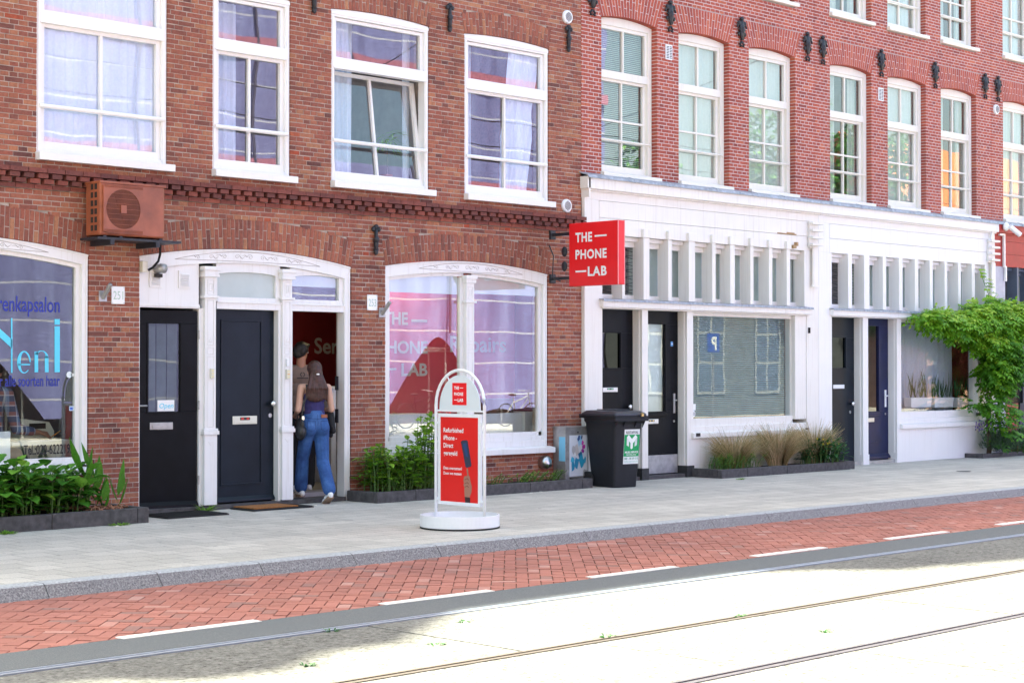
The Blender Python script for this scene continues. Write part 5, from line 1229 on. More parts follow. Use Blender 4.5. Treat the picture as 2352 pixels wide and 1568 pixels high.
q = MB(); q.tube([(-.24, .26, .1), (.24, .26, .1)], .012, 8); q.build('axle', M['steelD'], BN, local=True)
q = MB(); q.tube([(.14, -.40, 1.0), (.14, -.43, 1.01), (.17, -.43, 1.01), (.17, -.40, 1.0)], .005, 6); q.box(.135, .178, -.445, -.42, .965, .998); q.build('padlock', mat_plain('brass', (.55, .38, .15), .35, 1), BN, local=True, bevel=.003)
q = MB()
for xx in (-.24, -.1, .1, .24): q.prism([(0, 0), (-.06, .0), (0, -.09)], (xx, -.33, .9), (0, 1, 0), ZA, (.008, 0, 0))
q.build('lid_rib', M['bin'], BN, local=True)
# sticker lies on the sloping front: origin and axes of that plane
sl0 = Vector((0, -.335 + .07 * (.86 - .32) / .84, .32)); upv = Vector((0, -.07, .84)).normalized(); nv = Vector((0, -.84, -.07)).normalized()
def onp(x, h, d=.0015): return sl0 + Vector((x, 0, 0)) + upv * h + nv * d
W0, W1, HT = -.07, .20, .47
def spoly(q, pts, t, d): q.poly([onp(W0 + (W1 - W0) * a_, HT * b_, d) for a_, b_ in pts], t)
q = MB(); spoly(q, [(0, 0), (1, 0), (1, 1), (0, 1)], (.82, .84, .84), .003); spoly(q, [(.01, .215), (.99, .215), (.99, .85), (.01, .85)], (.012, .33, .11), .004)
spoly(q, [(.17, .78), (.28, .845), (.5, .72), (.72, .845), (.84, .78), (.84, .745), (.58, .60), (.58, .46), (.5, .425), (.42, .46), (.42, .60), (.17, .745)], (.8, .84, .82), .005)
spoly(q, [(.17, .77), (.32, .68), (.32, .50), (.17, .545)], (.72, .77, .76), .0055); spoly(q, [(.84, .77), (.69, .68), (.69, .50), (.84, .545)], (.6, .66, .66), .0055)
stk = q.build('sticker', M['tintG'], body, local=True)
q = MB(); bwid = W1 - W0
def stext(s_, a_, b_, w_, h_, bold, col, d=.006, ref=None): add_text(q, s_, onp(W0 + bwid * a_, HT * b_, d), XA, upv, bwid * w_, HT * h_, bold, 1, ref, t=col)
stext('RESTAFVAL', .1, .875, .8, .075, .015, (.02, .05, .05)); stext('MILIEU SERVICE', .08, .315, .86, .055, .03, (.82, .85, .84)); stext('NEDERLAND', .18, .245, .64, .045, .004, (.8, .84, .83))
stext('088 - 08 09 010', .05, .125, .9, .065, .006, (.02, .25, .16)); stext('milieuservice.nl', .05, .045, .88, .05, -.004, (.1, .4, .3), ref='l')
q.build('sticker_lettering', M['tint'], stk, local=True)

# grey cabinet with torn posters
GC = thing('utility_cabinet', 'small grey metal cabinet with torn blue and pink posters against the brick wall', 'cabinet', (17.5, -.14, 0))
q = MB(); q.box(17.29, 17.75, -.24, -.01, .1, .80); q.box(17.28, 17.76, -.25, -.005, .80, .82); q.box(17.33, 17.74, -.246, -.24, .13, .785); q.build('cabinet_body', M['steelD'], GC, bevel=.004)
q = MB(); q.lathe([(.012, 0), (.012, -.006)], (17.53, -.246, .74), 10, 'y'); q.build('lock', M['iron'], GC)
q = MB(); random.seed(11)
q.box(17.36, 17.72, -.2505, -.246, .14, .70, t=(.62, .66, .75))
def blob(cx_, cz_, r_, t, d): n_ = 9; P = [(cx_ + r_ * U(.5, 1.2) * cos(2 * pi * i / n_), -.246 - d, cz_ + 1.5 * r_ * U(.5, 1.2) * sin(2 * pi * i / n_)) for i in range(n_)]; q.poly(P, t)
for i, (a_, b_, r_, t) in enumerate([(.56, .62, .06, (.3, .55, .8)), (.62, .6, .03, (.55, .05, .4)), (.64, .54, .03, (.45, .03, .35)), (.62, .48, .03, (.3, .03, .3)), (.58, .42, .05, (.02, .12, .25)), (.5, .33, .06, (.03, .25, .45)), (.6, .34, .06, (.02, .3, .5)), (.42, .36, .04, (.05, .4, .6)), (.42, .28, .045, (.02, .25, .45)), (.5, .5, .05, (.5, .48, .5)), (.44, .5, .04, (.42, .42, .46)), (.66, .36, .03, (.05, .35, .55)), (.54, .66, .03, (.05, .1, .3)), (.6, .67, .02, (.02, .05, .15)), (.67, .18, .05, (.35, .35, .37)), (.46, .44, .02, (.7, .75, .8)), (.66, .45, .025, (.65, .7, .78))]): blob(17.0 + a_, b_, r_, t, .006 + i * .0004)
q.box(17.288, 17.29, -.235, -.12, .35, .68, t=(.2, .55, .8)); q.build('torn_poster', M['tint'], GC)

# doormats
def mat_obj(name, x0, x1, y0, y1, lbl, coir):
    T = thing(name, lbl, 'doormat', ((x0 + x1) / 2, (y0 + y1) / 2, 0))
    q = MB(); q.box(x0, x1, y0, y1, .004, .016)
    k_ = x0 + .02
    while k_ < x1 - .02: q.box(k_, k_ + .012, y0 + .005, y1 - .005, .016, .024); k_ += .03
    q.build('rubber_base', M['rubber'], T)
    if coir: q = MB(); q.box(x0 + .03, x1 - .2, y0 + .04, y1 - .03, .02, .036); q.build('coir_pile', M['coir'], T)
mat_obj('doormat', 10.62, 11.42, -.66, -.12, 'black rubber doormat in front of the open black door', False)
mat_obj('doormat', 11.86, 12.72, -.52, -.06, 'brown coir doormat on a black rubber edge in front of the closed door', True)
# small iron cover in the pavement
q = MB(); q.lathe([(.11, 0), (.11, .004)], (24.3, -2.2, 0), 24); tag(q.build('drain_cover', M['iron']), 'small round iron cover in the pavement near the right edge', 'drain cover')

# ------------------------------------------------------------------ planting beds and plants
def planter(name, x0, x1, yf, lbl, h=.16, left=True, right=True, step=1.0):
    T = thing(name, lbl, 'planter', ((x0 + x1) / 2, yf / 2, 0)); q = MB(); x = x0; t_ = .08
    first = True
    while x < x1 - .05:
        e = min(x1, x + (step if not first else step * .62)); first = False
        hh = h + U(-.006, .006); q.box(x + .003, e - .003, yf, yf + t_, -.02, hh); x = e
    if left: q.box(x0, x0 + t_, yf + t_ + .003, -.03, -.02, h)
    if right: q.box(x1 - t_, x1, yf + t_ + .003, -.03, -.02, h)
    q.build('edging', M['kerbdark'], T, bevel=.008)
    q = MB(); n = 24
    for i in range(n): a_ = x0 + .06 + (x1 - x0 - .12) * i / n; b_ = x0 + .06 + (x1 - x0 - .12) * (i + 1) / n; q.box(a_, b_, yf + .06, -.01, 0, h - .035 + U(-.012, .012))
    q.build('soil', M['soil'], T); return T
planter('planter', 4.5, 10.26, -.85, 'dark concrete planting bed full of broad leaved plants below the hair salon', right=True)
planter('planter', 13.62, 17.45, -.6, 'dark concrete planting bed below the phone shop window', h=.13)
planter('planter', 20.22, 23.66, -.62, 'dark concrete planting bed with dry grasses below the cream shopfront', h=.13)
planter('planter', 28.0, 32, -.42, 'low dark bed at the foot of the climbing vine', h=.08)
random.seed(21)
def rdir(up=.4): a_ = U(0, 2 * pi); v = Vector((cos(a_), sin(a_), U(-.3, 1) * 1.0 + up)); return v.normalized()
def leafy(name, xs, yr, zb, height, nstem, leafL, leafW, mat, lbl, cat, group=None, dens=9, spread=.14, droop=.35, hfun=None, topbias=0):
    xc = sum(xs) / 2; T = thing(name, lbl, cat, (xc, sum(yr) / 2, zb), group=group)
    q = MB(); st = MB()
    for s_ in range(nstem):
        x, y = U(*xs), U(*yr); H = (hfun(x) if hfun else height) * U(.65, 1.02); lx, ly = U(-.08, .08), U(-.16, .02)
        P = [Vector((x + lx * t_ * t_, y + ly * t_ * t_, zb + H * t_)) for t_ in (0, .35, .7, 1)]; st.tube(P, [.008, .007, .005, .003], 5)
        for k_ in range(dens):
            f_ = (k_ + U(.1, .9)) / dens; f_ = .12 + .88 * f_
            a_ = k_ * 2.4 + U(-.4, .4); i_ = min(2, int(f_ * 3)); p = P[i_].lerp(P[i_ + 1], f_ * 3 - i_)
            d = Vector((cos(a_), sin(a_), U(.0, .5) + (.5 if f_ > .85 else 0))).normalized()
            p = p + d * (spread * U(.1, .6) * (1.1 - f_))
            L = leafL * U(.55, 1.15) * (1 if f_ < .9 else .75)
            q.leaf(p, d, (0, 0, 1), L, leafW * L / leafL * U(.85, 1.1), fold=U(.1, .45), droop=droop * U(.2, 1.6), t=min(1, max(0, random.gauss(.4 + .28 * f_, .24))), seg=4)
    q.build('leaves', mat, T, smooth=False); st.build('stems', mat_plain('green_stem', (.08, .16, .04), .7), T); return T
hf = lambda x: .50 + .07 * sin(x * 7) + .05 * sin(x * 17 + 2)
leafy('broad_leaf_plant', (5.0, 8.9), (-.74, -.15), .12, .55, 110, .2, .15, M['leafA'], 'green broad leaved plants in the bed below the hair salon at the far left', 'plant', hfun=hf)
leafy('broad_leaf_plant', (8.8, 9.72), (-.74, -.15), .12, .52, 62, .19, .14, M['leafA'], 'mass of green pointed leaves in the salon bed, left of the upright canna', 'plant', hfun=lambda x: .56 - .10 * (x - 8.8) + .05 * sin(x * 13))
# upright canna
T = thing('canna_plant', 'upright canna with long pointed leaves at the right end of the salon bed', 'plant', (9.95, -.4, .12)); q = MB()
for x, y, n_, H in ((9.72, -.45, 5, .55), (9.92, -.35, 5, .5), (10.1, -.5, 4, .42), (9.85, -.62, 4, .3)):
    for k_ in range(n_):
        a_ = k_ * 2.3 + U(-.3, .3); d = Vector((cos(a_) * .35, sin(a_) * .3, 1)).normalized(); q.leaf((x, y, .14 + H * .16 * k_), d, (cos(a_), sin(a_) - .5, .2), H * U(.65, .85), .10, fold=.35, droop=-.05, t=U(.55, .8), seg=4)
q.build('leaves', M['leafA'], T, smooth=True)
q = MB()
for k_ in range(60): x, y = U(9.6, 10.08), U(-.75, -.3); a_ = U(0, 6.28); q.tube([(x, y, .14), (x + .06 * cos(a_), y + .06 * sin(a_), U(.15, .2)), (x + .13 * cos(a_), y + .13 * sin(a_), U(.13, .17))], .006, 4)
q.build('dry_leaves', mat_plain('dry_leaf_litter', (.3, .14, .09), .9), T)
# shrub by the phone shop
hf2 = lambda x: .62 if x < 14.1 else (.95 if 14.45 < x < 14.85 else .55)
leafy('leafy_shrub', (13.75, 15.05), (-.5, -.14), .1, .6, 95, .125, .088, M['leafB'], 'light green leafy shrub below the phone shop window, left of the pavement sign', 'shrub', hfun=hf2, dens=13, spread=.26, droop=.3)
leafy('ground_weed', (13.85, 15.3), (-.5, -.2), .1, .22, 70, .05, .02, M['leafB'], 'low feathery weeds at the foot of the light green shrub', 'weeds', dens=12, spread=.08)
leafy('ground_weed', (15.6, 17.2), (-.45, -.15), .1, .16, 40, .05, .022, M['leafB'], 'low weeds right of the pavement sign below the steel hood', 'weeds', dens=9, spread=.06)
# grasses
def grass(name, x, y, r, H, n, lbl, ls=.0, tb=.5):
    T = thing(name, lbl, 'ornamental grass', (x, y, .1), group='dry grass tussocks'); q = MB()
    for i in range(n):
        a_ = U(0, 2 * pi); rr = r * sqrt(R()) * .4; p = Vector((x + rr * cos(a_), y + rr * sin(a_) * .6, .1)); out = Vector((cos(a_) + ls, sin(a_) * .7, 0)) * r * U(.5, 1.25); h = H * U(.45, 1.08); w = U(.003, .0085); t_ = min(1, max(0, random.gauss(tb, .3)))
        if R() < .12: h *= 1.25; out *= .6; w *= .6
        s_ = Vector((-sin(a_ + .8), cos(a_ + .8), 0)) * w; pts = []
        for k_ in range(5): f_ = k_ / 4; pts.append(p + out * (f_ ** 1.6) + Vector((0, 0, h * (f_ - .38 * f_ ** 3 * U(.6, 1.4)))))
        q.t = t_; nb = len(q.v)
        for k_, c_ in enumerate(pts): ww = 1 - k_ / 4.6; q.v += [tuple(c_ - s_ * ww), tuple(c_ + s_ * ww)]
        for k_ in range(4): q.face([nb + 2 * k_, nb + 2 * k_ + 1, nb + 2 * k_ + 3, nb + 2 * k_ + 2])
    q.build('blades', M['grassT'], T)
grass('grass_tussock', 20.9, -.32, .46, .74, 1500, 'dry grass tussock with green weeds at its foot, leftmost of the three', tb=.55)
grass('grass_tussock', 22.0, -.32, .46, .84, 1900, 'tallest reddish dry grass tussock, between the two others', tb=.62)
grass('grass_tussock', 22.98, -.32, .42, .84, 1500, 'dry grass tussock behind the dark green bush', tb=.5)
leafy('ground_weed', (20.35, 21.3), (-.5, -.15), .1, .26, 80, .045, .022, M['leafB'], 'low yellow green weeds in front of the leftmost dry grass', 'weeds', dens=14, spread=.1)
leafy('leafy_bush', (22.7, 23.4), (-.62, -.2), .1, .4, 46, .1, .065, M['leafD'], 'dark green bush with tiny yellow flowers at the right end of the grass bed', 'bush', dens=14, spread=.16)
q = MB()
for k_ in range(9): q.ell((U(22.8, 23.3), U(-.65, -.4), U(.4, .52)), .012, 6, 4)
tag(q.build('flowers', mat_plain('yellow_petal', (.75, .6, .02), .6)), 'tiny yellow flowers on the dark green bush', 'flowers')
# lavender and bushes on the right
T = thing('lavender_bush', 'grey green lavender bush at the foot of the vine', 'lavender', (28.6, -.45, .05)); q = MB()
for i in range(2600):
    a_ = U(0, 2 * pi); e_ = U(0, 1) ** .5; d = Vector((cos(a_) * e_, sin(a_) * e_ * .6, sqrt(max(.02, 1 - e_ * e_)) * .9 + .15)).normalized(); r_ = U(.3, 1); p = Vector((28.65, -.42, .05)) + Vector((d.x * .55, d.y * .4, d.z * .42)) * r_
    q.leaf(p, (d + Vector((U(-.3, .3), U(-.3, .3), U(.1, .5)))).normalized(), (U(-1, 1), U(-1, 1), 1), U(.05, .09), .012, t=U(.1, .8), seg=2, droop=.1)
for i in range(60):
    a_ = U(-.9, .9); x = 28.55 + a_ * .7; p = Vector((x, -.45, .35)); tp = p + Vector((a_ * .25 - .05, U(-.1, .1), U(.15, .38))); q.tube([p, tp], .0025, 4, t=.4); q.ell(tp, (.01, .01, .022), 6, 4, t=1)
q.build('foliage', M['lav'], T)
leafy('leafy_bush', (29.2, 30.6), (-.5, -.15), .05, .5, 60, .1, .06, M['leafD'], 'loose green bush right of the lavender', 'bush', dens=12, spread=.2)
# climbing vine
VN = thing('climbing_vine', 'climbing vine with thin trunk and broad bright green crown over the white shopfront window', 'climbing plant', (28.75, -.3, .05))
vx = wall(2272, 900, -.3)[0]
q = MB()
for k_ in range(4):
    ox = U(-.05, .05); P = [(vx + ox, -.28, .05)]
    for i in range(1, 9): P.append((vx + ox + .05 * sin(i * 1.7 + k_ * 1.3), -.3 + .03 * cos(i * 2 + k_), .05 + i * .27))
    P.append((vx + U(-.4, .3), -.35, 2.5)); q.tube(P, [.022 - .0015 * i for i in range(10)], 6)
q.build('trunk', M['bark'], VN, smooth=True)
q = MB(); tw = MB(); random.seed(5)
def compound(p, d, L, t, lw=.048):
    """feathered leaf: a stalk with pairs of leaflets"""
    d = d.normalized(); s_ = d.cross(Vector((0, 0, 1)))
    if s_.length < .1: s_ = Vector((1, 0, 0))
    s_.normalize(); n_ = 5
    for i in range(n_):
        f_ = (i + .7) / n_; c_ = p + d * (L * f_) - Vector((0, 0, 1)) * (L * .35 * f_ * f_)
        for sg in (-1, 1): q.leaf(c_, (s_ * sg + d * .5 - Vector((0, 0, U(0, .6)))).normalized(), (U(-.4, .4), -.9, 1), L * .46, lw, fold=.2, droop=.2, t=min(1, max(0, t + U(-.12, .12))), seg=2)
    q.leaf(p + d * L - Vector((0, 0, 1)) * (L * .35), (d - Vector((0, 0, .3))).normalized(), (0, -.3, 1), L * .36, lw, t=t, seg=2)
def cloud(cx_, cz_, rx, rz, n_, cy=-.4, ry=.24, tb=.55, L=.22):
    for i in range(int(n_ * 1.5)):
        while True:
            a_, b_, c_ = U(-1, 1), U(-1, 1), U(-1, 1)
            if a_ * a_ + b_ * b_ + c_ * c_ < 1: break
        p = Vector((cx_ + a_ * rx, cy + b_ * ry, cz_ + c_ * rz)); d = Vector((a_ + U(-.5, .5), b_ - .5 + U(-.4, .4), c_ * .4 + U(-.5, .35)))
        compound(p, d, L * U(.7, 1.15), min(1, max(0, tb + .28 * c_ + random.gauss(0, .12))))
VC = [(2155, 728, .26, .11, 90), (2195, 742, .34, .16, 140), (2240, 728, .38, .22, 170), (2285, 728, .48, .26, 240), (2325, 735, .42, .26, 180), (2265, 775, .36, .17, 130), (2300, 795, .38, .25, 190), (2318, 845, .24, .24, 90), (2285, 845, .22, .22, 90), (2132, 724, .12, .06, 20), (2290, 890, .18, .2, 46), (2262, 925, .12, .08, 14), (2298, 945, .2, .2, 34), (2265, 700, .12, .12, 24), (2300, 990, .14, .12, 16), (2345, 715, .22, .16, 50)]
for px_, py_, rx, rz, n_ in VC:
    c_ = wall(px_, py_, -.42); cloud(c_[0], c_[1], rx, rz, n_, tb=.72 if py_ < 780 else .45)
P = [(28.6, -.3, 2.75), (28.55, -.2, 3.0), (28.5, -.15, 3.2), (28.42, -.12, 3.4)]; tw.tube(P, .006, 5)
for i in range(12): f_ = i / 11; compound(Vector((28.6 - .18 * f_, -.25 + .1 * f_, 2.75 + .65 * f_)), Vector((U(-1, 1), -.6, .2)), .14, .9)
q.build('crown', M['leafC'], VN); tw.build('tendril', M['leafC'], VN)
# little weeds in cracks
def tuft(x, y, z, r, n, lbl, mat=M['leafB'], h=.05):
    q = MB()
    for i in range(n): a_ = U(0, 6.28); rr = r * sqrt(R()); q.leaf((x + rr * cos(a_), y + rr * sin(a_) * .6, z), Vector((cos(a_), sin(a_), U(.3, 1.5))), (0, 0, 1), h * U(.5, 1.2), .014, t=U(.2, 1), seg=2)
    tag(q.build('weed_tuft', mat), lbl, 'weed', 'weeds in the paving cracks')
c_ = gnd(60, 1222); tuft(c_[0] - .25, -.95, 0, .12, 120, 'small weed in front of the salon bed near the left edge'); tuft(9.85, -.92, 0, .1, 90, 'small weed by the right end of the salon bed edging')
tuft(11.52, -.06, .0, .07, 70, 'grass tuft at the foot of the first white pilaster', h=.14); c_ = gnd(1700, 1101); tuft(c_[0], c_[1], 0, .07, 40, 'tiny weed before the grass bed')
for k9, (px_, py_) in enumerate(((760, 1449), (1068, 1428), (705, 1527), (1000, 1480), (1700, 1415), (1395, 1462), (1900, 1450))):
    c_ = gnd(px_, py_, RZ); tuft(c_[0], c_[1], RZ, .06, 26, mat=M['leafD'], lbl= ('tiny green weed beside the first tram rail, left of centre', 'tiny green weed on the tram slabs near the white round sign base', 'tiny weed at the left end of the second rail', 'tiny weed in the middle of the slabs below the pavement sign', 'tiny weed just above the second rail, at its middle', 'tiny weed beside the middle of the second rail', 'tiny weed between second and third rail on the right')[k9], h=.03)
# litter
q = MB()
for x, y in ((16.1, -.72), (16.35, -.68), (13.7, -.15), (12.9, -.3), (9.75, -1.0), (15.2, -4.62), (23.4, -.72)): q.box(x, x + U(.03, .07), y, y + .03, .001, .008, t=U(.5, .9))
tag(q.build('litter', M['beigeP']), 'small scraps of pale litter on the pavement', 'litter', kind='stuff')

# ------------------------------------------------------------------ the other side of the street (seen in the panes, and lights the shaded fronts)
random.seed(33)
M['net'] = None
def mk_net():
    m, N, L, b = nt('lavender_netting'); tc = N.new('ShaderNodeTexCoord'); sp = N.new('ShaderNodeSeparateXYZ'); L.new(tc.outputs['Object'], sp.inputs[0])
    n = noise(N, L, .8, 5, .6, stretch=(2.5, 1, .25)); r = ramp(N, [(.3, (.13, .13, .33)), (.55, (.21, .22, .5)), (.75, (.31, .34, .66))]); L.new(n.outputs[0], r.inputs[0])
    a = N.new('ShaderNodeMath'); a.operation = 'MULTIPLY'; a.inputs[1].default_value = 1 / .9; L.new(sp.outputs['Z'], a.inputs[0])
    f = N.new('ShaderNodeMath'); f.operation = 'FRACT'; L.new(a.outputs[0], f.inputs[0]); g_ = N.new('ShaderNodeMath'); g_.operation = 'LESS_THAN'; g_.inputs[1].default_value = .05; L.new(f.outputs[0], g_.inputs[0])
    c = mixc(N, L, r.outputs[0], (.5, .5, .66), g_.outputs[0]); L.new(c, b.inputs['Base Color']); b.inputs['Roughness'].default_value = .7; return m
SCF = thing('scaffold', 'scaffold wrapped in lavender netting across the street, mirrored in the panes', 'scaffold', (27, -20, -.05))
q = MB(); nx, nz = 200, 24
def hem(x):
    h_ = .35 + .08 * sin(x * 3)
    for c_, w_, t_ in ((33.7, 1.9, 2.5), (18.6, 2.6, 2.7), (26.0, 1.2, 1.6)):
        if abs(x - c_) < w_: h_ = max(h_, t_ - (t_ - .35) * (abs(x - c_) / w_) ** 1.5)
    return h_
for j in range(nz + 1):
    for i in range(nx + 1):
        x = 14 + 27 * i / nx; h_ = hem(x); f_ = j / nz; z = h_ + (13 - h_) * f_
        q.v.append((x, -20 + .05 * sin(x * 2.1 + 1.2 * sin(z * .6)) + .02 * sin(x * 5.3 + z), z))
for j in range(nz):
    for i in range(nx): k_ = j * (nx + 1) + i; q.face([k_, k_ + nx + 1, k_ + nx + 2, k_ + 1])
q.build('netting', mk_net(), SCF, smooth=True)
q = MB()
for x in [14 + 2.25 * i for i in range(13)]:
    q.tube([(x, -20.25, -.05), (x, -20.25, 13)], .03, 6); q.tube([(x, -21.0, -.05), (x, -21.0, 13)], .03, 6)
for z in (2.2, 4.6, 7, 9.4, 11.8): q.tube([(14, -20.25, z), (41, -20.25, z)], .03, 6); q.box(14, 41, -21.0, -20.3, z - .1, z - .05)
q.build('scaffold_frame', M['steelD'], SCF)
q = MB()
for z in (6.7, 9.85): q.box(14, 41, -19.9, -19.87, z, z + .32)
q.build('red_banner', mat_plain('red_band', (.42, .15, .24), .6), SCF)
q = MB()
for x in (18.3, 23.6, 27.1, 30.4, 34.0, 38.2): q.box(x, x + .07, -19.9, -19.86, 2.6, 13)
q.build('netting_seam', mat_plain('dark_seam', (.08, .07, .14), .7), SCF)
def opp(name, lbl, x0, x1, h, wallmat, roofmat, wins, roofh=2.5, yf=-21.2):
    B_ = thing(name, lbl, 'house', (x0, yf, 0)); q = MB(); q.box(x0, x1, yf - 8, yf, -.1, h); q.build('wall', wallmat, B_)
    q = MB(); q.prism([(.3, 0), (-8.3, 0), (-4, roofh)], (x0, yf, h), (0, 1, 0), ZA, (x1 - x0, 0, 0)); q.build('roof', roofmat, B_)
    for (a, b, z0, z1) in wins:
        q = MB(); q.box(a, b, yf, yf + .05, z0, z1); w_ = q.build('window', M['dullframe'], B_); q = MB(); n_ = 2
        for i in range(n_):
            for j in range(3): q.box(a + .1 + i * (b - a - .1) / n_, a + (i + 1) * (b - a - .1) / n_, yf + .05, yf + .06, z0 + .1 + j * (z1 - z0 - .1) / 3, z0 + (j + 1) * (z1 - z0 - .1) / 3)
        q.build('pane', M['bluegrey'], w_)
ob = mat_plain('opposite_brick', (.2, .13, .11), .9, var=.2, scale=3)
opp('brick_house', 'brown brick house with arcades behind the scaffold across the street', 13, 42, 12, mat_plain('dark_opposite_brick', (.1, .055, .055), .9), M['tile'], [], yf=-21.4)
opp('brick_house', 'tall brick house across the street, left of the scaffold', -18, 12.6, 12.5, ob, M['tile'], [(a, a + 1.3, z, z + 2.2) for a in range(-16, 12, 3) for z in (.8, 4.4, 8)])
opp('brick_house', 'low grey brown brick house with tall white windows across the street', 42.4, 57, 4.9, mat_plain('grey_brown_brick', (.13, .145, .155), .9, var=.15, scale=2), M['bluegrey'], [(a, a + 1.5, .7, 3.9) for a in (43.6, 46.8, 50, 53.2)], roofh=.8)
opp('brick_house', 'house with orange tiled roof far across the street on the right', 61.5, 86, 7.5, mat_plain('orange_brick', (.3, .17, .12), .9), M['tile'], [(a, a + 1.3, z, z + 2) for a in range(62, 84, 4) for z in (1, 4.8)], roofh=4)
def tree(lbl, x, y, h, r, n_, tint):
    T = thing('street_tree', lbl, 'tree', (x, y, -.1), group='trees across the street'); q = MB(); q.tube([(x, y, -.1), (x + .1, y, h * .35), (x, y + .1, h * .6), (x + .2, y, h * .85)], [.2, .15, .1, .03], 8)
    for k_ in range(7): a_ = k_ * .9; q.tube([(x, y, h * (.35 + .05 * k_)), (x + r * .7 * cos(a_), y + r * .7 * sin(a_), h * (.55 + .05 * k_))], [.07, .015], 5)
    q.build('trunk', M['bark'], T); q = MB(); cl = [(U(-.7, .7), U(-.7, .7), U(-.8, .8), U(.25, .5)) for _ in range(16)]
    for i in range(n_):
        c_ = random.choice(cl); v = Vector((random.gauss(0, 1), random.gauss(0, 1), random.gauss(0, 1))).normalized() * c_[3] * U(.5, 1) ** .5
        p = Vector((x + (c_[0] + v.x) * r * .75, y + (c_[1] + v.y) * r * .75, h * .68 + (c_[2] + v.z) * h * .3)); q.leaf(p, (U(-1, 1), U(-1, 1), U(-.6, .6)), (U(-1, 1), U(-1, 1), 1), .28, .17, t=min(1, max(0, random.gauss(tint, .2))), seg=2)
    q.build('crown', M['leafA'], T)
tree('round green tree across the street beyond the scaffold', 46.5, -23.5, 9.5, 2.6, 3500, .5); tree('large green tree across the street behind the low house', 53.5, -22.5, 11.5, 3.4, 5000, .4); tree('green tree across the street before the orange roof', 57.5, -20.5, 11.0, 2.6, 4000, .45)

# ------------------------------------------------------------------ people
def W3(px, py, y): a, b = wall(px, py, y); return Vector((a, y, b))
def organic(mb, name, mat, parent, vox=.007, it=4, local=True, lap=.6):
    o = mb.build(name, mat, parent, smooth=True, local=local)
    m = o.modifiers.new('union', 'REMESH'); m.mode = 'VOXEL'; m.voxel_size = vox; m.use_smooth_shade = True
    m = o.modifiers.new('smooth', 'SMOOTH'); m.factor = lap; m.iterations = it
    return o
def hand(q, wrist, d, nrm, size=1.0, curl=.4):
    """palm, four fingers and a thumb from the wrist along d"""
    d = Vector(d).normalized(); n = Vector(nrm).normalized(); s_ = d.cross(n).normalized(); w = Vector(wrist)
    q.cap(w, w + d * .075 * size, .024 * size, .03 * size); q.cap(w + s_ * .016 * size + d * .03 * size, w + s_ * .026 * size + d * .08 * size, .018 * size, .012 * size); q.cap(w - s_ * .016 * size + d * .03 * size, w - s_ * .026 * size + d * .078 * size, .018 * size, .012 * size)
    for i, L in enumerate((.07, .08, .075, .058)):
        b = w + d * .082 * size + s_ * ((i - 1.5) * .019 * size); k1 = b + (d * cos(curl) + n * sin(curl)) * L * .5 * size; k2 = k1 + (d * cos(curl * 2.2) + n * sin(curl * 2.2)) * L * .5 * size
        q.cap(b, k1, .0095 * size, .0088 * size, 8); q.cap(k1, k2, .0088 * size, .0075 * size, 8)
    b = w + s_ * (-.028) * size + d * .02 * size; k1 = b + (d * .6 - s_ * .7 + n * .3).normalized() * .045 * size; q.cap(b, k1, .013 * size, .011 * size, 8); q.cap(k1, k1 + (d * .85 - s_ * .2 + n * .4).normalized() * .035 * size, .011 * size, .009 * size, 8)
def head(q, c, yaw=0, pitch=0, s=1.0):
    """skull, jaw, nose, ears, brow; the face looks along +y turned by yaw"""
    M_ = Matrix.Rotation(yaw, 3, 'Z') @ Matrix.Rotation(pitch, 3, 'X'); c = Vector(c)
    def E(p, r): n0 = len(q.v); q.ell((0, 0, 0), r, 14, 10); q.v[n0:] = [tuple(c + M_ @ ((Vector(v) + Vector(p)) * s)) for v in q.v[n0:]]
    E((0, -.012, .025), (.076, .096, .092)); E((0, .03, -.045), (.056, .058, .07)); E((0, .05, -.085), (.032, .03, .03)); E((0, .092, -.012), (.013, .022, .024)); E((0, .078, .02), (.045, .016, .016)); E((.078, -.005, -.015), (.01, .02, .03)); E((-.078, -.005, -.015), (.01, .02, .03)); E((0, .083, -.05), (.024, .012, .009))
    return lambda p: c + M_ @ (Vector(p) * s)
def eyes(fn, parent):
    q = MB()
    for sx_ in (-1, 1): p = fn((.03 * sx_, .084, .008)); q.ell(p, .009, 8, 6, t=(.7, .68, .66)); p = fn((.03 * sx_, .0915, .008)); q.ell(p, .0045, 8, 6, t=(.05, .03, .02))
    q.build('eye', M['tint'], parent, local=True)
# woman walking in
WM = thing('person', 'woman', 'person', (13.14, .0, .0), radians(-20))
WM['label'] = 'woman with long brown hair, navy top and blue jeans entering the doorway, seen from behind'
hipL, hipR = Vector((-.085, .01, .92)), Vector((.085, .0, .92)); kL, aL = Vector((-.10, .15, .52)), Vector((-.105, .20, .16)); kR, aR = Vector((.10, -.02, .49)), Vector((.10, -.27, .155))
q = MB(); q.cap((0, 0, 1.0), (0, .005, 1.12), .11, .1); q.ell((0, 0, .98), (.15, .1, .09)); q.ell((0, .0, 1.14), (.115, .08, .12)); q.ell((0, .0, 1.28), (.14, .085, .12)); q.cap((-.145, 0, 1.385), (.145, 0, 1.385), .048, .048); q.cap((0, -.005, 1.38), (0, .01, 1.5), .055, .048); q.ell((0, 0, 1.36), (.12, .07, .07))
for h_, k_, a_ in ((hipL, kL, aL), (hipR, kR, aR)): q.cap(h_, k_, .072, .055); q.cap(k_, a_, .055, .038)
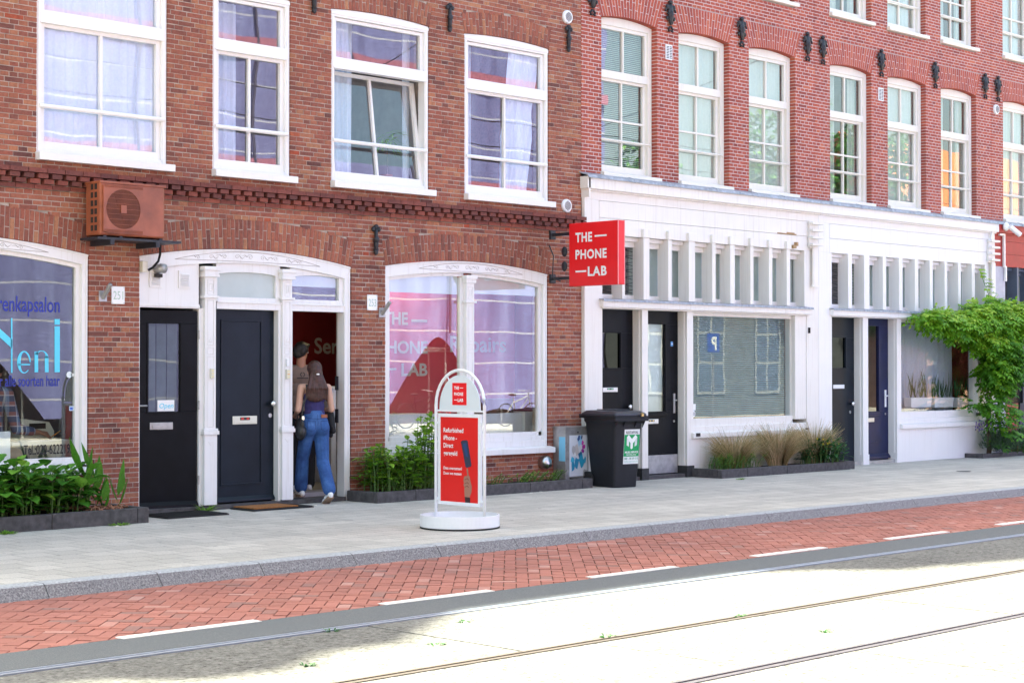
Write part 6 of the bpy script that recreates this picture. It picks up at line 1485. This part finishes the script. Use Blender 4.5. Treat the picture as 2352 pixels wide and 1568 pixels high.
for s_, e_, w_ in ((-1, Vector((-.215, -.03, 1.12)), Vector((-.17, .2, 1.06))), (1, Vector((.212, -.02, 1.12)), Vector((.16, .22, 1.1)))):
    sh = Vector((.168 * s_, 0, 1.385)); q.cap(sh, e_, .046, .037); q.cap(e_, w_, .036, .025); hand(q, w_ + (w_ - e_).normalized() * .01, (w_ - e_), (-s_, 0, -.2), .92, .6)
fn = head(q, (0, .02, 1.585), 0, -.05, .98)
organic(q, 'body', M['skin'], WM, .0065, 3); eyes(fn, WM)
# navy tank top
q = MB(); q.ell((0, 0, 1.16), (.128, .094, .15)); q.ell((0, .0, 1.27), (.148, .097, .11)); q.cap((0, 0, 1.02), (0, 0, 1.1), .105, .105); q.ell((0, 0, 1.08), (.135, .1, .08))
for s_ in (-1, 1): q.cap((.085 * s_, -.045, 1.32), (.075 * s_, -.02, 1.425), .02, .016)
organic(q, 'tank_top', M['top'], WM, .009, 3)
# jeans: waist, seat, wide legs with creases
q = MB(); q.cap((0, 0, 1.055), (0, 0, 1.0), .118, .13); q.ell((0, -.005, .95), (.178, .13, .14)); q.ell((-.078, -.04, .9), (.098, .1, .105)); q.ell((.078, -.045, .9), (.098, .1, .105))
q.ell((0, 0, 1.05), (.142, .108, .045))
random.seed(3)
for h_, k_, a_ in ((hipL, kL, aL), (hipR, kR, aR)):
    e_ = a_ - (a_ - k_).normalized() * .03; q.cap(h_ + Vector((0, 0, -.03)), k_, .098, .076); q.cap(k_, e_, .079, .080)
    for i in range(10): f_ = i / 9; c_ = k_.lerp(e_, f_) if i > 2 else h_.lerp(k_, .6 + .2 * i); a0 = U(0, 6.28); q.cap(c_ + Vector((.05 * cos(a0), .05 * sin(a0), .0)), c_ + Vector((.063 * cos(a0 + 1), .063 * sin(a0 + 1), U(-.05, .05))), .018, .014, 8)
jn = organic(q, 'jeans', M['denim'], WM, .008, 3)
q = MB(); q.box(.045, .12, -.128, -.112, 1.025, 1.065); q.build('leather_patch', mat_plain('brown_leather_patch', (.3, .1, .05), .6), jn, local=True)
q = MB()
for s_ in (-1, 1):
    x = .085 * s_; P = [(x - .05, -.138, .985), (x + .05, -.138, .985), (x + .05, -.15, .89), (x, -.155, .865), (x - .05, -.15, .89), (x - .05, -.138, .985)]; q.tube(P, .0028, 4)
q.tube([(0, -.118, 1.06), (0, -.14, .96), (0, -.1, .86)], .0025, 4); q.tube([(-.14, -.06, 1.03), (-.07, -.12, 1.015), (0, -.128, 1.012), (.07, -.12, 1.015), (.14, -.06, 1.03)], .0025, 4)
q.build('seam', mat_plain('dark_denim_seam', (.012, .03, .12), .8), jn, local=True)
# hair: half tied, falling to the middle of the back
q = MB(); q.ell((0, .0, 1.615), (.092, .108, .1)); q.ell((0, -.035, 1.56), (.088, .088, .11)); q.ell((0, -.07, 1.46), (.1, .06, .13)); q.ell((0, -.085, 1.36), (.13, .055, .12)); q.ell((-.02, -.09, 1.29), (.13, .045, .08))
for i in range(26): x = U(-.13, .12); q.cap((x * .5, -.06 - U(0, .03), 1.55), (x * 1.0, -.115 + U(-.015, .015), 1.38), .018, .02, 8); q.cap((x, -.115 + U(-.012, .015), 1.38), (x * 1.08 + U(-.02, .02), -.11 + U(-.01, .02), U(1.225, 1.26)), .02, .011, 8)
hr = organic(q, 'hair', M['hairB'], WM, .007, 1)
q = MB(); q.ell((0, -.128, 1.545), (.022, .012, .01)); q.build('hair_clip', M['white'], hr, local=True)
# shoes
def shoe(mb, sole, a_, dirv, up=(0, 0, 1), L=.25):
    d = Vector(dirv).normalized(); u = Vector(up); u = (u - d * u.dot(d)).normalized(); s_ = d.cross(u)
    h = Vector(a_); 
    for f_, w_, hh in ((-.18, .034, .04), (.05, .036, .05), (.35, .04, .042), (.62, .042, .03), (.8, .036, .022)): mb.ell(h + d * L * f_ + u * hh * .6, (w_ * 1.05, w_ * 1.25, hh))
    n0 = len(sole.v); pts = [(-.22, .03), (-.1, .04), (.3, .042), (.65, .047), (.88, .03), (.95, 0)]; pol = [(f_ * L, w_) for f_, w_ in pts] + [(f_ * L, -w_) for f_, w_ in reversed(pts)]
    sole.prism(pol, h - u * .02, d, s_, u * .028)
for aa in (((aR.x, aR.y - .0, .075), (0.02, 1, -.42), (0, .3, 1)), ((aL.x, aL.y, .085), (-.05, 1, 0), (0, 0, 1))):
    sh, so_ = MB(), MB(); shoe(sh, so_, *aa); sk_ = organic(sh, 'sneaker', M['white'], WM, .008, 2); so_.build('sole', mat_plain('gum_sole', (.3, .2, .14), .7), sk_, local=True, bevel=.004)
# bag and jacket
BG = thing('shoulder_bag', 'black leather shoulder bag hanging at the woman\'s left hip', 'bag', (13.14, 0, 0), radians(-20))
q = MB(); q.ell((-.2, -.05, .86), (.075, .13, .11)); q.ell((-.2, -.05, .93), (.05, .11, .1)); q.ell((-.2, .03, .95), (.03, .05, .07)); q.ell((-.2, -.13, .95), (.03, .05, .07)); organic(q, 'bag_body', M['bagl'], BG, .009, 3)
q = MB(); P = [(-.21, -.14, .98), (-.19, -.125, 1.15), (-.13, -.105, 1.3), (-.115, -.05, 1.42), (-.12, .04, 1.41), (-.14, .1, 1.2), (-.2, .06, 1.0)]; q.tube(P, .012, 6, flat=.5); q.build('strap', M['bagl'], BG, local=True)
q = MB(); q.box(-.205, -.175, -.15, -.135, 1.0, 1.05); q.build('buckle', M['chrome'], BG, local=True, bevel=.004)
JK = thing('jacket', 'black jacket draped over the woman\'s right forearm', 'jacket', (13.14, 0, 0), radians(-20))
q = MB(); q.ell((.215, .1, 1.06), (.06, .12, .05)); q.cap((.21, .04, 1.05), (.24, .02, .86), .055, .04); q.cap((.22, .14, 1.04), (.25, .12, .8), .05, .03); q.cap((.2, .0, 1.02), (.215, -.02, .9), .03, .02); organic(q, 'cloth', M['blackcl'], JK, .012, 3)
# man inside the shop doorway
MN = thing('person', 'man with short black hair and beige T-shirt just inside the phone shop doorway', 'person', (13.36, .55, .1), radians(-28))
q = MB(); q.ell((0, 0, 1.02), (.17, .12, .13)); q.ell((0, 0, 1.2), (.16, .11, .16)); q.ell((0, 0, 1.38), (.185, .115, .13)); q.cap((-.17, 0, 1.49), (.17, 0, 1.49), .06, .06); q.cap((0, 0, 1.5), (.01, .02, 1.63), .065, .058)
for s_ in (-1, 1): q.cap((.1 * s_, 0, 1.0), (.11 * s_, .03, .53), .09, .06); q.cap((.11 * s_, .03, .53), (.11 * s_, -.02 + .05 * s_, .09), .058, .04)
for s_ in (-1, 1): q.cap((.205 * s_, 0, 1.48), (.25 * s_, .02, 1.18), .055, .042); q.cap((.25 * s_, .02, 1.18), (.16 * s_, .24, 1.1), .042, .029); hand(q, (.16 * s_, .25, 1.1), (-.3 * s_, 1, 0), (0, 0, -1), 1, .5)
fn = head(q, (.02, .045, 1.725), -.8, -.25, 1.03); organic(q, 'body', M['skinD'], MN, .0075, 3); eyes(fn, MN)
q = MB(); q.ell((0, 0, 1.1), (.185, .135, .16)); q.ell((0, 0, 1.25), (.18, .13, .16)); q.ell((0, 0, 1.4), (.2, .13, .12)); q.cap((-.17, 0, 1.49), (.17, 0, 1.49), .07, .07); q.ell((0, 0, 1.0), (.19, .14, .08))
for s_ in (-1, 1): q.cap((.2 * s_, 0, 1.48), (.243 * s_, .015, 1.25), .072, .065)
ts = organic(q, 'tshirt', M['shirtB'], MN, .01, 3)
q = MB(); n_ = 14
for i in range(n_):
    a0, a1 = 2 * pi * i / n_, 2 * pi * (i + 1) / n_
    for r0, r1 in ((.03, .022),):
        if i in (3, 10): continue
        q.quad((r1 * cos(a0), -.138, 1.44 + r1 * sin(a0)), (r0 * cos(a0), -.138, 1.44 + r0 * sin(a0)), (r0 * cos(a1), -.138, 1.44 + r0 * sin(a1)), (r1 * cos(a1), -.138, 1.44 + r1 * sin(a1)))
q.box(-.07, .07, -.1395, -.137, 1.392, 1.402); q.build('back_print', M['blackink'], ts, local=True)
q = MB()
for s_ in (-1, 1): q.cap((.09 * s_, 0, .98), (.11 * s_, .03, .53), .115, .09); q.cap((.11 * s_, .03, .53), (.11 * s_, -.02 + .05 * s_, .1), .088, .075)
q.ell((0, 0, .98), (.18, .14, .12)); organic(q, 'trousers', M['blackcl'], MN, .011, 3)
q = MB(); c_ = fn((0, -.012, .035)); q.ell(c_, (.09, .1, .088)); q.ell(fn((0, -.05, .0)), (.085, .07, .09)); q.ell(fn((0, -.06, -.05)), (.068, .052, .055)); q.ell(fn((-.045, -.035, -.015)), (.045, .06, .065)); q.ell(fn((.045, -.045, -.015)), (.045, .05, .06)); q.ell(fn((.03, -.02, .01)), (.07, .07, .07)); q.ell(fn((-.03, -.02, .01)), (.07, .07, .07)); q.ell(fn((0, .06, .09)), (.06, .035, .03))
for i in range(40): a_, b_ = U(0, 6.28), U(.1, 1); d = Vector((cos(a_) * sin(b_ * 1.5), sin(a_) * sin(b_ * 1.5), cos(b_ * 1.5))); q.cap(c_ + Vector((d.x * .075, d.y * .085, d.z * .07)), c_ + Vector((d.x * .092, d.y * .1, d.z * .085)), .014, .008, 6)
organic(q, 'hair', M['hairK'], MN, .008, 1)
for aa in (((-.11, -.07, .03), (-.1, 1, 0)), ((.11, .03, .03), (.1, 1, 0))):
    sh, so_ = MB(), MB(); shoe(sh, so_, *aa, L=.27); sk_ = organic(sh, 'sneaker', M['whiteM'], MN, .009, 2); so_.build('sole', M['white'], sk_, local=True)
# hairdresser at the desk inside the salon
BR = thing('person', 'hairdresser in a plaid shirt writing at the desk behind the salon window', 'person', (8.95, .75, .1))
y = .62; shp_, el_, wr_ = W3(16, 905, y + .05), W3(38, 985, y - .02), W3(92, 993, y); hd_ = W3(-14, 858, y + .12)
tc = W3(-30, 960, y + .2)
q = MB(); q.cap(tc + Vector((0, 0, .22)), tc + Vector((0, 0, -.2)), .16, .15); q.cap(tc + Vector((0, .1, .3)), shp_, .09, .06); q.cap(tc + Vector((0, 0, -.2)), tc + Vector((0, 0, -.35)), .16, .17); q.cap(tc + Vector((0, .02, .3)), hd_ + Vector((-.01, 0, -.08)), .07, .055)
q.cap(tc + Vector((0, 0, -.35)), tc + Vector((.35, 0, -.4)), .1, .07); q.cap(tc + Vector((.35, 0, -.4)), tc + Vector((.35, .0, -.85)), .07, .05)
q.cap(shp_, el_, .052, .042); q.cap(el_, wr_, .04, .028); hand(q, wr_, W3(130, 1002, y) - wr_, (0, .1, -1), 1.0, .45)
fn = head(q, hd_, -1.3, -.5, 1.0); bb = organic(q, 'body', M['skinD'], BR, .008, 3, local=False)
e2 = [o for o in (bb,)]
q = MB(); q.cap(tc + Vector((0, 0, .22)), tc + Vector((0, 0, -.25)), .18, .17); q.cap(tc + Vector((0, .1, .3)), shp_, .1, .075); q.cap(shp_, el_, .072, .06); q.cap(el_, el_.lerp(wr_, .62), .06, .05); q.cap(tc + Vector((0, .02, .3)), shp_ + Vector((-.1, .05, .03)), .1, .08); organic(q, 'plaid_shirt', M['plaid'], BR, .01, 2, local=False)
q = MB(); q.ell(hd_ + Vector((0, 0, .05)), (.1, .09, .085)); q.ell(hd_ + Vector((-.04, 0, .0)), (.075, .085, .08)); organic(q, 'hair', M['hairK'], BR, .008, 1, local=False)
PC = MB(); a_ = W3(118, 1003, y - .03); PC.tube([a_, a_ + Vector((.11, 0, .065))], .005, 6); tag(PC.build('pencil', mat_plain('orange_pencil', (.8, .3, .03), .4)), 'orange pencil in the hairdresser\'s hand', 'pencil')
# salon desk and things on it
dz = W3(120, 1011, .6).z; xd0, xd1 = W3(20, 1000, .45).x, W3(168, 1000, .6).x
DK = thing('salon_desk', 'pale desk behind the salon window', 'desk', ((xd0 + xd1) / 2, .7, .1)); q = MB(); q.box(xd0, xd1, .38, 1.0, dz - .04, dz); q.build('desk_top', M['beigeP'], DK, bevel=.004); q = MB(); q.box(xd0 + .55, xd1 - .03, .42, .98, .1, dz - .042); q.build('drawer_unit', mat_plain('grey_drawers', (.42, .4, .4), .5), DK, bevel=.004)
q = MB(); q.box(xd0 + .2, xd1 - .12, .4, .62, dz + .002, dz + .012); tag(q.build('papers', M['white']), 'open papers under the hairdresser\'s hand', 'papers')
CR = thing('cash_register', 'beige cash register on the salon desk', 'cash register', (xd0 + .45, .78, dz)); q = MB(); q.prism([(0, 0), (.42, 0), (.42, .1), (.36, .2), (.05, .24), (0, .1)], (xd0 + .25, .66, dz), XA, ZA, (0, .28, 0)); q.build('register_case', M['beigeP'], CR, bevel=.01); q = MB(); q.box(xd0 + .36, xd0 + .56, .655, .66, dz + .13, dz + .19); q.build('display', M['dark'], CR)
PS = MB(); a_, b_ = W3(-30, 1062, .2), W3(24, 990, .2); PS.box(a_.x, b_.x, .2, .206, a_.z, b_.z); o = PS.build('price_list', M['white']); tag(o, 'white price list standing in the left corner of the salon window', 'price list')
# phone shop counters
q = MB(); a_ = W3(761, 893, 1.3); x9 = a_.x; q.box(x9, x9 + .65, 1.3, 2.4, .12, a_.z); q.box(x9 - .02, x9 + .67, 1.28, 2.42, a_.z, a_.z + .03); tag(q.build('shop_counter', M['whiteM'], bevel=.006), 'white shop counter seen through the open doorway', 'counter')
a_, b_ = W3(1108, 950, .45), W3(1234, 950, .45); q = MB(); q.box(a_.x, b_.x - .3, .45, .9, .12, a_.z); q.box(b_.x - .297, b_.x, .4, .9, .12, a_.z + .01); tag(q.build('display_cabinet', M['whiteM'], bevel=.005), 'low white cabinet behind the right phone shop pane', 'cabinet')
q = MB(); q.box(a_.x + .05, b_.x - .42, .5, .8, a_.z + .002, a_.z + .2); tag(q.build('cardboard_box', M['woodbr'], bevel=.004), 'brown box on the low white cabinet', 'box')
a_, b_ = W3(895, 952, .45), W3(1000, 952, .45); q = MB(); q.box(a_.x, b_.x, .45, .9, .12, a_.z); tag(q.build('display_cabinet', M['whiteM'], bevel=.005), 'low white cabinet behind the left phone shop pane', 'cabinet')
CL = thing('ceiling_light', 'flat warm ceiling light inside the phone shop', 'ceiling light', (15.1, .7, 3.1)); q = MB(); q.box(14.3, 15.9, .5, .9, 3.12, 3.16); q.build('light_frame', M['white'], CL)
em = bpy.data.materials.new('lit_diffuser'); em.use_nodes = True; e_ = em.node_tree.nodes['Principled BSDF']; e_.inputs['Emission Color'].default_value = (1, .82, .55, 1); e_.inputs['Emission Strength'].default_value = 1.6
q = MB(); q.box(14.33, 15.87, .53, .87, 3.112, 3.119); q.build('diffuser', em, CL)
# window plants
def spiky(x, y, z, n_, L, q, w=.022):
    for i in range(n_): a_ = U(0, 6.28); e_ = U(.2, .9); q.leaf((x + U(-.05, .05), y, z), (cos(a_) * e_, sin(a_) * e_ * .5, 1), (cos(a_), sin(a_), .4), L * U(.5, 1.1), w, fold=.3, droop=U(.1, .5), t=U(.3, .8), seg=4)
for n_, (pa, pb, lb) in enumerate(((2092, 2140, 'left white window planter with spiky leaves'), (2146, 2190, 'middle white window planter with spiky leaves'), (2201, 2236, 'right white window planter with spiky leaves'))):
    a_, b_ = W3(pa, 936, .2), W3(pb, 912, .2); T = thing('window_planter', lb, 'planter', ((a_.x + b_.x) / 2, .27, a_.z), group='white planters in the shop window'); q = MB(); q.hexa([(a_.x + .02, .2, a_.z), (b_.x - .02, .2, a_.z), (b_.x, .19, b_.z), (a_.x, .19, b_.z), (a_.x + .02, .34, a_.z), (b_.x - .02, .34, a_.z), (b_.x, .35, b_.z), (a_.x, .35, b_.z)], skipback=False); q.build('planter_box', M['white'], T, bevel=.006)
    q = MB(); 
    for k_ in range(4): spiky(a_.x + (b_.x - a_.x) * (k_ + .5) / 4, .27, b_.z - .02, 8, .5, q)
    q.build('leaves', M['leafD'], T)
T = thing('house_plant', 'potted plant with drooping narrow green leaves behind the tilted upper window', 'potted plant', (14.25, .35, 3.95)); q = MB(); c_ = W3(888, 330, .3)
for i in range(46): a_ = U(0, 6.28); q.leaf(c_ + Vector((U(-.1, .1), U(-.05, .05), U(-.05, .1))), (cos(a_), sin(a_) * .4, U(-.2, .9)), (0, 0, 1), U(.14, .3), .028, fold=.2, droop=.7, t=U(.5, 1), seg=4)
q.build('leaves', M['leafB'], T); q = MB(); q.tube([(c_.x, .3, 3.95), (c_.x + .02, .3, c_.z)], .008, 6); q.build('stems', M['bark'], T); q = MB(); q.lathe([(.06, 0), (.08, .14), (.085, .14), (.07, .13)], (c_.x, .3, 3.94), 16); q.build('pot', mat_plain('terracotta', (.3, .12, .07), .8), T)
# bicycles and a parking sign across the street
def bike(x, y, lbl, col, rz=0):
    T = thing('bicycle', lbl, 'bicycle', (x, y, -.05), rz, group='bicycles parked across the street')
    for cx_ in (-.52, .52):
        q = MB(); P = [(cx_ + .33 * cos(2 * pi * i / 28), 0, .34 + .33 * sin(2 * pi * i / 28)) for i in range(29)]; q.tube(P, .017, 6, caps=False)
        for i in range(12): a_ = 2 * pi * i / 12; q.tube([(cx_, 0, .34), (cx_ + .33 * cos(a_), 0, .34 + .33 * sin(a_))], .002, 3)
        q.build('wheel', M['rubber'], T, local=True)
    q = MB()
    for A_, B_ in (((-.52, 0, .34), (-.12, 0, .3)), ((-.12, 0, .3), (-.22, 0, .85)), ((-.12, 0, .3), (.38, 0, .85)), ((-.2, 0, .7), (.36, 0, .9)), ((-.52, 0, .34), (-.2, 0, .72)), ((.52, 0, .34), (.36, 0, 1.0))): q.tube([A_, B_], .015, 6)
    q.build('bike_frame', col, T, local=True); q = MB(); q.ell((-.24, 0, .92), (.13, .08, .035)); q.build('saddle', M['rubber'], T, local=True); q = MB(); q.tube([(.2, -.25, 1.05), (.36, -.1, 1.04), (.36, .1, 1.04), (.2, .25, 1.05)], .011, 6); q.build('handlebar', M['chrome'], T, local=True)
bike(31.6, -18.4, 'black bicycle parked across the street, left of the others', M['black'], .1); bike(32.9, -18.6, 'red bicycle parked across the street', M['red'], -.1); bike(35.4, -18.4, 'steel grey bicycle parked across the street, right of the others', M['steelD'], .05); bike(21.5, -18.5, 'dark bicycle parked across the street opposite the salon', M['iron'], 0)
T = thing('parking_sign', 'blue parking sign on a grey pole across the street', 'traffic sign', (43.9, -18.2, -.05)); q = MB(); q.tube([(43.9, -18.2, -.05), (43.9, -18.2, 2.7)], .035, 8); q.build('pole', M['steelD'], T); q = MB(); q.box(43.6, 44.2, -18.16, -18.14, 2.1, 2.7); q.build('sign_plate', mat_plain('blue_sign', (.01, .06, .4), .4), T); q = MB(); add_text(q, 'P', (44.05, -18.135, 2.18), (-1, 0, 0), ZA, .28, .42, .04); q.build('lettering', M['white'], T)

# overhead tram wires (mirrored in the upper panes)
for k_, (y0_, z0_, lb) in enumerate(((-9.75, 6.9, 'overhead tram wire nearest the facades'), (-12.9, 6.9, 'overhead tram wire nearest the camera'))):
    q = MB(); q.tube([(-15 + 10 * i, y0_ + (.25 if i % 2 else -.25), z0_) for i in range(11)], .012, 5); tag(q.build('overhead_wire', M['iron']), lb, 'wire', 'overhead tram wires')
q = MB(); q.tube([(22, -1 + 1.02, 9.5), (30, -21, 9.0)], .014, 5); tag(q.build('span_wire', M['iron']), 'span wire crossing the street high above the tram rails', 'wire')
q = MB(); q.tube([(30, .02, 9.5), (41, -21, 9.0)], .014, 5); tag(q.build('span_wire', M['iron']), 'second span wire crossing the street farther along', 'wire')
